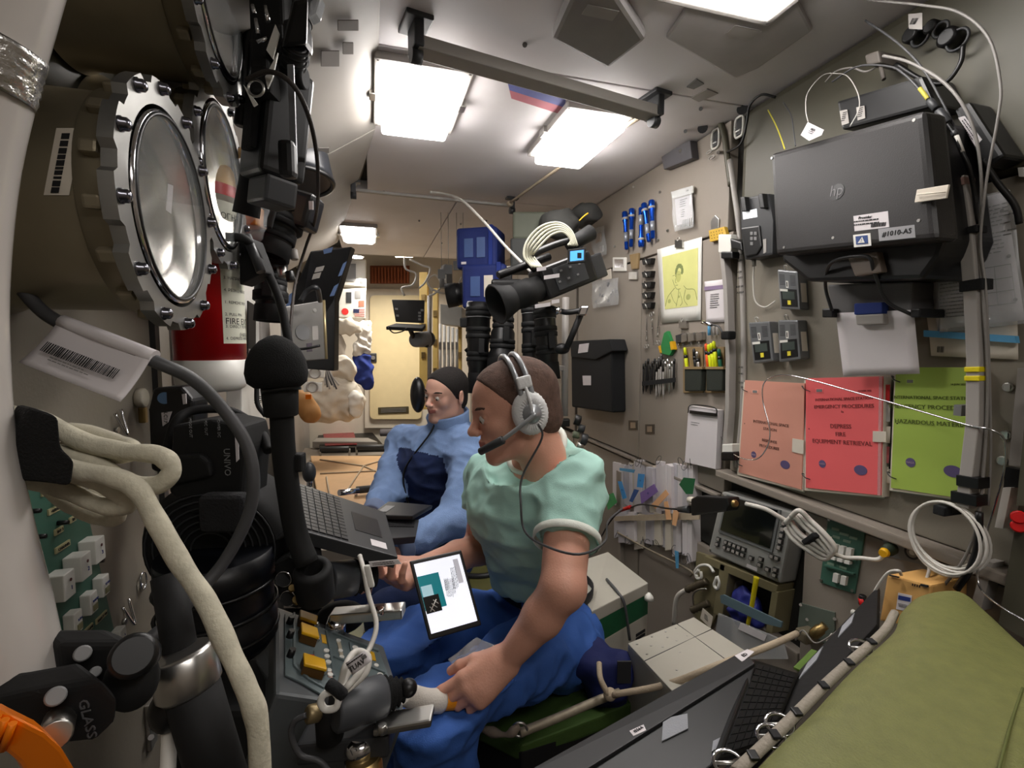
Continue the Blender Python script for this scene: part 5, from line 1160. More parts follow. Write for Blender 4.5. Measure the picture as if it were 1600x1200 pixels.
# grab buckles on the panel
for i, (px, py) in enumerate(((224, 907), (197, 962), (185, 663))):
    t = T('wire_buckle', ('steel wire ring upper of the two on the left panel below', 'bent steel wire clip lower on the left panel below', 'steel wire clip on the left panel under the barcode tag')[i], 'clip', L(px, py, .003)); c_ = L(px, py, .005)
    obj('loop', M().ring(c_, X, .012, .0018, 16, 5, ry=.016) if i == 0 else M().tube([c_ + Y * -.01 + Z * .02, c_ + X * .012 - Z * .018, c_ + Y * .012 + Z * .024], .0022, 6), chrome, t); obj('base', M().cyl(c_ - X * .005 - Z * .01, c_ - Z * .01, .005, seg=10), steel, t)
t = T('knob', 'pale round knob on the left panel below the white barcode tag', 'knob', L(215, 622)); c_ = L(214, 622); obj('disc', M().cyl(c_, c_ + X * .014, .018, seg=20, ch=.002), mat('knob_pale', (190, 184, 168), .5), t); obj('stem', M().box(c_ + X * .008 - Z * .032, (.012, .012, .03), bevel=.003), brass, t)
t = T('bracket_plate', 'small steel bracket plate low on the left panel', 'bracket', L(230, 1140)); obj('plate', M().box(L(236, 1130, .004), (.008, .03, .09), bevel=.002), steel, t)
for k in (-1, 1): obj('screw', M().cyl(L(236, 1130 + 22 * k, .006), L(236, 1130 + 22 * k, .012), .005, seg=10), chrome, t)
# ---- grey hose with barcode tag
hose = [P(8, 412, .52), P(50, 470, .53), P(90, 502, .53), P(165, 530, .53), P(245, 566, .53), P(300, 592, .55), P(345, 635, .57), P(383, 690, .58), P(396, 745, .58), P(388, 805, .58), P(352, 875, .57), P(310, 925, .55), P(262, 975, .52), P(222, 1008, .5)]
cable(hose, .0072, cablegrey, 'thick dark grey cable arching across the left side past the barcode tag', seg=12, n=8)
q = [P(94, 500, .525), P(240, 556, .525), P(188, 628, .50), P(28, 565, .50)]
t = T('barcode_tag', 'big white barcode tag folded over the dark grey cable at the left', 'tag', P(130, 600, .5)); obj('card', M().sheet(q[0], q[1], q[2], q[3], .001, 14, 10, lambda a, b: .004 * math.sin(b * 2.6) + .002 * math.sin(a * 4)), paper, t)
f = uvn(*q); obj('fold', M().tube([q[0] - f[3] * .004, (q[0] + q[1]) / 2 - f[3] * .002, q[1] - f[3] * .003], .0078, 12, 4), paper, t)
bc = barcode(f[0](.47, .58, .003), f[1], f[2], .083, .0115, t, 44); lines(f[0](.42, .76, .0025), f[1], f[2], .045, .006, 2, t, inkgrey, seed=3)
# ---- woven white cable bundle
def wv(pts, r=.013, lab='', grp='loops of pale woven cable'):
    return obj('woven_cable', M().tube(pts, r, 14, 8, rf=lambda a: 1 + .05 * math.sin(a * 31) + .03 * math.sin(a * 67)), woven, label=lab, cat='cable', group=grp)
wv([P(-20, 645, .42), P(60, 655, .42), P(130, 690, .42), P(195, 705, .42), P(250, 712, .42), P(268, 735, .42), P(245, 758, .42), P(195, 752, .42), P(140, 722, .42), P(60, 700, .42)], .0080, 'pale woven cable loop reaching furthest right at the left edge')
wv([P(-20, 690, .43), P(40, 695, .43), P(110, 672, .44), P(180, 690, .44), P(205, 700, .43), P(190, 712, .43), P(100, 700, .44)], .0072, 'pale woven cable loop lying on top of the bundle')
wv([P(-20, 730, .42), P(60, 735, .42), P(130, 745, .42), P(185, 770, .42), P(200, 790, .42), P(160, 790, .42), P(100, 765, .42), P(40, 750, .42)], .0075, 'pale woven cable loop at the bottom of the bundle')
wv([P(20, 715, .45), P(90, 775, .45), P(130, 800, .45), P(175, 812, .45), P(182, 795, .44), P(140, 770, .44)], .0068, 'short woven loop hanging over the green keypad')
wv([P(60, 718, .40), P(120, 735, .40), P(175, 745, .40), P(215, 765, .40), P(245, 815, .40), P(282, 880, .40), P(322, 940, .39), P(355, 1010, .38), P(385, 1075, .37), P(402, 1130, .37), P(408, 1230, .37)], .0080, 'long pale taped cable running down from the bundle to the bottom edge', 'pale taped cable')
t = T('velcro_tie', 'black fuzzy strap tied round the pale cable bundle', 'strap', P(75, 760, .41)); obj('band', M().prism([P(44, 634, .375), P(92, 650, .375), P(96, 700, .375), P(118, 720, .375), P(112, 762, .375), P(80, 756, .375), P(24, 752, .375), P(18, 700, .375)], CF * .02 - CR * .03, .008, 3), mat('velcro_black', (14, 14, 14), .95, bump=1, bscale=400), t)
# ---- fire extinguisher
ex = P(322, 400, 1.0); ra = .0665; zb, zt = P(322, 612, 1.0).z, P(322, 262, 1.0).z
t = T('fire_extinguisher', 'red fire extinguisher with a white lower end and bilingual label', 'extinguisher', V((ex.x, ex.y, zb)))
H_ = zt - zb; base = V((ex.x, ex.y, zb))
obj('tank', M().lathe([(.062, ra), (H_ - .08, ra), (H_ - .05, ra * .96)], base, Z, 40), redm, t)
obj('bottom_cap', M().lathe([(0, ra * .75), (.006, ra * .92), (.018, ra * 1.01), (.066, ra * 1.01)], base, Z, 40), white, t)
obj('shoulder', M().lathe([(H_ - .085, ra * 1.003), (H_ + .055, ra * .98)], base, Z, 40), paper2, t)
for z0, z1, mt in ((.02, .045, redm), (-.045, .02, mat('band_tan', (205, 165, 105), .5)), (-.068, -.045, redm)):
    obj('colour_band', M().lathe([(H_ + z0, ra * 1.006), (H_ + z1, ra * 1.006)], base, Z, 40, caps=False), mt, t)
obj('blue_cap', M().lathe([(H_ + .055, ra * .97), (H_ + .075, ra * .95), (H_ + .085, ra * .8)], base, Z, 32), skyblue, t)
lbm = M(); vs = []; fs = []; n_ = 14; a0 = math.atan2(-.96, -.28)
def tk(a, z, rr=ra * 1.004): return base + V((math.cos(a) * rr, math.sin(a) * rr, z))
av = math.atan2(-ex.y, -ex.x)   # towards the viewer
for j in range(2):
    for i in range(n_ + 1): vs.append(tk(av + .35 + i / n_ * 1.5, (.10, H_ - .08)[j]))
for i in range(n_): fs.append([i, i + 1, n_ + 2 + i, n_ + 1 + i])
obj('label', M().add(vs, fs, True), mat('label_cream', (222, 222, 204), .6), t)
def ctext(s, size, z, a_left, mt=ink):
    cu = bpy.data.curves.new('txt', 'FONT'); cu.body = s; cu.size = size; cu.align_y = 'CENTER'; o_ = bpy.data.objects.new('txt', cu); COL.objects.link(o_); bpy.context.view_layer.update()
    me = bpy.data.meshes.new_from_object(o_.evaluated_get(bpy.context.evaluated_depsgraph_get())); m = M(); m.v = [tk(a_left + v.co.x / ra, z + v.co.y, ra * 1.010) for v in me.vertices]; m.f = [list(p.vertices) for p in me.polygons]; m.s = [False] * len(m.f)
    bpy.data.objects.remove(o_); bpy.data.curves.remove(cu); bpy.data.meshes.remove(me); obj('lettering', m, mt, t)
zz = H_ - .11
for s_, sz in (('ОГНЕТУШИТЕЛЬ', .017), ('КОСМИЧЕСКИЙ', .014), ('', .01), ('1. СНЯТЬ СО ШТАТНОГО', .0085), ('2. ВЫДЕРНУТЬ ЧЕКУ', .0085), ('3. НАПРАВИТЬ РАСТРУБ', .0085), ('4. РЕЗКО НАЖАТЬ', .0085), ('1. REMOVE FROM', .0085), ('2. PULL PIN', .0085), ('3. DIRECT TO FIRE', .0085), ('4. DEPRESS HANDLE', .0085)):
    if s_: ctext(s_, sz, zz, av + .42)
    zz -= .0245
ctext('FIRE EXTINGUISHER', .018, .145, av + .42); ctext('(HAND HELD)', .012, .118, av + .9)
obj('outlet', M().tube([base + Z * (H_ + .08), base + Z * (H_ + .12), base + Z * (H_ + .14) + V((.04, 0, 0))], .014, 10), chrome, t)
# paper tag, bag with amber block
t = T('tan_tag', 'tan paper tag above the blue cap of the extinguisher', 'tag', P(385, 240, 1.0)); obj('card', M().prism([P(372, 232, .97), P(392, 222, .97), P(392, 240, .97), P(372, 248, .97)], CF * .001), mat('kraft_tag', (206, 168, 116), .7), t); obj('string', M().tube([P(378, 246, .97), P(382, 256, .98), P(385, 268, 1.0)], .0015, 5), lgrey, t)
t = T('plastic_bag', 'clear bag holding a brown block right of the extinguisher', 'bag', P(392, 360, 1.1))
obj('block', M().box(P(388, 340, 1.12), (.06, .05, .045), (CR, CF, Z), .004), mat('amber_block', (160, 105, 40), .5), t); S = Field(*bb(P(385, 330, 1.12), m=.12), .006); S.ell(P(384, 325, 1.12), (.05, .045, .085), k=.01); pf = S.mesh(1); nobj('film', folds(*pf, .008, (20, 20, 20)), pf[1], clearm, t)
# ================================================================ black camera gear
def ringed(name, a, b, prof, mat_, par, seg=28):
    """lens barrel: profile of (fraction, radius)"""
    a, b = V(a), V(b); L_ = (b - a).length; return obj(name, M().lathe([(q * L_, r) for q, r in prof], a, b - a, seg), mat_, par)
def biglens(a, b, rs, label, hood=0, cat='lens', rings=True):
    a, b = V(a), V(b); t = T('telephoto_lens', label, cat, b, 'big black telephoto lenses')
    L_ = (b - a).length; d = (b - a) / L_
    ringed('barrel', a, b, [(0, rs[0]), (.16, rs[0]), (.17, rs[1]), (.42, rs[1]), (.47, rs[2]), (.70, rs[2]), (.74, rs[3]), (1, rs[3])], black, t)
    for q, r in ((.05, rs[0]), (.10, rs[0]), (.28, rs[1]), (.36, rs[1]), (.56, rs[2]), (.62, rs[2])):
        obj('grip_ring', M().lathe([(0, r + .001), (.002, r + .0035), (.016, r + .0035), (.018, r + .001)], a + d * L_ * q, d, 28), blackm, t)
    obj('thin_ring', M().cyl(a + d * L_ * .165, a + d * (L_ * .165 + .003), rs[0] + .0015, seg=28), grey, t)
    obj('front_glass', M().cyl(b - d * .004, b + d * .0005, rs[3] * .82, seg=28), mat('lens_glass', (14, 16, 26), .05, coat=1), t)
    obj('hood', M().lathe([(L_ * .80, rs[3] + .002), (L_ * 1.0 + .012, rs[3] + .004), (L_ + .012, rs[3] - .002), (L_ * .9, rs[3] - .003)], a, d, 28, caps=False), blackm, t)
    u = basis(d)[0]; obj('foot', M().box(a + d * L_ * .5 + u * (rs[1] + .012), (.012, .025, .06), (u, basis(d)[1], d), .003), blackm, t)
    return t
D = 2.05
biglens(P(748, 474, D), P(746, 610, D), (.052, .050, .046, .040), 'telephoto lens hanging left of three above the two heads')
biglens(P(788, 462, D - .05), P(783, 585, D - .05), (.040, .042, .050, .058), 'telephoto lens flaring wider downwards, middle of three above the heads')
biglens(P(828, 470, D - .1), P(830, 590, D - .1), (.034, .034, .034, .036), 'slim telephoto lens between the flaring one and the camcorder')
biglens(P(850, 480, D - .25), P(858, 588, D - .25), (.040, .040, .040, .038), 'telephoto lens directly under the right camcorder')
biglens(P(765, 452, D + .3), P(702, 462, D + .3), (.044, .040, .050, .055), 'telephoto lens lying sideways left of the blue bags')
t = T('camera_body', 'black camera body mounted on top of the middle telephoto lens', 'camera', P(785, 460, D)); obj('body', M().box(P(792, 452, D - .05), (.13, .06, .08), (CR, CF, Z), .015, 3), black, t); obj('grip', M().cyl(P(770, 445, D - .12), P(770, 470, D - .12), .022, seg=16, ch=.004), blackm, t)
obj('prism_hump', M().box(P(790, 434, D - .05), (.05, .05, .03), (CR, CF, Z), .008), black, t); obj('viewfinder', M().cyl(P(778, 452, D - .13), P(778, 452, D - .05), .018, seg=16), dgrey, t)
t = T('small_bracket_arm', 'black locking lever sticking out left of the hanging lenses', 'lever', P(730, 540, D)); obj('arm', M().cyl(P(727, 549, D), P(745, 534, D), .008, seg=10), blackm, t)
obj('plate', M().box(P(730, 504, D), (.06, .03, .04), (CR, CF, Z), .006), blackm, t)
def camcorder(o, fw, up, sc, name, label, lensr=.045):
    """lens points along fw"""
    fw = V(fw).normalized(); up = V(up); up = (up - fw * up.dot(fw)).normalized(); r = fw.cross(up); o = V(o); B = lambda a, b, c_: o + (fw * a + r * b + up * c_) * sc; ax = (fw, r, up)
    t = T(name, label, 'video camera', o - Z * .05)
    obj('body', M().box(B(0, 0, 0), (.20 * sc, .085 * sc, .10 * sc), ax, .012 * sc, 3), black, t)
    ringed('lens_barrel', B(.10, 0, -.005), B(.20, 0, -.005), [(0, .038 * sc), (.3, .040 * sc), (.32, .043 * sc), (.7, .043 * sc), (.72, .04 * sc), (1, .04 * sc)], blackm, t)
    obj('matte_hood', M().lathe([(0, .042 * sc), (.012 * sc, lensr * sc), (.06 * sc, (lensr + .016) * sc), (.06 * sc, (lensr + .011) * sc), (.01 * sc, (lensr - .006) * sc)], B(.20, 0, -.005), fw, 28, caps=False), blackm, t)
    obj('front_glass', M().lathe([(0, .036 * sc), (.004 * sc, .034 * sc), (.007 * sc, .02 * sc)], B(.202, 0, -.005), fw, 24), mat('lens_glass', (14, 16, 26), .05, coat=1), t)
    obj('top_handle', M().tube([B(.09, 0, .05), B(.10, 0, .085), B(.05, 0, .10), B(-.05, 0, .10), B(-.10, 0, .085), B(-.09, 0, .05)], .011 * sc, 10), black, t)
    obj('eyepiece', M().cyl(B(-.06, 0, .085), B(-.16, 0, .10), .022 * sc, .026 * sc, 16), blackm, t)
    obj('side_mic', M().cyl(B(.0, .035, .075), B(.20, .035, .075), .013 * sc, seg=14, ch=.003), black, t)
    obj('battery', M().box(B(-.125, 0, -.01), (.05 * sc, .06 * sc, .08 * sc), ax, .006 * sc), dgrey, t)
    obj('side_strap', M().box(B(-.0, .048, -.005), (.12 * sc, .012 * sc, .045 * sc), ax, .005 * sc), blackfab, t)
    obj('control_plate', M().box(B(.0, -.0435, .0), (.12 * sc, .004 * sc, .07 * sc), ax, .001), dgrey, t)
    for k in range(6): obj('button', M().box(B(-.04 + .018 * k, -.047, .02 - .03 * (k % 2)), (.008 * sc, .003 * sc, .006 * sc), ax), grey, t)
    return t, B, ax
t, B, ax = camcorder(P(880, 432, 1.72), -CR * .86 - CF * .45 - Z * .38, Z - CR * .15, 1.12, 'camcorder', 'black hooded video camera above the men with a lit blue screen')
scq = P(901, 400, 1.58); sw = M().box(scq, (.062, .012, .048), (CR * .96 + Z * .1, (CF), Z), .003); obj('flip_screen', sw, black, t); obj('screen', M().box(scq - CF * .0065, (.046, .002, .032), (CR * .96 + Z * .1, CF, Z)), mat('lcd_blue', (70, 150, 225), .3, emit=1.2), t)
obj('screen_icon', M().box(scq - CF * .0080 + CR * .008, (.014, .001, .018), (CR, CF, Z), .001), ink, t)
for px, py, w in ((846, 420, .03), (862, 432, .05), (848, 477, .05), (868, 471, .025)): obj('white_label', M().box(P(px, py, 1.53), (w, .002, .012), ((CR + Z * .15).normalized(), CF, Z)), paper, t)
t, B, ax = camcorder(P(432, 200, .86), Z * .98 + CR * .14, -CR * .75 + CF * .6, .93, 'camcorder', 'black video camera hanging upright at the top left beside the ports', .036)
obj('grip_flap', M().box(P(450, 250, .75), (.024, .024, .056), (CR, CF, Z), .008), black, t); text('Canon', .012, P(412, 178, .95), CR, Z, mat('faint_letters', (60, 60, 62), .5), t, 'logo_letters') if False else None
obj('metal_strip', M().box(P(457, 180, .75), (.010, .004, .15), ((CR * 1.0 + Z * .03).normalized(), CF, Z), .001), mat('strip_grey', (130, 132, 136), .35, .5), t)
obj('paddle', M().cyl(P(463, 120, .80), P(478, 122, .80), .018, seg=18, ch=.003), blackm, t)
t = T('strobe_unit', 'black boxy unit with a clear plastic end at the very top left', 'flash', P(462, 30, .76)); obj('body', M().hexa([P(440, 75, .74), P(480, 70, .74), P(480, 66, .79), P(440, 71, .79), P(458, 0, .70), P(482, -5, .70), P(482, -3, .74), P(458, 2, .74)], .006), black, t)
obj('clear_end', M().prism([P(484, 0, .70), P(502, -6, .70), P(494, 20, .70), P(482, 28, .70)], CF * .02, .004), mat('clear_end', (190, 195, 200), .1, alpha=.6), t); obj('lower_box', M().box(P(466, 60, .77), (.036, .04, .04), (CR, CF, Z), .01), black, t)
t = T('gear_rack', 'bundle of black brackets with steel levers behind the upper port', 'bracket', P(410, 60, .76))
for k, (px, py, w, h) in enumerate(((413, 40, .030, .09), (432, 20, .04, .08), (412, 95, .028, .05), (434, 72, .035, .05), (416, 135, .034, .04))): obj('bracket_block', M().box(P(px, py, .80), (w, .04, h), (CR, CF, Z), .006), blackm, t)
for a, b in (((395, 8), (398, 22)), ((415, 10), (419, 34)), ((400, 30), (404, 54)), ((418, 60), (402, 66))): obj('lever', M().cyl(P(*a, .745), P(*b, .745), .0030, seg=8), chrome, t)
for q in ([(430, 38), (436, 52), (426, 92), (416, 78)], [(434, 82), (426, 120), (418, 138), (414, 120)], [(380, 132), (392, 148), (402, 162), (396, 166)]):
    obj('white_bracket', M().prism([P(*p, .735) for p in q], CF * .003), white, t)
obj('loop', M().ring(P(400, 138, .735), CF, .012, .002, 20, 6), steel, t)
cable([P(385, 125, .735), P(420, 112, .72), P(455, 130, .72), P(480, 175, .76), P(494, 235, .85), P(497, 300, .98), P(492, 345, 1.2), P(478, 385, 1.3), P(462, 440, 1.3), P(455, 500, 1.2), P(452, 560, 1.15), P(446, 620, 1.1)], .0038, mat('braided_cable', (58, 52, 48), .7, bump=.8, bscale=400), 'long dark braided cable bowed beside the hanging video camera', n=8)
t = T('zoom_lens', 'short ribbed black lens standing above the hanging video camera', 'lens', P(458, 118, .80)); obj('barrel', M().cyl(P(462, 70, .76), P(455, 118, .80), .0165, .019, 24, .002), black, t)
for k in range(5): obj('rib', M().ring(P(461.5 - 1.3 * k, 74 + 9 * k, .764 + .008 * k), P(455, 118, .80) - P(462, 70, .76), .019, .0022, 24, 6), blackm, t)
cable([P(352, 370, .93), P(385, 375, .95), P(405, 405, 1.0), P(425, 440, 1.02), P(440, 480, 1.02), P(452, 540, 1.02), P(462, 570, 1.05)], .009, blackm, 'thick black cable slanting down right of the fire extinguisher', n=8)
# black hanging panel, second camera and lens below the camcorder
t = T('dark_dome', 'dark translucent dome shade behind the hanging video camera', 'lamp shade', P(462, 250, 1.45)); obj('shade', M().lathe([(0, .11), (.02, .12), (.14, .105), (.16, .09)], P(458, 285, 1.5), P(450, 200, 1.5) - P(458, 285, 1.5), 28), mat('smoky_plastic', (48, 50, 54), .3), t); obj('rim', M().ring(P(458, 285, 1.5), P(450, 200, 1.5) - P(458, 285, 1.5), .118, .008, 32, 8), black, t)
biglens(P(440, 318, 1.22), P(420, 395, 1.2), (.062, .060, .050, .046), 'black camera lens pointing down below the hanging video camera')
t = T('camera_body', 'black camera body with a white label above the downward lens at the left', 'camera', P(455, 330, 1.2)); obj('body', M().box(P(455, 325, 1.22), (.13, .08, .09), ((CR + Z * -.3).normalized(), CF, (Z + CR * .3).normalized()), .014, 3), black, t); obj('label_plate', M().box(P(486, 321, 1.14), (.01, .002, .02), (CR, CF, Z)), paper, t); obj('prism_hump', M().box(P(432, 308, 1.2), (.05, .05, .05), (CR, CF, Z), .01), black, t)
biglens(P(425, 405, 1.28), P(422, 495, 1.28), (.036, .036, .040, .036), 'slim black lens pointing down beside the black cable on the left')
t = T('spot_connector', 'cluster of chrome fittings below the left camera lens', 'fitting', P(445, 410, 1.3))
for k, (px, py, r) in enumerate(((450, 370, .014), (445, 395, .018), (458, 398, .010), (440, 425, .012), (452, 432, .011), (462, 345, .01))): obj('fitting', M().cyl(P(px, py - 8, 1.24), P(px + 3, py + 8, 1.24), r, seg=14, ch=.002), (steel, black, lgrey)[k % 3], t)
t = T('dark_visor', 'black slanted visor between the extinguisher and the slim lens', 'visor', P(395, 430, 1.0)); obj('panel', M().prism([P(372, 365, .98), P(392, 372, .98), P(412, 425, .98), P(374, 445, .98)], CF * .05, .004), blackm, t); obj('edge', M().cyl(P(385, 368, .96), P(408, 425, .96), .009, seg=12), dgrey, t)
# ================================================================ white equipment behind the extinguisher
t = T('white_rack', 'white rack with a dark window behind the fire extinguisher', 'rack', P(395, 600, 1.6))
obj('frame', M().prism([P(378, 420, 1.5), P(415, 440, 1.9), P(418, 650, 1.9), P(378, 720, 1.5)], -CR * .05, .004), white, t)
obj('window', M().prism([P(386, 470, 1.49), P(398, 478, 1.6), P(398, 590, 1.6), P(386, 590, 1.49)], CR * .004), black, t)
obj('inner_panel', M().prism([P(388, 545, 1.46), P(396, 548, 1.55), P(396, 588, 1.55), P(388, 588, 1.46)], CR * .004), lgrey, t)
obj('side_column', M().box(P(410, 520, 1.8), (.03, .06, .5), (CR, CF, Z), .004), lgrey, t); obj('yellow_marker', M().box(P(407, 454, 1.75), (.012, .03, .022), (CR, CF, Z)), yellow, t)
for k in range(4): obj('slot', M().box(P(400, 620 + k * 3, 1.6) + CR * .006, (.02, .01, .002), (CR, CF, Z)), ink, t)
cable([P(372, 520, 1.1), P(385, 560, 1.15), P(400, 590, 1.2), P(402, 630, 1.2), P(415, 650, 1.2)], .006, blackm, 'black cable looping in front of the white rack')
# ---- black microphone with foam head
t = T('foam_microphone', 'large black foam-topped microphone on a stalk in front of the seated men', 'microphone', P(462, 850, .72))
obj('foam_head', M().lathe([(0, .030), (.008, .040), (.022, .0425), (.040, .040), (.056, .033), (.068, .022), (.075, .010), (.077, .002)], P(434, 606, .70), P(430, 528, .70) - P(434, 606, .70), 32), blackfoam, t)
obj('upper_grip', M().cyl(P(436, 585, .705), P(440, 650, .71), .0265, .0235, 24, .002), blackm, t); obj('collar', M().cyl(P(439, 605, .703), P(440, 612, .703), .0272, seg=24), black, t)
obj('stalk', M().tube([P(440, 645, .71), P(443, 700, .72), P(450, 760, .73), P(462, 830, .74), P(480, 880, .74)], .017, 16, 6), blackm, t); obj('side_lug', M().box(P(464, 722, .73), (.022, .02, .028), (CR, CF, Z), .004), blackm, t)
# ---- black box with printed legends
t = T('recorder_box', 'black electronics box with a blue dot and white labels behind the dark cable', 'electronics box', P(310, 800, .75))
obj('back_unit', M().prism([P(238, 606, .86), P(282, 603, .86), P(300, 625, .86), P(300, 760, .86), P(234, 735, .86), P(230, 640, .86)], CF * .05, .008, 3), black, t)
obj('front_unit', M().prism([P(268, 665, .76), P(330, 655, .76), P(378, 665, .76), P(386, 700, .76), P(378, 792, .76), P(300, 806, .76), P(262, 770, .76)], CF * .08, .008, 3), blackm, t)
nf_ = P(330, 720, .757); obj('blue_dot', M().cyl(P(257, 622, .858), P(257, 622, .861), .0105, seg=24), mat('dot_blue', (70, 96, 124), .7), t)
obj('label_plate', M().prism([P(252, 645, .857), P(268, 643, .857), P(262, 660, .857), P(254, 666, .857)], CF * .002), paper, t); obj('label_plate', M().prism([P(284, 616, .857), P(290, 615, .857), P(291, 631, .857), P(286, 632, .857)], CF * .002), paper, t)
obj('long_label', M().prism([P(366, 663, .757), P(371, 662, .757), P(373, 718, .757), P(369, 722, .757)], CF * .002), paper, t)
text('LC17', .009, P(259, 652, .855), -Z - CR * .1, CR, ink, t, 'print'); text('UNIVO', .014, P(355, 722, .754), -Z, CR, grey, t, 'print')
for px, s_ in ((298, 'MODE OUT'), (322, 'MIC OUT'), (342, 'POWER DC')): text(s_, .006, P(px, 668, .754), -Z, CR, grey, t, 'print')
obj('raised_cover', M().prism([P(262, 712, .75), P(312, 710, .75), P(326, 722, .75), P(330, 745, .75), P(262, 760, .75)], CF * .02, .006, 3), blackm, t)
cable([P(262, 700, .80), P(275, 660, .80), P(300, 642, .82), P(350, 640, .84), P(385, 655, .85), P(410, 680, .82), P(420, 705, .8)], .008, blackm, 'black bent bar over the electronics box', 'bent_bar')
t = T('plastic_drum', 'black ribbed fan drum under the electronics box', 'fan', P(330, 940, .7)); obj('drum', M().lathe([(0, .10), (.02, .11), (.10, .11), (.12, .10)], P(330, 860, .78), V((.1, .9, .1)), 36), blackm, t)
for k in range(7): obj('vent_ring', M().ring(P(330, 860, .775 - .0), V((.1, .9, .1)), .03 + .011 * k, .0016, 32, 5), dgrey, t)
obj('felt_pad', M().box(P(352, 800, .74), (.07, .03, .06), (CR, CF, Z), .012, 3), mat('grey_felt', (40, 40, 42), .95, bump=1, bscale=300), t)
t = T('dark_canister', 'dark blue-black ribbed canister below the fan drum', 'canister', P(370, 1000, .7)); obj('body', M().lathe([(0, .075), (.015, .085), (.05, .085), (.055, .081), (.11, .081), (.115, .085), (.16, .083)], P(345, 1010, .78), Z, 36), mat('canister_navy', (12, 14, 20), .4), t)
for z_ in (.03, .07, .11): obj('rib', M().ring(P(345, 1010, .78) + Z * z_, Z, .085, .003, 36, 6), black, t)
# ---- articulated black joint with sockets
JD = .78
t = T('arm_joint', 'black articulated joint with two chrome-ringed holes at the foot of the microphone', 'joint', P(470, 960, JD))
obj('casting', M().prism([P(425, 880, JD), P(450, 868, JD), P(485, 870, JD), P(490, 930, JD), P(465, 955, JD), P(435, 945, JD)], CF * .05, .01, 3), blackm, t)
for px, py in ((443, 905), (450, 935)): obj('chrome_ring', M().ring(P(px, py, JD - .004), CF, .0125, .0012, 28, 6), chrome, t); obj('bore', M().cyl(P(px, py, JD - .003), P(px, py, JD + .01), .0115, seg=24), ink, t)
obj('hub', M().lathe([(0, .026), (.004, .029), (.055, .029), (.062, .026), (.062, .016), (.03, .015)], P(494, 932, JD - .01), P(487, 880, JD - .04) - P(494, 932, JD - .01), 32, caps=False), blackm, t)
obj('screw_head', M().cyl(P(456, 918, JD - .01), P(456, 922, JD - .002), .005, seg=12), brass, t); obj('screw_head', M().cyl(P(463, 936, JD - .01), P(463, 940, JD - .002), .006, seg=12), brass, t)
t = T('hand_controller', 'rear grey and black drum controller pointing right at the open hand', 'controller', P(560, 940, .86))
obj('drum', M().cyl(P(510, 908, .84), P(551, 902, .88), .032, seg=32, ch=.003), mat('drum_grey', (74, 76, 80), .45), t); obj('bellows', M().lathe([(i * .0045, .030 - .0012 * i + (.004 if i % 2 else 0)) for i in range(10)], P(551, 902, .88), P(580, 898, .9) - P(551, 902, .88), 28), blackfoam, t)
obj('bracket', M().box(P(575, 958, .86), (.13, .03, .018), ((CR + Z * .08).normalized(), CF, Z), .003), steel, t); obj('bolt', M().cyl(P(593, 960, .84), P(593, 950, .84), .009, seg=14, ch=.001), chrome, t)
obj('post', M().cyl(P(528, 965, .86), P(522, 990, .86), .016, .02, 18), chrome, t); obj('lug', M().ell(P(532, 965, .90), (.045, .03, .03)), blackm, t)
# ---- console
c00, c10, c11, c01 = P(437, 955, .86), P(592, 1013, .86), P(630, 1112, .72), P(438, 1078, .68)
cn_ = (c11 - c00).cross(c10 - c01).normalized(); cn_ = cn_ if cn_.z > 0 else -cn_
t = T('control_console', 'blue-grey control console with yellow switch guards in front of the nearer man', 'console', P(500, 1150, .75)); cgrey = mat('console_blue_grey', (98, 110, 112), .5, var=.05); cdark = mat('console_body', (88, 92, 94), .45, var=.04)
CN = lambda px, py, o_=0: PLN(px, py, c00, cn_, o_)
body = [CN(430, 946), CN(600, 1008), CN(636, 1118), CN(540, 1100), CN(430, 1084)]
obj('body', M().prism(body, -cn_ * .12 - Z * .05 - CR * .02, .006), cdark, t)
obj('left_skirt', M().prism([P(436, 952, .87), P(436, 1082, .69), P(395, 1030, .80), P(400, 985, .88)], -Z * .16, .004), cdark, t)
obj('face_plate', M().prism([CN(444, 962, .001), CN(590, 1016, .001), CN(624, 1108, .001), CN(500, 1088, .001), CN(470, 1070, .001), CN(444, 1058, .001)], cn_ * .003, .001), cgrey, t)
def cbar(a, b, w=.004): a, b = CN(*a, .005), CN(*b, .005); return obj('raised_rib', M().box((a + b) / 2, ((b - a).length, w, .004), ((b - a).normalized(), cn_.cross((b - a).normalized()), cn_), .001), cgrey, t)
for a, b in (((458, 962), (458, 1045)), ((458, 1045), (480, 1066)), ((480, 1066), (505, 1080)), ((508, 990), (514, 1018)), ((514, 1018), (520, 1062)), ((490, 1022), (492, 1050)), ((519, 1030), (545, 1040)), ((511, 990), (590, 1022)), ((545, 1008), (560, 1085)), ((575, 1045), (600, 1056))): cbar(a, b)
def guard(q, label='switch_guard'):
    g_ = obj('switch_guard', M().prism([CN(*p, .018) for p in q], cn_ * .005, .002), yellow, t); obj('guard_side', M().prism([CN(*p, .005) for p in ((q[0][0] + 1, q[0][1] + 1), (q[1][0] - 2, q[1][1] + 1), (q[2][0] - 2, q[2][1] - 1), (q[3][0] + 1, q[3][1] - 1))], cn_ * .012), mat('guard_brown', (90, 62, 20), .5), g_)
    obj('hinge_pin', M().cyl(CN((q[1][0] + q[2][0]) / 2 + 3, (q[1][1] + q[2][1]) / 2 - 3, .012), CN((q[1][0] + q[2][0]) / 2 + 3, (q[1][1] + q[2][1]) / 2 + 3, .012), .003, seg=8), steel, g_)
guard([(462, 971), (490, 981), (488, 993), (462, 984)]); guard([(463, 991), (489, 1001), (492, 1017), (464, 1008)]); guard([(466, 1041), (500, 1052), (503, 1069), (467, 1060)])
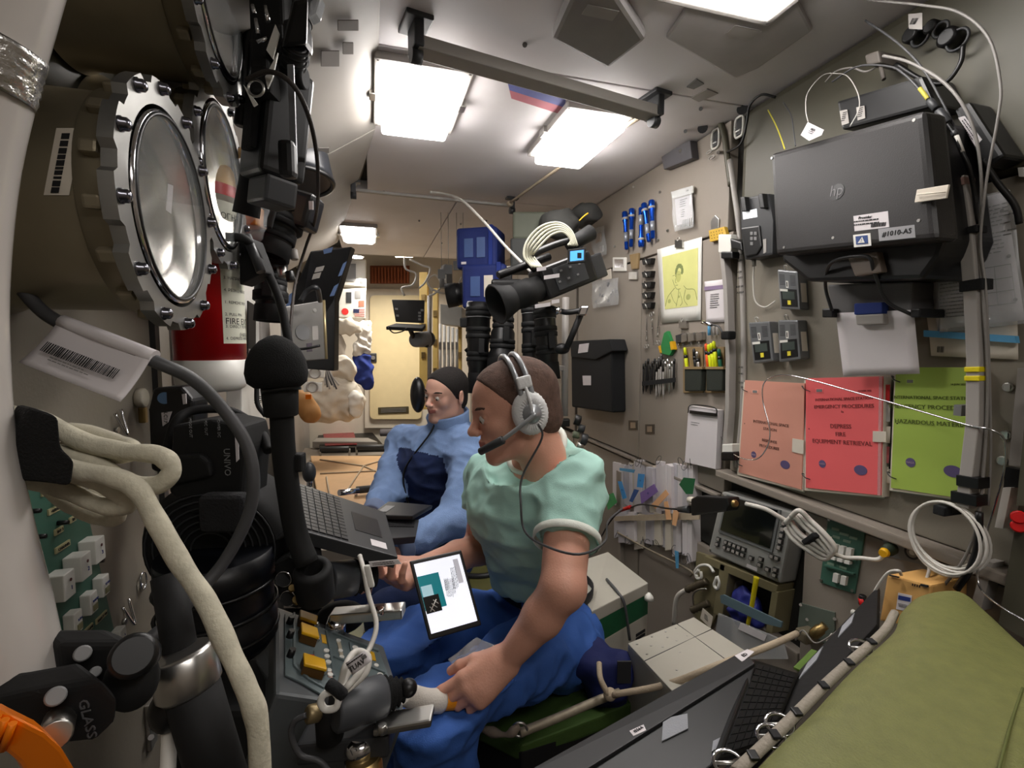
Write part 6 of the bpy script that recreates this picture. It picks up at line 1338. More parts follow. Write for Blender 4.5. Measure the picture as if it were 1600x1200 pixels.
obj('red_key', M().prism([CN(477, 1033, .004), CN(487, 1034, .004), CN(489, 1046, .004), CN(479, 1045, .004)], cn_ * .008, .001), redm, t)
for px, py in ((451, 977), (451, 999), (452, 1029)): obj('rotary_knob', M().cyl(CN(px, py, .004), CN(px, py, .016), .006, .005, 14), black, t)
for px, py, r in ((508, 1022, .0045), (509, 1031, .0045), (511, 1040, .0045), (527, 1006, .004), (530, 1022, .004), (532, 1032, .004), (553, 1017, .005), (592, 1060, .005), (514, 1060, .004), (512, 1053, .004), (586, 1045, .004)):
    obj('white_button', M().cyl(CN(px, py, .004), CN(px, py, .007), r, seg=14), white, t)
for q, mt in (([(500, 995), (507, 997), (509, 1010), (502, 1008)], yellow), ([(524, 1002), (530, 1004), (536, 1034), (530, 1032)], mat('strip_beige', (170, 160, 140), .6)), ([(508, 1050), (516, 1052), (518, 1064), (511, 1062)], mat('strip_pink', (214, 176, 166), .6)), ([(576, 1021), (583, 1024), (586, 1037), (579, 1035)], yellow), ([(450, 1022), (455, 1023), (456, 1032), (451, 1031)], orange)):
    obj('legend_strip', M().prism([CN(*p, .004) for p in q], cn_ * .0012), mt, t)
# ---- front hand controller with ball knob
t = T('hand_controller', 'front grey drum controller with black bellows and a black ball knob', 'controller', P(560, 1180, .66))
obj('drum', M().cyl(P(522, 1110, .60), P(600, 1086, .64), .026, seg=36, ch=.003), mat('drum_grey', (74, 76, 80), .45), t)
obj('bellows', M().lathe([(i * .0036, .020 - .0013 * i + (.005 if i % 2 else 0)) for i in range(8)], P(600, 1086, .64), P(622, 1080, .65) - P(600, 1086, .64), 28), blackfoam, t)
obj('stick', M().cyl(P(610, 1082, .64), P(636, 1076, .65), .004, seg=10), black, t); obj('ball_knob', M().ell(P(638, 1075, .65), (.012,) * 3), black, t)
obj('black_sleeve', M().cyl(P(512, 1098, .62), P(516, 1155, .62), .017, seg=20), blackm, t); obj('brass_plug', M().cyl(P(479, 1117, .58), P(500, 1113, .59), .0105, seg=18, ch=.002), mat('plug_brass', (140, 124, 92), .4, .6), t)
obj('arm', M().box(P(632, 1125, .62), (.075, .03, .010), ((CR + Z * .18).normalized(), CF, Z), .003), steel, t); obj('hinge_bolt', M().cyl(P(597, 1132, .60), P(598, 1146, .60), .006, seg=12, ch=.001), steel, t)
obj('base_block', M().box(P(545, 1150, .64), (.12, .05, .03), ((CR + Z * .1).normalized(), CF, Z), .004), dgrey, t)
obj('ball_joint', M().lathe([(0, .010), (.006, .017), (.012, .0185), (.02, .017), (.03, .013), (.03, .02), (.06, .022)], P(562, 1152, .62), -Z, 28), chrome, t); obj('brass_foot', M().cyl(P(568, 1182, .62), P(578, 1260, .62), .022, seg=24), brass, t)
cable([P(479, 1117, .58), P(460, 1128, .58), P(455, 1150, .58), P(470, 1180, .58), P(500, 1190, .58), P(520, 1215, .58)], .0035, cablegrey, 'grey cable curling under the brass plug of the front controller')
# white looped cable tied with a strap, tag
t = T('white_usb_cable', 'white cable coiled over the console, tied with a black strap', 'cable', P(540, 1080, .6))
obj('lead', M().tube([P(562, 868, .74), P(568, 890, .72), P(576, 930, .70), P(588, 975, .68), P(578, 1012, .66), P(562, 1030, .64), P(545, 1050, .62), P(532, 1072, .60)], .0036, 8), cablewhite, t)
obj('coil', M().tube([P(532, 1072, .595), P(540, 1040, .60), P(556, 1018, .62), P(575, 1025, .62), P(572, 1050, .61), P(552, 1070, .60), P(535, 1080, .59), P(545, 1050, .61), P(562, 1030, .62), P(566, 1045, .61), P(540, 1076, .59)], .0042, 8), cablewhite, t)
obj('end_loop', M().tube([P(528, 1078, .575), P(508, 1084, .570), P(501, 1096, .568), P(508, 1108, .568), P(524, 1106, .568), P(529, 1092, .570), P(524, 1082, .573)], .0042, 8), white, t)
obj('connector', M().box(P(577, 900, .70), (.009, .007, .034), ((CR + Z * .1).normalized(), CF, (Z - CR * .2).normalized()), .003), white, t)
obj('velcro_band', M().tube([P(514, 1068, .572), P(526, 1077, .568), P(536, 1086, .572)], .007, 10, 4), blackfab, t)
q = [P(540, 1036, .575), P(570, 1016, .575), P(581, 1033, .57), P(551, 1055, .57)]; tg = T('paper_tag', 'small white handwritten tag on the coiled white cable', 'tag', q[3]); obj('card', M().sheet(q[0], q[1], q[2], q[3], .0006, 4, 4), paper, tg); f = uvn(*q)
text('TUAV', .0085, f[0](.4, .62, .001), f[1], f[2], ink, tg, 'handwriting'); lines(f[0](.45, .22, .001), f[1], f[2], .024, .004, 1, tg, ink, seed=2); obj('grey_block', rquad(f, .72, .25, .95, .55, .001, .0004), grey, tg)
t = T('paper_tag', 'white strip tag on the white cable at the edge of the laptop', 'tag', P(600, 885, .7)); q = [P(576, 878, .70), P(622, 874, .70), P(627, 881, .70), P(580, 886, .70)]; obj('card', M().prism(q, CF * .0008), paper, t); f = uvn(*q); lines(f[0](.5, .5, .0008), f[1], f[2], .035, .005, 2, t, ink, seed=4)
# ---- left laptop
def laptop(a, b, c_, d, th, label, rows, cols, kq, mt=black, name='laptop', screen=None):
    """a b c d: corners of the deck; kq: corners of the keyboard in deck coordinates"""
    a, b, c_, d = flat([a, b, c_, d]); t = T(name, label, 'laptop', (c_ + d) / 2); f = uvn(a, b, c_, d); pt, r, u, n = f
    obj('deck', M().prism([a, b, c_, d], -n * th, .002), mt, t)
    (u0, v0), (u1, v1) = kq; m = rquad(f, u0, v0, u1, v1, .0002, .0004); obj('key_bed', m, ink, t); kl = mat('key_cap', (34, 34, 36), .45, var=.1)
    for i in range(cols):
        for j in range(rows):
            w, h = (u1 - u0) / cols, (v1 - v0) / rows; obj('key', M().prism([pt(u0 + w * (i + .08), v0 + h * (j + .08), .0006), pt(u0 + w * (i + .92), v0 + h * (j + .08), .0006), pt(u0 + w * (i + .92), v0 + h * (j + .92), .0006), pt(u0 + w * (i + .08), v0 + h * (j + .92), .0006)], n * .0016), kl, t)
    return t, f
t, f = laptop(P(456, 751, 1.0), P(602, 800, 1.02), P(622, 870, .84), P(465, 827, .80), .022, 'open black laptop turned sideways left of the fleece-clad man, keyboard at its left', 14, 6, ((.06, .04), (.50, .96)), dgrey)
obj('touchpad', rquad(f, .60, .30, .88, .70, .0002, .0006), mat('touchpad', (40, 40, 42), .35), t); obj('sticker', rquad(f, .74, .80, .90, .92, .0003, .0006), paper, t)
obj('screen_lid', M().prism([f[0](0, 0), f[0](0, 1), f[0](-.62, 1.0, -.10), f[0](-.62, 0, -.10)], f[3] * -.006, .002), black, t)
t, f = laptop(P(588, 806, 1.25), P(655, 812, 1.30), P(650, 838, 1.14), P(600, 842, 1.12), .018, 'dark grey laptop lying under the forearms of the man in the fleece', 5, 10, ((.1, .1), (.9, .5)), dgrey)
t2 = T('tablet_computer', 'thin black tablet tilted in front of the man in the fleece', 'tablet', P(620, 805, 1.25)); q = [P(607, 783, 1.34), P(676, 789, 1.38), P(645, 806, 1.24), P(578, 804, 1.20)]; q = flat(q); obj('slab', M().prism(q, -(q[1] - q[0]).cross(q[3] - q[0]).normalized() * -.012, .003), black, t2); f = uvn(*q); obj('label_plate', rquad(f, .08, .35, .28, .8, .0005, .0006), grey, t2)
# ---- tablet on the lap
q = flat([P(640, 877, .96), P(721, 859, 1.0), P(753, 977, .95), P(671, 1001, .92)]); f = uvn(*q); pt, r_, u_, n_ = f
t = T('tablet_computer', 'black-framed tablet with a bright white page standing on the lap of the man in mint', 'tablet', (q[2] + q[3]) / 2)
obj('case', M().prism([p - n_ * .001 for p in q], -n_ * .008, .003, 3), black, t); scm = lambda nm, rgb, e=.85: mat(nm, rgb, .3, emit=e, var=0)
obj('screen', rquad(f, .06, .05, .94, .93, 0, .0004), scm('page_white', (232, 234, 244), .8), t)
obj('page_teal', rquad(f, .06, .215, .46, .72 - .07, .0005, .0003), scm('page_teal', (20, 130, 140), .35), t); obj('page_photo', rquad(f, .07, .48, .36, .72 - .03, .0009, .0003), scm('page_black', (8, 8, 10), .1), t)
obj('page_chart', rquad(f, .08, .345, .28, .48, .0009, .0003), scm('page_pale', (170, 205, 215), .5), t)
obj('station_drawing', M().tube([pt(.14, .67, .0016), pt(.30, .54, .0016)], .0012, 5).tube([pt(.2, .58, .0016), pt(.28, .64, .0016)], .0009, 5).tube([pt(.24, .54, .0016), pt(.32, .60, .0016)], .0009, 5).tube([pt(.15, .61, .0016), pt(.22, .68, .0016)], .0008, 5), white, t)
obj('page_column', rquad(f, .78, .10, .88, .42, .0005, .0003), scm('page_grey', (190, 188, 196), .5), t)
for a_, b_, w_, h_, rw in ((.60, .45, .035, .020, 7), (.72, .35, .045, .012, 4), (.55, .40, .025, .010, 4)): lines(pt(a_, b_, .0005), -u_, r_, w_, h_, rw, t, inkgrey, seed=rw)
# ---- bandaged handle in the fist, bag of foil packs
t = T('wrapped_handle', 'white taped tube with an orange band held in the near fist', 'tube', P(670, 1095, .80))
obj('tube', M().tube([P(630, 1082, .80), P(648, 1090, .82), P(668, 1095, .84), P(688, 1095, .86)], .0180, 18, 6, rf=lambda a: 1 + .12 * a), mat('gauze_white', (216, 210, 200), .9, bump=.6, bscale=300), t); obj('orange_band', M().tube([P(687, 1095, .859), P(705, 1094, .87), P(735, 1092, .90)], .0160, 18), mat('orange_foil', (240, 150, 30), .4, bump=.6, bscale=200), t)
t = T('foil_bag', 'clear bag of silver foil packs between the near forearm and thigh', 'bag', P(730, 1060, .9)); q = [P(700, 1030, .93), P(745, 996, .95), P(778, 1010, .95), P(720, 1062, .91)]
obj('film', M().sheet(*q, .0006, 8, 8, lambda a, b: .006 * math.sin(a * 6 + b * 5)), clearm, t)
for px, py in ((712, 1048), (730, 1036), (748, 1022), (728, 1056)): obj('foil_pack', M().box(P(px, py, .93), (.022, .018, .006), ((CR + Z * .5).normalized(), (CF - Z * .3).normalized(), Z), .002), mat('foil_dots', (200, 196, 196), .35, .7, bump=1, bscale=500), t)
# ================================================================ seat, rail, straps, boxes at lower right
t = T('seat_pad', 'dark green seat pad the man in mint sits on, edge under the tube rail', 'seat pad', G(860, 1110, -.80)); obj('pad', M().prism([P(720, 1120, 1.15), P(960, 1042, 1.25), P(1010, 1090, 1.1), P(815, 1165, 1.0)], -Z * .04, .008, 3), greenmat, t)
obj('frame', M().prism([P(740, 1130, 1.14), P(1000, 1080, 1.12), P(1000, 1110, 1.1), P(815, 1175, 1.0)], -Z * .25, .004), blackm, t)
t = T('tube_rail', 'worn grey tube rail along the front of the seat pad', 'rail', P(880, 1120, .98)); obj('tube', M().tube([P(812, 1145, .93), P(870, 1122, .96), P(935, 1094, 1.0), P(968, 1082, 1.02)], .0085, 12), mat('worn_tube', (150, 140, 122), .5, .4, var=.2, scale=40), t); obj('end_loop', M().ring(P(812, 1140, .93), CF, .014, .003, 18, 6), steel, t)
t = T('beige_strap', 'beige webbing strap knotted on the tube rail and running right over the grey box', 'strap', P(1050, 1070, .95)); obj('webbing', M().tube([P(955, 1086, .98), P(1040, 1070, .93), P(1120, 1040, .88), P(1200, 1010, .90), P(1245, 990, .95)], .0062, 10), beige, t)
obj('knot', M().ell(P(953, 1085, .985), (.014, .012, .013)), beige, t); obj('tail', M().tube([P(950, 1085, .98), P(938, 1060, .99), P(936, 1036, 1.02)], .006, 8), beige, t)
t = T('cloth_bundle', 'crumpled strap end tied at the left end of the tube rail', 'strap', P(790, 1150, .9)); obj('cloth', M().tube([P(722, 1135, .98), P(755, 1140, .95), P(790, 1148, .92), P(812, 1135, .92)], .007, 8, 5, rf=lambda a: 1 + .4 * math.sin(a * 17)), mat('dusty_cloth', (120, 108, 96), .9, bump=.8), t)
S = Field(*bb(P(905, 1030, 1.15), P(960, 1060, 1.1), m=.14), .007); S.cap(P(905, 1025, 1.16), P(960, 1050, 1.1), .05, .05, k=.03); S.ell(P(950, 1070, 1.12), (.05, .05, .06), k=.03); pf = S.mesh(1); nobj('blue_bag', folds(*pf, .014, (11, 11, 11)), pf[1], mat('royal_blue_cloth', (22, 32, 84), .8, bump=.5), label='crumpled royal blue bag hanging behind the beige strap knot', cat='bag')
boxg = mat('grey_case', (176, 172, 160), .5, var=.03, dirt=.06)
def cratebox(label, q, down, lid, band=None, name='equipment_box'):
    t = T(name, label, 'box', (q[0] + q[2]) / 2 - Z * down); obj('lid', M().prism(q, -Z * lid, .003), boxg, t)
    if band: obj('green_band', M().prism([p - Z * lid for p in q], -Z * band, .0), mat('green_band', (20, 84, 52), .5), t)
    obj('body', M().prism([p - Z * (lid + (band or 0)) for p in q], -Z * (down - lid - (band or 0)), .003), boxg, t); return t, uvn(*q)
q = [P(925, 868, 1.62), P(960, 862, 1.75), P(1012, 912, 1.52), P(900, 950, 1.30)]
q[0] = P(890, 880, 1.55)
t, f = cratebox('pale grey box with a dark green band, right behind the man in mint', [P(880, 885, 1.5), P(950, 862, 1.62), P(1013, 911, 1.42), P(925, 955, 1.22)], .34, .035, .06)
cb = M(); r0 = P(925, 955, 1.22); r1 = P(1013, 911, 1.42); dd = r1 - r0
for k in range(9):
    for j in range(3): q0 = r0 + dd * (.78 + .02 * k) - Z * (.14 + .012 * j) - CF * .001; cb.box(q0 - (dd.cross(Z).normalized()) * .0, (.004, .003, .008), (dd.normalized(), dd.cross(Z).normalized(), Z))
obj('vent_slots', cb, ink, t); text('650', .03, r0 + dd * .10 - Z * .16 + dd.cross(Z).normalized() * .001, dd, Z, ink, t, 'stencil')
obj('cord', M().tube([P(948, 905, 1.40), P(965, 925, 1.33), P(976, 945, 1.31), P(984, 1000, 1.31)], .004, 8), cablegrey, t); obj('white_cap', M().lathe([(0, .014), (.01, .012), (.02, .004)], P(1014, 937, 1.39), Z, 12), white, t)
q = [P(981, 1005, 1.10), P(1084, 964, 1.22), P(1170, 1020, 1.02), P(1062, 1092, .86)]
t, f = cratebox('large pale grey riveted box under the beige strap, beside the black laptops', q, .22, .004)
obj('lid_seam', M().cyl(f[0](.0, .38, .0006), f[0](1, .38, .0006), .0009, seg=6), dgrey, t); obj('lid_seam', M().cyl(f[0](.72, 0, .0006), f[0](.72, 1, .0006), .0009, seg=6), dgrey, t)
for a_, b_ in ((.08, .08), (.3, .06), (.5, .07), (.65, .08), (.08, .3), (.3, .3), (.5, .3), (.66, .3), (.4, .5), (.2, .7), (.2, .2), (.45, .18)): obj('rivet', M().cyl(f[0](a_, b_, 0), f[0](a_, b_, .0015), .0028, .002, 10), steel, t)
obj('side_vents', M().box(P(975, 1050, 1.05), (.03, .004, .05), (CR, CF, Z)), dgrey, t)
# ---- big black laptops at the bottom
t = T('laptop', 'big black laptop on its edge at the bottom, velcro patches on its lid', 'laptop', P(1050, 1180, .62))
A0, A1, A2, A3 = P(800, 1218, .56), P(1161, 1016, .74), P(1180, 1036, .70), P(820, 1262, .52)
obj('edge_strip', M().hexa([A3, A2, A1, A0, A3 - Z * .02, A2 - Z * .02, A1 - Z * .02, A0 - Z * .02], .002), mat('laptop_edge', (36, 36, 38), .5), t)
lq = [A3 + V((0, 0, -.004)), A2 + V((0, 0, -.004)), P(1150, 1165, .60), P(840, 1420, .44)]; lq = flat(lq); lf = uvn(*lq)
obj('lid', M().prism(lq, -lf[3] * .012, .002), black, t)
for q in ([(1036, 1125), (1074, 1117), (1075, 1140), (1034, 1160)], [(1150, 1120), (1163, 1110), (1158, 1138), (1144, 1152)], [(1114, 1160), (1138, 1148), (1136, 1164), (1112, 1176)]): obj('velcro_patch', M().prism([PLN(*p, lq[0], lf[3], .0008) for p in q], lf[3] * .0015), velcro, t)
ef = (A1 - A0).cross(A3 - A0).normalized(); ef = ef if ef.z > 0 else -ef
for q in ([(1148, 1026), (1168, 1016), (1179, 1020), (1160, 1036)], [(984, 1144), (1006, 1134), (1010, 1143), (990, 1152)]): obj('white_label', M().prism([PLN(*p, A0, ef, .001) for p in q], ef * .0008), paper, t)
text('ED', .008, PLN(1164, 1026, A0, ef, .002), A1 - A0, ef.cross(A1 - A0), ink, t, 'print'); text('ISS6A', .006, PLN(998, 1143, A0, ef, .002), A1 - A0, ef.cross(A1 - A0), ink, t, 'print')
obj('hinge_block', M().box(P(1012, 1118, .655), (.05, .02, .014), ((A1 - A0).normalized(), ef.cross(A1 - A0).normalized(), ef), .003), black, t)
K0, K1, K2, K3 = P(1178, 1030, .72), P(1250, 1052, .74), P(1205, 1160, .58), P(1118, 1190, .54)
t, f = laptop(K0, K1, K2, K3, .015, 'open black laptop keyboard wedged between the riveted box and the green cushion', 12, 6, ((.08, .04), (.92, .96)))
t = T('laptop', 'thin black laptop screen standing edge-on beside the green cushion', 'laptop', P(1250, 1100, .6)); q = [P(1250, 1045, .76), P(1372, 915, 1.0), P(1370, 975, .95), P(1150, 1215, .56)]; q = flat(q); sf = uvn(*q); obj('lid', M().prism(q, -sf[3] * .012, .002), blackm, t)
for u0 in (.12, .5): obj('velcro_patch', rquad(sf, u0, .1, u0 + .16, .3, 0, .0015), velcro, t)
t = T('green_card', 'flat green strip behind the edge-on laptop screen', 'card', P(1262, 1030, .85)); obj('card', M().prism([P(1240, 1042, .80), P(1268, 1014, .88), P(1285, 1020, .88), P(1256, 1050, .80)], -Z * .004), mat('card_green', (110, 140, 70), .6), t)
# ---- green cushion
zt = -.36
gp = [G(1165, 1210, zt), G(1240, 1135, zt), G(1312, 1063, zt), G(1392, 988, zt), G(1408, 950, zt), G(1440, 924, zt), G(1500, 918, zt), G(1545, 950, zt), G(1600, 1000, zt), G(1760, 1140, zt), G(1900, 1500, zt), G(1100, 1500, zt)]
t = T('green_cushion', 'large olive green vinyl cushion filling the bottom right corner', 'cushion', sum(gp, V()) / len(gp) - Z * .06)
m = M(); cen = sum(gp, V()) / len(gp); bm = bmesh.new(); K = 9; rings = []
sp = smoothpath(gp + [gp[0]], 6)[:-1]
for i in range(K):
    q = i / (K - 1); rings.append([bm.verts.new(cen + (p - cen) * (1 - .10 * (1 - math.sqrt(max(0, 1 - (1 - q) ** 2))) if False else (1 - (1 - q) * .9 if False else 1)) ) for p in []])
vs = []; fs = []; n_ = len(sp)
prof = [(.03, .020), (.25, .019), (.5, .016), (.75, .010), (.90, .004), (.97, -.004), (1.0, -.016), (1.0, -.05), (.98, -.06)]
for s_, h_ in prof:
    for p in sp: vs.append(cen + (p - cen) * s_ + Z * (h_ + .004 * noise.noise((cen + (p - cen) * s_) * 9)))
for i in range(len(prof) - 1):
    for k in range(n_): k2 = (k + 1) % n_; fs.append([i * n_ + k, (i + 1) * n_ + k, (i + 1) * n_ + k2, i * n_ + k2])
fs.append([k for k in range(n_)]); obj('cover', M().add(vs, fs, True), olive, t); bm.free()
seam = [G(1598, 1075, zt + .016), G(1580, 1130, zt + .018), G(1560, 1205, zt + .018)]; obj('seam', M().tube(seam, .0012, 5), mat('seam_dark', (90, 96, 48), .7), t)
t = T('velcro_edging', 'dirty white webbing with dark patches along the left edge of the green cushion', 'webbing', G(1300, 1080, zt)); eg = [G(1148, 1208, zt - .005), G(1225, 1135, zt - .005), G(1298, 1062, zt - .005), G(1378, 990, zt - .005), G(1398, 958, zt - .005)]
obj('webbing', M().tube(eg, .0052, 8, 6), mat('dirty_webbing', (150, 142, 130), .9, bump=.7, bscale=200), t)
for px, py in ((1180, 1180), (1214, 1147), (1248, 1112), (1290, 1070), (1330, 1034), (1365, 1002)): obj('dark_patch', M().box(G(px - 3, py, zt + .001), (.008, .010, .003), (CR, CF, Z), .001), ink if px % 4 else black, t)
for i, (px, py) in enumerate(((1138, 1192), (1205, 1150), (1218, 1132), (1345, 1012))):
    k = T('wire_buckle', ('steel wire buckle nearest the bottom edge beside the cushion webbing', 'steel wire buckle, lower of the close pair beside the cushion', 'steel wire buckle, upper of the close pair beside the cushion', 'steel wire buckle furthest up the cushion edge')[i], 'buckle', G(px, py, -.37)); c_ = G(px, py, -.368); obj('loop', M().ring(c_, (Z - CF * .5).normalized(), .013, .0018, 16, 6, ry=.010), chrome, k); obj('bar', M().cyl(c_ - CR * .013, c_ + CR * .013, .0018, seg=6), steel, k)
# ================================================================ lower right wall: folders, monitor, connectors
LW = -.03
pz = M()
t = T('document_rack', 'open wall rack stuffed with bundles of white papers, tied with a beige band', 'rack', W(1040, 900, -.0))
obj('back', M().box((WX + .020, 1.52, -.6), (.01, .5, .18)), gap, t); obj('beige_band', slabW([(960, 807), (1092, 800), (1092, 812), (960, 814)], .035, .03), beige, t); obj('front_bar', M().tube([W(965, 832, .03), W(1010, 857, .03), W(1076, 890, .03), W(1079, 900, .02)], .004, 8), mat('worn_tube', (150, 140, 122), .5, .4, var=.2, scale=40), t)
for px in (966, 1076): obj('side', slabW([(px - 3, 735), (px + 3, 738), (px + 3, 890), (px - 3, 838)], .02, -.03), wallm, t)
rr_ = random.Random(9)
for i in range(30):
    px = 963 + (i % 15) * 8.2 + rr_.uniform(-2, 2); low = i >= 15
    y0 = (722 + i * .5 + rr_.uniform(-4, 6)) if not low else (802 + rr_.uniform(-3, 3)); y1 = (795 + rr_.uniform(-6, 14)) if not low else (840 + (px - 963) * .28 + rr_.uniform(-10, 8)); w = rr_.uniform(6, 12)
    h_ = .002 + rr_.uniform(0, .024)
    k = T('paper_bundle', 'bundle of white pages in the %s row of the wall rack, %s from the left' % ('lower' if low else 'upper', ORD[i % 15]), 'papers', W(px, y1, .0), 'document bundles in the %s row of the rack' % ('upper' if not low else 'lower'))
    obj('pages', slabW([(px - w / 2, y0 + rr_.uniform(-3, 3)), (px + w / 2, y0 + rr_.uniform(-3, 3)), (px + w / 2 + 1, y1), (px - w / 2, y1 + rr_.uniform(-4, 4))], h_ + .008, h_ - .03, .001), (paper, paper2, mat('paper_grey', (196, 192, 198), .7), clearm if False else paper)[rr_.randrange(4)], k)
    if rr_.random() < .6: obj('wire_ring', M().ring(W(px, (y1 if low else y0) + rr_.uniform(-8, 8), h_ + .012), V((1, rr_.uniform(-1, 1), rr_.uniform(-.6, .6))), .012, .0011, 16, 5, ry=.018), dgrey, k)
for i, (q, mt, s_, lab) in enumerate((([(968, 731), (992, 734), (990, 739), (968, 735)], skyblue, '', 'light blue tag lying flat at the top left of the rack'), ([(997, 740), (1007, 741), (1004, 762), (995, 761)], mat('tag_blue', (60, 150, 220), .5), 'E7', 'bright blue tag hanging at the top of the rack'), ([(965, 752), (971, 752), (979, 778), (973, 780)], mat('tag_blue', (60, 150, 220), .5), 'E8', 'blue tag hanging left of the bright one in the rack'), ([(991, 764), (998, 766), (988, 785), (983, 783)], mat('tag_blue2', (40, 84, 150), .5), '', 'dark blue tag below the bright one in the rack'), ([(1000, 770), (1022, 756), (1028, 768), (1002, 788)], mat('tag_purple', (130, 104, 170), .5), 'E1', 'purple tag in the middle of the rack'), ([(1018, 788), (1040, 765), (1045, 772), (1024, 795)], mat('tag_orange', (232, 178, 130), .6), '', 'pale orange tag hanging slanted in the middle of the rack'), ([(1037, 784), (1043, 783), (1049, 812), (1041, 812)], mat('tag_orange', (232, 178, 130), .6), '', 'pale orange tag, middle one of three in the rack'), ([(1052, 797), (1061, 798), (1056, 822), (1050, 820)], mat('tag_orange', (232, 178, 130), .6), '', 'lowest pale orange tag in the rack'), ([(1061, 757), (1068, 746), (1086, 748), (1082, 772), (1072, 772)], mat('tag_green', (30, 96, 60), .5), '', 'dark green tag at the right of the rack'), ([(1054, 860), (1060, 862), (1060, 888), (1056, 888)], skyblue, '', 'light blue ribbon hanging below the rack'), ([(945, 775), (958, 770), (964, 785), (950, 797)], mat('tag_green2', (70, 160, 96), .5), '5', 'light green tag beside the mint T-shirt sleeve'))):
    k = T('rack_tag', lab, 'tag', W(q[-1][0], q[-1][1], .04)); obj('card', slabW(q, .045, .0435), mt, k)
    if s_: f = frameW((q + q)[:4], .046); text(s_, .009, (f[0](.5, .5)), f[1], f[2], inkblue, k, 'print')
# handset connector block and its leads
t = T('cable_adapter', 'black inline adapter box with brass plugs in front of the monitor', 'adapter', W(1105, 795, .15))
obj('box', slabW([(1079, 780), (1088, 775), (1136, 778), (1138, 790), (1134, 799), (1080, 806)], .20, .16, .004), black, t); obj('cap', M().cyl(W(1077, 781, .19), W(1085, 782, .19), .010, seg=12), paper2, t)
obj('grommet', M().cyl(W(1061, 796, .19), W(1078, 796, .19), .008, .012, 14), dgrey, t); obj('brass_plug', M().lathe([(0, .010), (.008, .012), (.012, .010), (.03, .010), (.034, .007)], W(1137, 786, .18), W(1165, 788, .18) - W(1137, 786, .18), 18), brass, t)
cable([W(1062, 796, .19), W(1040, 794, .2), W(1005, 788, .2), W(985, 793, .2), W(965, 802, .2), W(950, 820, .2), W(940, 838, .2)], .0028, black, 'black cord from the headset to the black adapter box')
obj('red_clip', M().cyl(W(971, 797, .2), W(985, 792, .2), .007, seg=12, ch=.001), redm, label='red sleeve joining the headset cords beside the T-shirt', cat='sleeve')
t = T('white_lead', 'thick white cable bunched and tied in front of the monitor, ending in a yellow-black plug', 'cable', W(1280, 870, .1))
obj('lead', M().tube([W(1165, 787, .18), W(1195, 795, .16), W(1215, 806, .14), W(1232, 816, .12)], .0055, 10), cablewhite, t)
for k, (dx, dy) in enumerate(((0, 0), (-5, 5), (4, -5))):
    obj('loop', M().tube([W(1232 + dx, 812 + dy, .12 + .008 * k), W(1245 + dx, 803 + dy, .12 + .008 * k), W(1262 + dx, 818 + dy, .12), W(1285 + dx, 840 + dy, .11), W(1300 + dx, 860 + dy, .10), W(1292 + dx, 868 + dy, .10), W(1270 + dx, 856 + dy, .11), W(1245 + dx, 838 + dy, .12), W(1232 + dx, 820 + dy, .12)], .0062, 8), cablewhite, t)
obj('velcro_band', M().box(W(1271, 841, .115), (.034, .012, .042), (X, (Y + Z * .9).normalized(), (Z - Y * .9).normalized()), .003), blackfab, t)
obj('tail', M().tube([W(1298, 862, .10), W(1320, 871, .08), W(1345, 872, .07), W(1372, 874, .06), W(1384, 862, .05)], .0045, 10), cablewhite, t)
obj('plug', M().lathe([(0, .007), (.01, .009), (.018, .013), (.035, .014)], W(1380, 864, .06), W(1395, 855, .02) - W(1380, 864, .06), 16), mat('plug_green_black', (40, 50, 38), .5), t); obj('yellow_collar', M().lathe([(0, .008), (.01, .010)], W(1379, 865, .064), W(1395, 855, .02) - W(1380, 864, .06), 16), yellow, t)
# connector plate
t = T('connector_plate', 'grey plate with round sockets left of the white cable coil', 'plate', W(1420, 880, .0)); pl_ = [(1378, 832), (1420, 840), (1460, 860), (1456, 886), (1382, 868)]; obj('plate', slabW(pl_, .003, 0, .0), grey, t)
obj('socket', M().ring(W(1426, 863, .0), X, .013, .004, 20, 6), dgrey, t); obj('socket_core', M().cyl(W(1426, 863, -.008), W(1426, 863, .004), .006, seg=12), steel, t)
for px, py in ((1383, 836), (1380, 860), (1422, 846), (1448, 878)): obj('screw', M().cyl(W(px, py, -.006), W(px, py, .002), .005, seg=10), steel, t)
# white coil
t = T('cable_coil', 'coil of white cable hanging from the grey rail beside the green cushion', 'cable', W(1470, 890, .05))
for k in range(7):
    c_ = W(1474 + (k % 3) * 3, 836 + (k % 4) * 2, .045 + .007 * k); obj('turn', M().ring(c_, (X + V((0, .1 * math.sin(k), .08 * math.cos(k * 2)))).normalized(), .060 + .003 * (k % 4), .0026, 36, 7, u=Z, ry=.058 + .003 * (k % 3)), cablewhite, t)
obj('strap', M().box(W(1481, 796, .07), (.05, .02, .018), (X, Y, Z), .003), blackfab, t)
cable([W(1530, 800, .08), W(1528, 850, .08), W(1515, 890, .08), W(1495, 920, .07)], .006, black, 'black cable bundle falling behind the green cushion at the rail foot')
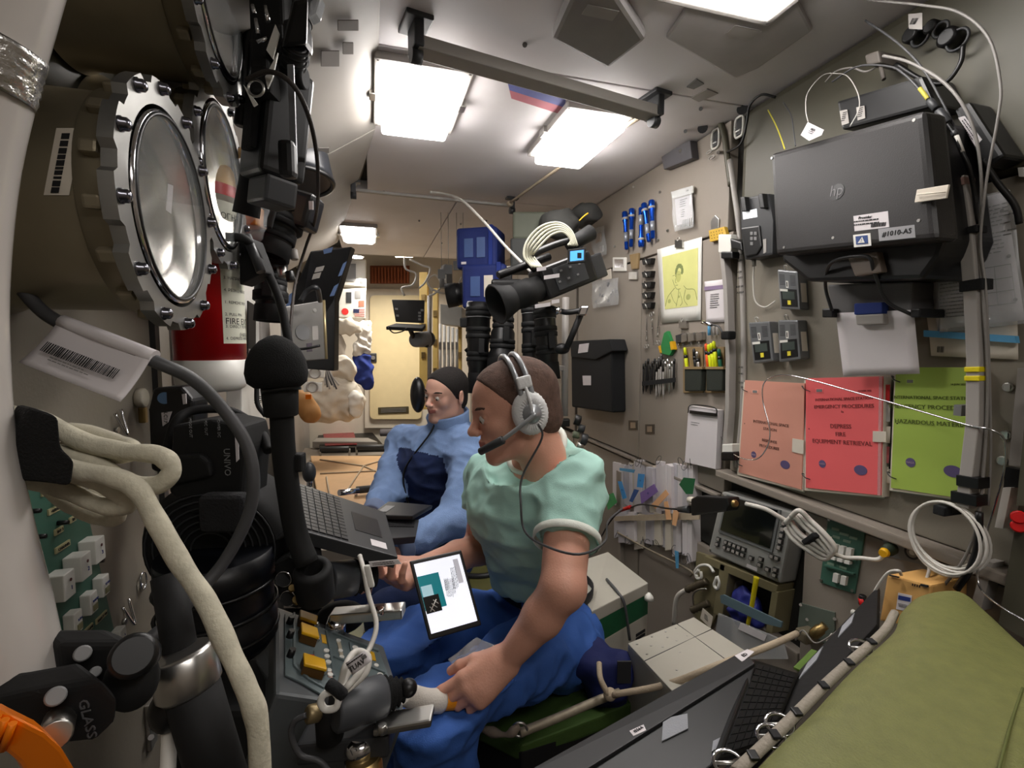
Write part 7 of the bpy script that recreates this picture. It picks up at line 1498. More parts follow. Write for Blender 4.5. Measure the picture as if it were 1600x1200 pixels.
# ---- monitor unit
mq = [(1128, 768), (1240, 800), (1218, 912), (1106, 862)]
t = T('control_monitor', 'grey control monitor with a dark screen and rows of keys, tilted on the lower wall', 'monitor', W(1160, 910, .0)); mqf = frameW(mq, .03); pt, r_, u_, n_ = mqf
obj('housing', slabW(mq, .03, -.03, .006), mat('monitor_grey', (150, 150, 146), .45), t); obj('bezel', rquad(mqf, .10, .02, .86, .62, 0, .004), mat('bezel_grey', (110, 112, 112), .4), t); obj('screen', rquad(mqf, .13, .03, .83, .57, .004, .002), mat('dark_screen', (24, 27, 25), .12, coat=.6), t)
def keyp(u0, v0, w=.055, h=.06): kk = obj('key', rquad(mqf, u0, v0, u0 + w, v0 + h, 0, .006), mat('key_rim', (52, 52, 50), .5), t); obj('key_face', rquad(mqf, u0 + w * .16, v0 + h * .16, u0 + w * .84, v0 + h * .84, .006, .001), lgrey, kk)
for i in range(5):
    for j in range(2): keyp(.22 + .066 * i, .70 + .085 * j)
for j in range(2): keyp(.10, .70 + .085 * j); keyp(.72, .74 + .085 * j); keyp(.91, .80 + .08 * j); keyp(.84 + .06 * j, .64)
for j in range(5): keyp(.90, .14 + .085 * j, .055, .07)
keyp(.60, .78); keyp(.82, .84)
obj('white_label', rquad(mqf, .58, .92, .72, .97, 0, .0008), paper, t)
for a_, b_ in ((.03, .95), (.97, .95), (.03, .05)): obj('screw', disc(mqf, a_, b_, .004, 0, .002), steel, t)
t = T('recess_frame', 'olive metal frame around the recess below the control monitor', 'frame', W(1160, 1000, .0))
ol = mat('olive_metal', (124, 116, 88), .5, var=.05); 
for q in ([(1100, 868), (1215, 915), (1212, 928), (1100, 880)], [(1125, 880), (1140, 886), (1128, 965), (1114, 958)], [(1206, 922), (1216, 925), (1206, 990), (1196, 988)], [(1088, 862), (1128, 876), (1120, 960), (1108, 985), (1082, 960)]): obj('frame_member', slabW(q, .03 if q[0][0] != 1088 else .01, -.03, .002), ol, t)
S = Field(*bb(W(1168, 950, .02), m=.1), .005); S.ell(W(1165, 952, .01), (.03, .06, .07), k=.01); S.cap(W(1150, 955, .03), W(1185, 970, .03), .025, .02, k=.02); pf = S.mesh(1); nobj('blue_pouch', folds(*pf, .008, (22, 22, 22)), pf[1], mat('pouch_blue', (34, 42, 120), .6), label='shiny dark blue pouch inside the recess behind the yellow strip', cat='pouch')
obj('yellow_strip', M().tube([W(1182, 902, .06), W(1180, 915, .062), W(1174, 950, .062), W(1168, 978, .06)], .006, 8, 5, rf=lambda a: 1.3 - .4 * a), mat('yellow_strap', (206, 190, 20), .6), label='yellow rubber strip hanging over the recess below the monitor', cat='strap')
obj('cross_bar', slabW([(1125, 930), (1130, 929), (1222, 972), (1220, 981), (1195, 975), (1126, 942)], .075, .07, .001), mat('bar_blue_grey', (96, 116, 124), .4), label='blue-grey flat bar across the recess below the monitor', cat='bar')
t = T('clear_tray', 'clear plastic tray with a white label under the recess', 'tray', W(1180, 1010, .05)); obj('tray', slabW([(1122, 958), (1222, 1000), (1230, 1030), (1150, 1030), (1118, 985)], .08, .075, .001), clearm, t); obj('white_label', slabW([(1157, 973), (1198, 992), (1194, 1002), (1153, 983)], .082, .081), paper, t)
# left connectors
t = T('hose_connectors', 'ribbed hose ends and white loops on the olive plate left of the recess', 'hose', W(1100, 960, .02))
for lst in ([(1072, 922), (1090, 912), (1105, 908)], [(1080, 954), (1095, 948), (1108, 942)]):
    a, b = W(*lst[0], .06), W(*lst[2], .02); obj('ribbed_hose', M().lathe([(i * (b - a).length / 12, .010 + (.003 if i % 2 else 0)) for i in range(13)], a, b - a, 16), mat('hose_dark', (84, 76, 62), .5, .5), t)
obj('white_sleeve', M().tube([W(1073, 921, .06), W(1060, 930, .07), W(1055, 945, .07), W(1053, 975, .06)], .008, 10, 6), cablewhite, t)
for lst in ([(1090, 902), (1086, 893), (1094, 884), (1108, 884), (1115, 894)], [(1120, 902), (1116, 914), (1121, 920), (1124, 910), (1121, 900)], [(1092, 890), (1087, 897), (1090, 904), (1096, 902), (1095, 893)]): obj('white_loop', M().tube([W(*p, .03) for p in lst], .005, 8), white, t)
obj('wire', M().tube([W(1084, 950, .05), W(1083, 930, .06), W(1090, 922, .06), W(1104, 920, .05)], .003, 6), steel, t)
t = T('paper_tag', 'white printed tag tilted beside the ribbed hoses', 'tag', W(1105, 975, .05)); q = [(1098, 950), (1114, 964), (1110, 982), (1094, 966)]; obj('card', slabW(q, .07, .069), paper2, t); f = frameW(q, .0705); lines(f[0](.5, .5), f[1], f[2], .02, .02, 4, t, ink)
# green switch panel
t = T('switch_panel', 'dark green switch panel with white rocker switches on the lower right wall', 'panel', W(1320, 925, .0)); gq = [(1294, 807), (1353, 821), (1335, 928), (1281, 910)]; gf = frameW(gq, .005); obj('plate', slabW(gq, .005, 0, .001), greenm, t)
for i in range(3): b = obj('rocker', rquad(gf, .28 + .2 * i, .36, .42 + .2 * i, .48, 0, .010), white, t); 
for i in range(3): obj('rocker', rquad(gf, .28 + .2 * i, .545, .42 + .2 * i, .59, 0, .010), white, t)
for i in range(2): obj('rocker', rquad(gf, .42 + .22 * i, .78, .56 + .22 * i, .91, 0, .008), white, t)
obj('rocker', rquad(gf, .10, .28, .18, .44, 0, .008), white, t); obj('red_mark', rquad(gf, .29, .38, .34, .4, .0102, .0004), redm, t)
for v_ in (.50, .70): obj('rib', rquad(gf, .12, v_, .95, v_ + .02, 0, .008), greenm, t)
for a_, b_, w_ in ((.5, .18, .12), (.25, .14, .1), (.75, .2, .1), (.3, .25, .1), (.6, .27, .1), (.25, .66, .1), (.6, .66, .1)): obj('name_plate', rquad(gf, a_ - w_, b_, a_ + w_, b_ + .035, 0, .0012), mat('plate_sage', (120, 140, 122), .6), t)
for a_, b_ in ((.05, .04), (.95, .05), (.05, .96), (.94, .96)): obj('screw', disc(gf, a_, b_, .0035, 0, .003), steel, t)
# brass valve bracket
t = T('valve_bracket', 'grey metal bracket with a brass fitting and white ties above the laptops', 'fitting', W(1280, 1000, .0)); obj('plate', slabW([(1250, 942), (1304, 957), (1304, 985), (1290, 1006), (1245, 990)], .004, 0, .001), mat('plate_sage2', (112, 122, 112), .5, .3), t)
obj('brass_fitting', M().lathe([(0, .009), (.01, .013), (.03, .013), (.034, .010), (.045, .010)], W(1268, 994, .05), W(1288, 978, .03) - W(1268, 994, .05), 18), brass, t); obj('valve_body', M().box(W(1262, 992, .02), (.05, .035, .03), bevel=.006), darksteel, t)
obj('tie', M().tube([W(1300, 990, .04), W(1292, 1002, .05), W(1302, 1006, .05), W(1298, 992, .05)], .002, 6), cablewhite, t); obj('wires', M().tube([W(1243, 1000, .05), W(1255, 985, .06), W(1275, 1005, .06), W(1310, 985, .05), W(1325, 975, .05)], .002, 6), lgrey, t)
for px, py in ((1251, 945), (1304, 967), (1261, 968)): obj('bolt', M().cyl(W(px, py, .0), W(px, py, .006), .004, seg=8), steel, t)
# amber power adapter
t = T('power_supply', 'amber-yellow power supply box with a printed label behind the cushion corner', 'box', W(1412, 975, .05)); aq = [(1386, 898), (1455, 914), (1452, 985), (1374, 970)]; obj('case', slabW(aq, .10, .0, .004), mat('amber_case', (222, 172, 104), .5, var=.03), t); af = frameW(aq, .1005)
obj('label', rquad(af, .32, .32, .62, .68, 0, .0008), paper, t); obj('label_bar', rquad(af, .34, .37, .6, .46, .0009, .0004), inkblue, t); lines(af[0](.48, .58, .001), af[1], af[2], .02, .008, 3, t, ink, seed=3)
obj('socket', rquad(af, .08, -.02, .3, .0, 0, .004), ink, t); obj('socket', rquad(af, .8, .02, .95, .06, 0, .004), ink, t)
for k in range(4): obj('vent', rquad(af, .6 + .05 * k, .06, .62 + .05 * k, .11, 0, .0008), ink, t)
cable([W(1408, 898, .1), W(1404, 892, .12), W(1388, 895, .12), W(1372, 915, .12), W(1362, 935, .12), W(1352, 955, .12), W(1335, 962, .1)], .003, cablewhite, 'white cable looping from the amber box to the laptop')
cable([W(1450, 882, .02), W(1452, 890, .04), W(1448, 905, .06), W(1447, 913, .08)], .003, cablewhite, 'short white lead plugged into the top of the amber box')
t = T('red_plug', 'red and black probe plug behind the edge-on laptop screen', 'plug', W(1347, 965, .1)); obj('black_part', M().cyl(W(1348, 930, .12), W(1347, 945, .12), .007, seg=12, ch=.001), black, t); obj('red_part', M().cyl(W(1346, 935, .122), W(1349, 952, .122), .0065, .005, 12), redm, t); obj('white_plug', M().cyl(W(1332, 956, .1), W(1345, 962, .1), .006, seg=12), white, t)
t = T('yellow_connector', 'small yellow-black connector between the laptop and the cushion', 'connector', P(1358, 985, .9)); obj('body', M().cyl(P(1350, 992, .9), P(1362, 978, .9), .008, seg=12), yellow, t); obj('wire', M().tube([P(1362, 978, .9), P(1366, 968, .9), P(1358, 965, .9)], .003, 6), black, t)
t = T('paper_tag', 'white tag with red print beside the amber box', 'tag', W(1368, 960, .1)); q = [(1362, 950), (1372, 943), (1375, 958), (1361, 962)]; obj('card', slabW(q, .12, .119), paper, t)
# ================================================================ deep end of the module
FD = 3.2
t = T('black_dock', 'tall black slanted panel with grey-blue velcro squares left of the ceiling lamp', 'panel', P(490, 580, 2.1))
q = [P(485, 392, 2.0), P(549, 385, 2.15), P(523, 470, 2.15), P(522, 580, 2.15), P(455, 575, 2.0), P(452, 470, 2.0)]; obj('board', M().prism(q, CF * .06, .006), black, t)
for w_ in ([(536, 412), (542, 408), (534, 430), (528, 432)], [(522, 447), (529, 443), (522, 462), (515, 463)], [(505, 390), (520, 386), (518, 394), (506, 397)], [(452, 460), (460, 455), (452, 480), (446, 480)]): obj('velcro_patch', M().prism([P(*p, 1.97) for p in w_], CF * .002), mat('velcro_blue_grey', (92, 112, 150), .9), t)
for w_ in ([(494, 418), (507, 415), (504, 423), (491, 426)], [(490, 428), (502, 425), (499, 434), (487, 437)]): obj('white_label', M().prism([P(*p, 1.97) for p in w_], CF * .002), lgrey, t)
t = T('tablet_computer', 'silver-backed tablet with a white label on an arm, left of the door', 'tablet', P(475, 565, 1.85)); q = [P(437, 480, 1.75), P(505, 469, 1.9), P(509, 561, 1.9), P(440, 567, 1.75)]; obj('back_shell', M().prism(q, CF * .012, .004, 3), mat('silver_back', (140, 138, 136), .35, .7), t); f = uvn(*q)
obj('edge', M().cyl(q[1] + CR * .003, q[2] + CR * .003, .005, seg=8), mat('gold_edge', (206, 186, 140), .3, .6), t); obj('label_plate', rquad(f, .70, .42, .84, .66, 0, .001), lgrey, t); obj('lens', disc(f, .78, .15, .008, 0, .002), steel, t); obj('round_port', disc(f, .48, .50, .03, 0, .003, seg=24), grey, t); obj('cable', M().tube([P(448, 545, 1.8), P(475, 545, 1.78), P(500, 540, 1.8)], .005, 8), black, t)
obj('velcro', rquad(f, .56, .70, .68, .85, 0, .002), mat('velcro_purple', (84, 76, 84), .9), t)
cable([P(470, 470, 1.7), P(480, 455, 1.7), P(495, 450, 1.7), P(500, 470, 1.8)], .009, dgrey, 'grey cable bowed over the top of the silver tablet')
# far left poster board with flags and the bright end
t = T('flag_board', 'white board with small national flags and pictures, left of the cream door', 'board', F(545, 498, 4.6)); bq = [F(520, 452, 4.6), F(572, 450, 4.6), F(571, 497, 4.6), F(520, 495, 4.6)]; obj('board', M().prism(bq, Y * .03), white, t); f = uvn(*bq); pt, r_, u_, n_ = f
obj('cloth_of_flag', rquad(f, .16, .62, .58, .98, 0, .003), white, t); obj('red_disc', disc(f, .37, .80, .030, .0032, .002, seg=24), mat('flag_red_disc', (220, 50, 50), .6), t)
us = obj('striped_flag', rquad(f, .66, .70, .97, .96, 0, .003), white, t)
for k in range(5): obj('stripe', rquad(f, .66, .70 + .056 * k, .97, .725 + .056 * k, .003, .001), mat('stripe_red', (170, 70, 70), .6), us)
obj('canton', rquad(f, .62, .70, .80, .84, .004, .001), mat('canton_blue', (40, 44, 80), .6), us)
ru = obj('tricolour_flag', rquad(f, .0, .60, .10, .96, 0, .003), white, t); obj('stripe', rquad(f, .0, .72, .10, .84, .003, .001), inkblue, ru); obj('stripe', rquad(f, .0, .84, .10, .96, .003, .001), redm, ru)
for u0, v0, u1, v1, mt in ((.40, .12, .56, .5, dgrey), (.66, .08, .84, .35, grey), (.78, .42, .95, .62, mat('photo_warm', (180, 110, 90), .6))): obj('small_picture', rquad(f, u0, v0, u1, v1, 0, .003), mt, t)
t = T('white_cabinet', 'white cabinet face with a grey window above the flag board', 'cabinet', F(550, 450, 4.5)); obj('body', M().prism([F(530, 405, 4.6), F(572, 405, 4.6), F(572, 447, 4.6), F(530, 445, 4.6)], Y * .2, .01), white, t); obj('window', M().prism([F(538, 412, 4.58), F(556, 412, 4.58), F(556, 440, 4.58), F(538, 438, 4.58)], Y * .01), grey, t); obj('small_plate', M().prism([F(562, 436, 4.58), F(567, 436, 4.58), F(567, 443, 4.58), F(562, 443, 4.58)], Y * .01), dgrey, t)
t = T('orange_vent', 'dark orange ribbed opening above the cream door', 'vent', F(605, 444, 5.3)); obj('back', M().prism([F(578, 415, 5.4), F(640, 415, 5.4), F(640, 443, 5.4), F(578, 443, 5.4)], Y * .02), mat('orange_brown', (120, 64, 34), .7), t)
for k in range(12): obj('rib', M().box(F(582 + 5 * k, 430, 5.35), (.012, .02, .16)), mat('orange_brown2', (150, 80, 42), .6), t)
t = T('spot_lamp', 'small lit round lamp above the white cabinet', 'lamp', F(558, 400, 4.2)); obj('housing', M().cyl(F(558, 396, 4.3), F(558, 401, 4.3), .06, seg=20), lgrey, t); obj('disc', M().cyl(F(558, 401, 4.3), F(558, 401, 4.3) - Z * .01, .045, seg=20), lampm, t)
t = T('tube_lamp', 'short fluorescent tube fixture glowing above the orange vent', 'lamp', F(632, 400, 4.4)); obj('housing', M().box(F(632, 396, 4.4), (.18, .06, .03), bevel=.005), lgrey, t); obj('tube', M().cyl(F(618, 400, 4.38), F(645, 400, 4.38), .012, seg=12), lampw, t)
# white bagged suits
suit = mat('white_suit_cloth', (206, 198, 184), .8, var=.06, bump=.5, bscale=60)
def lump(name, cs, label, cat, mt, y, h=.014, amp=.024, fr=9, kk=.04, grp=None):
    pts = [F(px, py, y + dy) for px, py, r, dy in cs]; S = Field(*bb(*pts, m=.3), h)
    for (px, py, r, dy), p in zip(cs, pts): S.ell(p, (r, r * .7, r), k=kk)
    P_, F_ = S.mesh(1); return nobj(name, folds(P_, F_, amp, (fr, fr, fr), len(cs)), F_, mt, label=label, cat=cat, group=grp)
lump('white_suit', [(502, 630, .13, 0), (518, 615, .13, 0), (534, 614, .14, 0), (546, 628, .13, 0), (490, 640, .11, 0), (516, 638, .13, 0), (536, 636, .13, 0)], 'large white wrapped suit lying at the end of the deck', 'suit', suit, 4.3)
lump('white_bag', [(528, 575, .09, 0), (537, 572, .09, 0), (540, 582, .09, 0), (526, 584, .09, 0)], 'rounded white bag on top of the wrapped suit', 'bag', suit, 4.3)
lump('white_bag', [(528, 510, .07, 0), (542, 509, .08, 0), (552, 512, .07, 0)], 'white bag right below the flag board', 'bag', suit, 4.5)
lump('white_bag', [(518, 542, .11, 0), (522, 556, .11, 0), (518, 530, .09, 0)], 'grey-white bag behind the black panel edge', 'bag', mat('grey_suit_cloth', (170, 162, 152), .85, bump=.4), 4.5)
lump('clear_bag', [(568, 525, .08, 0), (564, 545, .09, 0), (571, 510, .06, 0)], 'crumpled clear bag left of the door latch', 'bag', mat('crinkly_film', (206, 202, 196), .25, bump=.5), 4.7, .012, .03, 12)
lump('navy_bag', [(566, 575, .10, 0), (570, 595, .09, 0), (566, 560, .08, 0)], 'navy bag hanging left of the cream door', 'bag', navy, 4.7, .014)
lump('white_roll', [(556, 620, .06, 0), (557, 632, .06, 0), (556, 644, .05, 0)], 'narrow white roll standing right of the wrapped suit', 'roll', white, 4.2, .012, .015)
lump('tan_leather', [(476, 630, .08, 0), (485, 645, .08, 0), (470, 620, .06, 0)], 'tan leather piece left of the wrapped suit', 'leather piece', mat('tan_leather', (170, 124, 74), .6), 3.9, .014, .01)
for i, (px, py) in enumerate(((492, 583), (488, 605))):
    t = T('fan_guard', ('white square fan guard, upper of two beside the microphone', 'white square fan guard, lower of two beside the microphone')[i], 'fan', F(px, py + 8, 3.6)); obj('plate', M().prism([F(px - 16, py - 8, 3.6), F(px + 16, py - 7, 3.6), F(px + 15, py + 8, 3.6), F(px - 14, py + 8, 3.6)], Y * .05, .01), white, t); obj('ring', M().ring(F(px, py, 3.59), Y, .035, .006, 20, 6), lgrey, t)
t = T('wire_bunch', 'bunch of grey wires hanging above the wrapped suit', 'wires', F(515, 600, 3.7))
for k in range(7): obj('wire', M().tube([F(508 + k, 578, 3.7), F(507 + k * 2.2, 590, 3.7), F(508 + k * 3.6, 602 + (k % 3) * 3, 3.7)], .006, 6), cablegrey if k % 2 else lgrey, t)
obj('orange_tag', M().box(F(482, 620, 3.7), (.04, .02, .035), bevel=.004), orange, label='small orange tag on the tan leather piece', cat='tag')
# right far side: pole, white bars, laptop, yellow frames
t = T('upright_pole', 'thin white upright pole in front of the yellow frames, right of the door', 'pole', P(672, 640, 3.0)); obj('pole', M().cyl(P(671, 462, 3.0), P(671, 610, 3.0), .013, seg=12), lgrey, t)
yf = mat('yellow_cream_frame', (222, 190, 110), .5, var=.08)
for i, (x0, x1, y0, y1) in enumerate(((655, 668, 425, 640), (676, 684, 450, 640), (716, 721, 470, 640))):
    t = T('yellow_upright', ('yellow-cream upright frame nearest the door', 'yellow-cream upright frame behind the white pole', 'yellow-cream upright frame right of the white bars')[i], 'frame', P(x0, y1, 3.6)); obj('post', M().prism([P(x0, y0, 3.6), P(x1, y0, 3.6), P(x1, y1, 3.6), P(x0, y1, 3.6)], CF * .06, .006), yf, t)
    for k in range(3): obj('rivet_plate', M().box(P((x0 + x1) / 2, y0 + 40 + 45 * k, 3.59), (.03, .01, .05), (CR, CF, Z), .003), brass, t)
for k in range(5):
    t = T('white_bar', 'slim white upright bar, %s of five beside the yellow frames' % ('leftmost', 'second', 'middle', 'fourth', 'rightmost')[k], 'bar', P(688 + 6.5 * k, 570, 3.2), 'white upright bars'); obj('bar', M().cyl(P(688 + 6.5 * k, 506 + 2 * k, 3.2), P(688 + 6.5 * k, 600, 3.2), .010, seg=10), white, t); obj('clasp', M().box(P(688 + 6.5 * k, 540, 3.185), (.018, .02, .05), (CR, CF, Z), .003), steel, t)
t = T('grey_panel', 'flat grey panel above the white bars', 'panel', P(703, 500, 3.3)); obj('board', M().prism([P(688, 475, 3.3), P(722, 480, 3.3), P(722, 510, 3.3), P(688, 506, 3.3)], CF * .32, .004), mat('panel_slate', (140, 138, 132), .5), t)
t = T('laptop', 'small black laptop open on an arm in front of the cream door', 'laptop', P(640, 515, 2.9)); q = [P(612, 468, 2.9), P(663, 469, 2.9), P(662, 505, 2.85), P(618, 503, 2.85)]; obj('lid', M().prism(q, CF * .02, .004), black, t); f = uvn(*q)
for a_, b_ in ((.1, .38), (.1, .68), (.85, .52), (.85, .66), (.85, .8), (.93, .4)): obj('label_plate', rquad(f, a_ - .04, b_, a_ + .05, b_ + .09, 0, .002), grey, t)
obj('base', M().prism([P(603, 510, 2.75), P(618, 505, 2.87), P(665, 507, 2.87), P(660, 513, 2.75)], -Z * .02, .004), blackm, t); obj('arm', M().tube([P(640, 512, 2.8), P(645, 524, 2.85), P(652, 535, 2.9), P(668, 540, 2.95)], .014, 10), black, t)
obj('wire', M().tube([P(606, 512, 2.75), P(615, 520, 2.75), P(628, 518, 2.75), P(636, 513, 2.75)], .004, 6), black, t)
t = T('round_speaker', 'grey cylindrical lamp head below the small laptop', 'lamp', P(656, 540, 2.9)); obj('body', M().cyl(P(648, 531, 2.85), P(668, 530, 3.0), .045, .05, 24, .01), grey, t); obj('back', M().ell(P(668, 530, 3.0), (.05, .06, .05)), black, t)
t = T('thermos', 'grey bottle-shaped canister left of the blue bags', 'canister', P(697, 450, 2.9)); obj('bottle', M().lathe([(0, .040), (.10, .038), (.13, .026), (.14, .010)], P(697, 450, 2.9), Z, 20), grey, t); obj('label', M().box(P(696, 436, 2.86), (.012, .006, .05), (CR, CF, Z)), white, t)
for k, lst in enumerate(([(632, 402), (634, 420), (650, 428), (645, 445), (628, 450), (632, 462)], [(640, 405), (660, 415), (672, 420), (665, 440), (655, 450)], [(672, 450), (690, 458), (705, 455), (718, 440), (722, 432)], [(676, 455), (668, 440), (680, 430), (690, 445), (680, 458), (670, 462)])):
    cable([P(a, b, 2.9) for a, b in lst], .006, cablewhite, ('white cable dangling above the cream door', 'white cable arching right of the tube fixture', 'pale cable drooping under the blue bags', 'grey cable looped around the white pole top')[k])
# small white cards hanging, dark stuff around the blue bags
for i, (px, py) in enumerate(((701, 421), (714, 415), (724, 408), (690, 428))):
    t = T('hanging_card', ('pale card hanging second from the left near the blue bags', 'pale card hanging left of the blue bags', 'pale card touching the upper blue bag', 'leftmost pale hanging card')[i], 'card', P(px, py, 2.6)); obj('card', M().box(P(px, py, 2.6), (.04, .006, .05), (CR, CF, Z), .002), grey, t); obj('string', M().cyl(P(px, py, 2.6), V((P(px, py, 2.6).x, P(px, py, 2.6).y, CZ)), .002, seg=5), lgrey, t)
def bluebag(c_, w, h, d, label, y):
    t = T('blue_bag', label, 'bag', c_ - Z * h / 2, 'blue zipped bags'); obj('bag', M().box(c_, (w, d, h), ((CR - CF * .25).normalized(), (CF + CR * .25).normalized(), Z), .02, 3), mat('bag_blue', (20, 38, 98), .7, var=.08, bump=.4), t)
    f_ = c_ - (CF + CR * .25).normalized() * (d / 2 + .002); rr_ = (CR - CF * .25).normalized(); obj('clear_window', M().box(f_ - rr_ * w * .18, (w * .22, .003, h * .45), (rr_, CF, Z), .001), mat('bag_window', (70, 92, 140), .4), t); obj('card', M().box(f_ + rr_ * w * .12, (w * .20, .003, h * .48), (rr_, CF, Z)), paper2 if y else mat('bag_window', (70, 92, 140), .4), t); obj('small_label', M().box(f_ - rr_ * w * .30 - Z * h * .36, (w * .12, .003, h * .06), (rr_, CF, Z)), paper, t)
    obj('strap', M().box(c_ - Z * h * .0 + rr_ * w * .35, (.02, d + .012, h + .01), (rr_, (CF + CR * .25).normalized(), Z), .002), navy, t)
bluebag(P(762, 450, 2.25), .21, .20, .14, 'lower bright blue bag with a clear window and a tan card', 1); bluebag(P(752, 392, 2.3), .20, .19, .16, 'upper dark blue bag in the shade under the ceiling', 0)
t = T('ceiling_box', 'dark green-grey box in the corner above the video camera', 'box', P(825, 370, 2.2)); obj('body', M().box(P(828, 360, 2.25), (.16, .2, .12), (CR, CF, Z), .01), mat('murky_green', (84, 88, 74), .6), t); obj('lower_body', M().box(P(818, 402, 2.2), (.12, .16, .14), (CR, CF, Z), .01), mat('murky_dark', (40, 42, 40), .6), t); obj('label_plate', M().box(P(795, 427, 2.02), (.018, .003, .06), (CR, CF, Z), .001), lgrey, t)
t = T('dark_net', 'dark stowed bundle in the corner above the cream cable coil', 'bundle', P(890, 345, 2.1)); S = Field(*bb(P(880, 345, 2.1), P(925, 335, 2.2), m=.16), .010); S.ell(P(875, 352, 2.1), (.09, .09, .07), k=.03); S.ell(P(915, 335, 2.2), (.07, .08, .06), k=.04); pf = S.mesh(1); nobj('cloth', folds(*pf, .02, (9, 9, 9)), pf[1], mat('dark_net', (62, 62, 60), .9), t); obj('yellow_tie', M().tube([P(905, 345, 1.95), P(912, 338, 1.95), P(919, 333, 1.95)], .003, 6), yellow, t)
# cream coil above the camcorder
t = T('cable_coil', 'coil of cream cable looped over the top of the wall camcorder', 'cable', P(860, 400, 1.6))
for k in range(5):
    o_ = k * 3.6; obj('turn', M().tube([P(832 + o_, 418, 1.62), P(819 + o_, 400, 1.62 + .01 * k), P(824 + o_, 376 + o_, 1.62), P(845 + o_, 354 + o_, 1.62), P(872 + o_ * .5, 348 + o_, 1.62), P(892, 360 + o_, 1.62), P(902 - o_, 384, 1.62)], .0042, 8), mat('cream_cable', (206, 204, 184), .6), t)
cable([C(672, 300, .02), P(690, 302, 2.2), P(720, 312, 2.1), P(755, 345, 2.0), P(790, 385, 1.9), P(830, 425, 1.75)], .0055, cablewhite, 'white cable drooping from the thin crossbar to the wall camcorder')
# bracket arm right of the camcorder
t = T('mount_arm', 'black jointed mounting arm with chrome knobs left of the black wall pouch', 'arm', P(900, 545, 1.7)); obj('upper_arm', M().tube([P(862, 482, 1.72), P(885, 488, 1.7), P(908, 485, 1.7)], .010, 10), black, t); obj('lower_arm', M().cyl(P(908, 490, 1.7), P(885, 545, 1.7), .011, seg=12), blackm, t); obj('knob', M().box(P(911, 486, 1.68), (.03, .02, .035), (CR, CF, (Z + CR * .3).normalized()), .005), chrome, t)
obj('knob', M().cyl(P(868, 487, 1.66), P(876, 484, 1.66), .012, seg=12), chrome, t); obj('base', M().ell(P(878, 545, 1.72), (.03, .02, .02)), black, t)
t = T('wall_tube', 'pale vertical tube between the lenses and the black pouch', 'tube', P(885, 655, 1.9)); obj('tube', M().cyl(P(884, 465, 1.9), P(882, 650, 1.9), .014, seg=14), lgrey, t); obj('foot', M().box(P(883, 660, 1.9), (.035, .035, .03), (CR, CF, Z), .005), black, t); obj('bracket', M().box(P(872, 575, 1.9), (.05, .03, .02), (CR, CF, Z), .003), lgrey, t)
t = T('small_fittings', 'cluster of dark valve fittings below the black wall pouch', 'fitting', P(905, 690, 1.8))
for px, py, r, m_ in ((902, 655, .018, black), (908, 668, .014, dgrey), (900, 678, .012, mat('sage_fit', (96, 104, 84), .5)), (912, 685, .02, dgrey), (906, 695, .014, steel)): obj('fitting', M().cyl(P(px - 5, py, 1.62), P(px + 5, py + 3, 1.62), r, seg=14, ch=.002), m_, t)
# ---- deck: red-lid boxes, tan covers, grab rails, behind the laptop
zd = -1.0
t = T('tan_deck_cover', 'tan cloth cover with crossed cords on the deck behind the laptop', 'cover', G(560, 780, zd)); obj('cloth', M().prism([G(485, 712, zd + .02), G(700, 712, zd + .02), G(760, 830, zd + .02), G(500, 800, zd + .02)], -Z * .02, .006), tan, t)
for a, b in (((500, 718), (568, 728)), ((568, 728), (620, 712)), ((568, 728), (540, 770)), ((568, 728), (600, 742)), ((500, 740), (600, 735)), ((510, 745), (516, 780))): obj('cord', M().cyl(G(*a, zd + .026), G(*b, zd + .026), .006, seg=6), beige, t)
t = T('red_case', 'flat case with a red patterned lid between two black grab bars', 'case', G(530, 700, zd)); obj('tray', M().prism([G(496, 672, zd + .03), G(575, 668, zd + .03), G(602, 698, zd + .03), G(500, 700, zd + .03)], -Z * .05, .006), black, t); obj('red_lid', M().prism([G(504, 674, zd + .036), G(552, 672, zd + .036), G(558, 695, zd + .036), G(508, 697, zd + .036)], Z * .006, .003), mat('red_lid', (140, 40, 48), .3, var=.4, scale=40), t)
for i, (a, b) in enumerate((((500, 702), (546, 701)), ((557, 699), (602, 698)), ((556, 766), (634, 758)))):
    t = T('grab_bar', ('dark padded grab bar left of the pair on the deck', 'dark padded grab bar right of the pair on the deck', 'dark padded grab bar nearest the laptop, reaching to the blue sleeve')[i], 'grab bar', G(*a, zd)); obj('pad', M().cyl(G(*a, zd + .06), G(*b, zd + .06), .024, seg=16, ch=.004), dgrey, t)
    for q_ in (a, b): obj('foot', M().cyl(G(*q_, zd + .06), G(*q_, zd + .06) - Z * .07, .010, seg=10), steel, t)
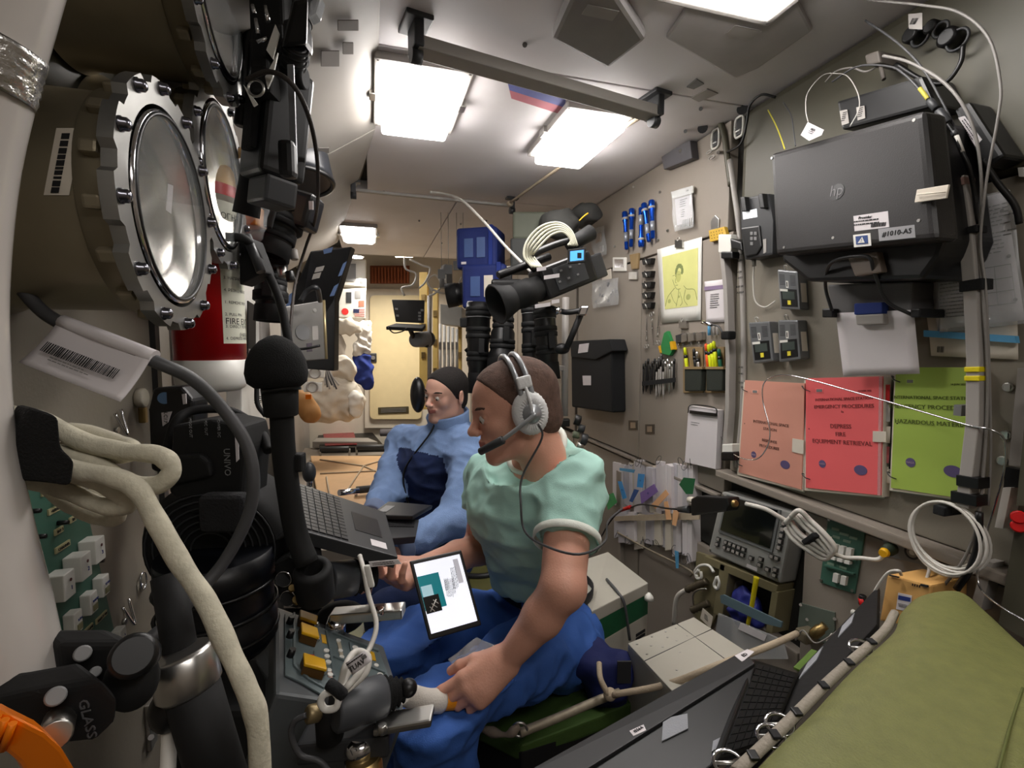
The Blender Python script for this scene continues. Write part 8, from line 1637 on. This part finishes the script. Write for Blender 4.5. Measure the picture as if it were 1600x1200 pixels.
t = T('deck_handle', 'upright black rubber grip on a chrome stem left of the tan cover', 'handle', G(485, 752, zd)); obj('stem', M().cyl(P(484, 745, 1.6), P(484, 760, 1.6), .010, seg=12), chrome, t); obj('grip', M().ell(P(483, 738, 1.6), (.022, .022, .035)), dgrey, t)
obj('chrome_bar', M().cyl(P(530, 770, 1.35), P(560, 767, 1.4), .009, seg=12), chrome, label='short chrome bar left of the padded grab bar nearest the laptop', cat='bar')
t = T('white_deck_panel', 'pale metal deck panel under the wrapped suit', 'panel', G(540, 668, zd)); obj('plate', M().prism([G(488, 690, zd + .06), G(590, 690, zd + .06), G(575, 684, zd + .06), G(495, 684, zd + .06)], -Z * .06, .005), lgrey, t)
t = T('roll_pads', 'pair of grey rolled pads under the cream door', 'pads', G(620, 675, zd))
for y_ in (664, 676): obj('roll', M().cyl(G(594, y_, zd + .06), G(640, y_ - 1, zd + .06), .04, seg=16, ch=.006), mat('roll_grey', (104, 100, 104), .7), t)
t = T('black_headrest', 'black rounded rest behind the head of the man in the fleece', 'headrest', P(655, 640, 2.0)); obj('pad', M().ell(P(653, 617, 2.0), (.032, .05, .075)), black, t)
t = T('olive_bench', 'olive painted bench with a dark round opening between the two men', 'bench', G(700, 930, -.72)); ob_ = mat('olive_paint', (120, 118, 72), .5, var=.05); obj('top', M().prism([G(500, 1010, -.86), G(540, 900, -.86), G(690, 840, -.86), G(850, 850, -.86), G(870, 960, -.86), G(800, 1050, -.86)], -Z * .1, .01), ob_, t)
obj('opening_rim', M().ring(G(748, 880, -.855), Z, .11, .012, 28, 8), dgrey, t); obj('opening', M().cyl(G(748, 880, -.858), G(748, 880, -.852), .105, seg=28), ink, t)
t = T('lower_left_clutter', 'dark equipment case under the console at the lower left', 'case', P(400, 1180, .8)); obj('case', M().box(P(395, 1140, .75), (.16, .12, .16), (CR, CF, Z), .01), blackm, t); obj('lid', M().box(P(395, 1085, .75), (.165, .125, .01), (CR, CF, Z), .003), dgrey, t)
for k in range(4): obj('latch', M().box(P(330 + 6 * k, 1085 + 14 * k, .62), (.012, .006, .012), ((CR + Z * .3).normalized(), CF, Z), .002), steel, t)
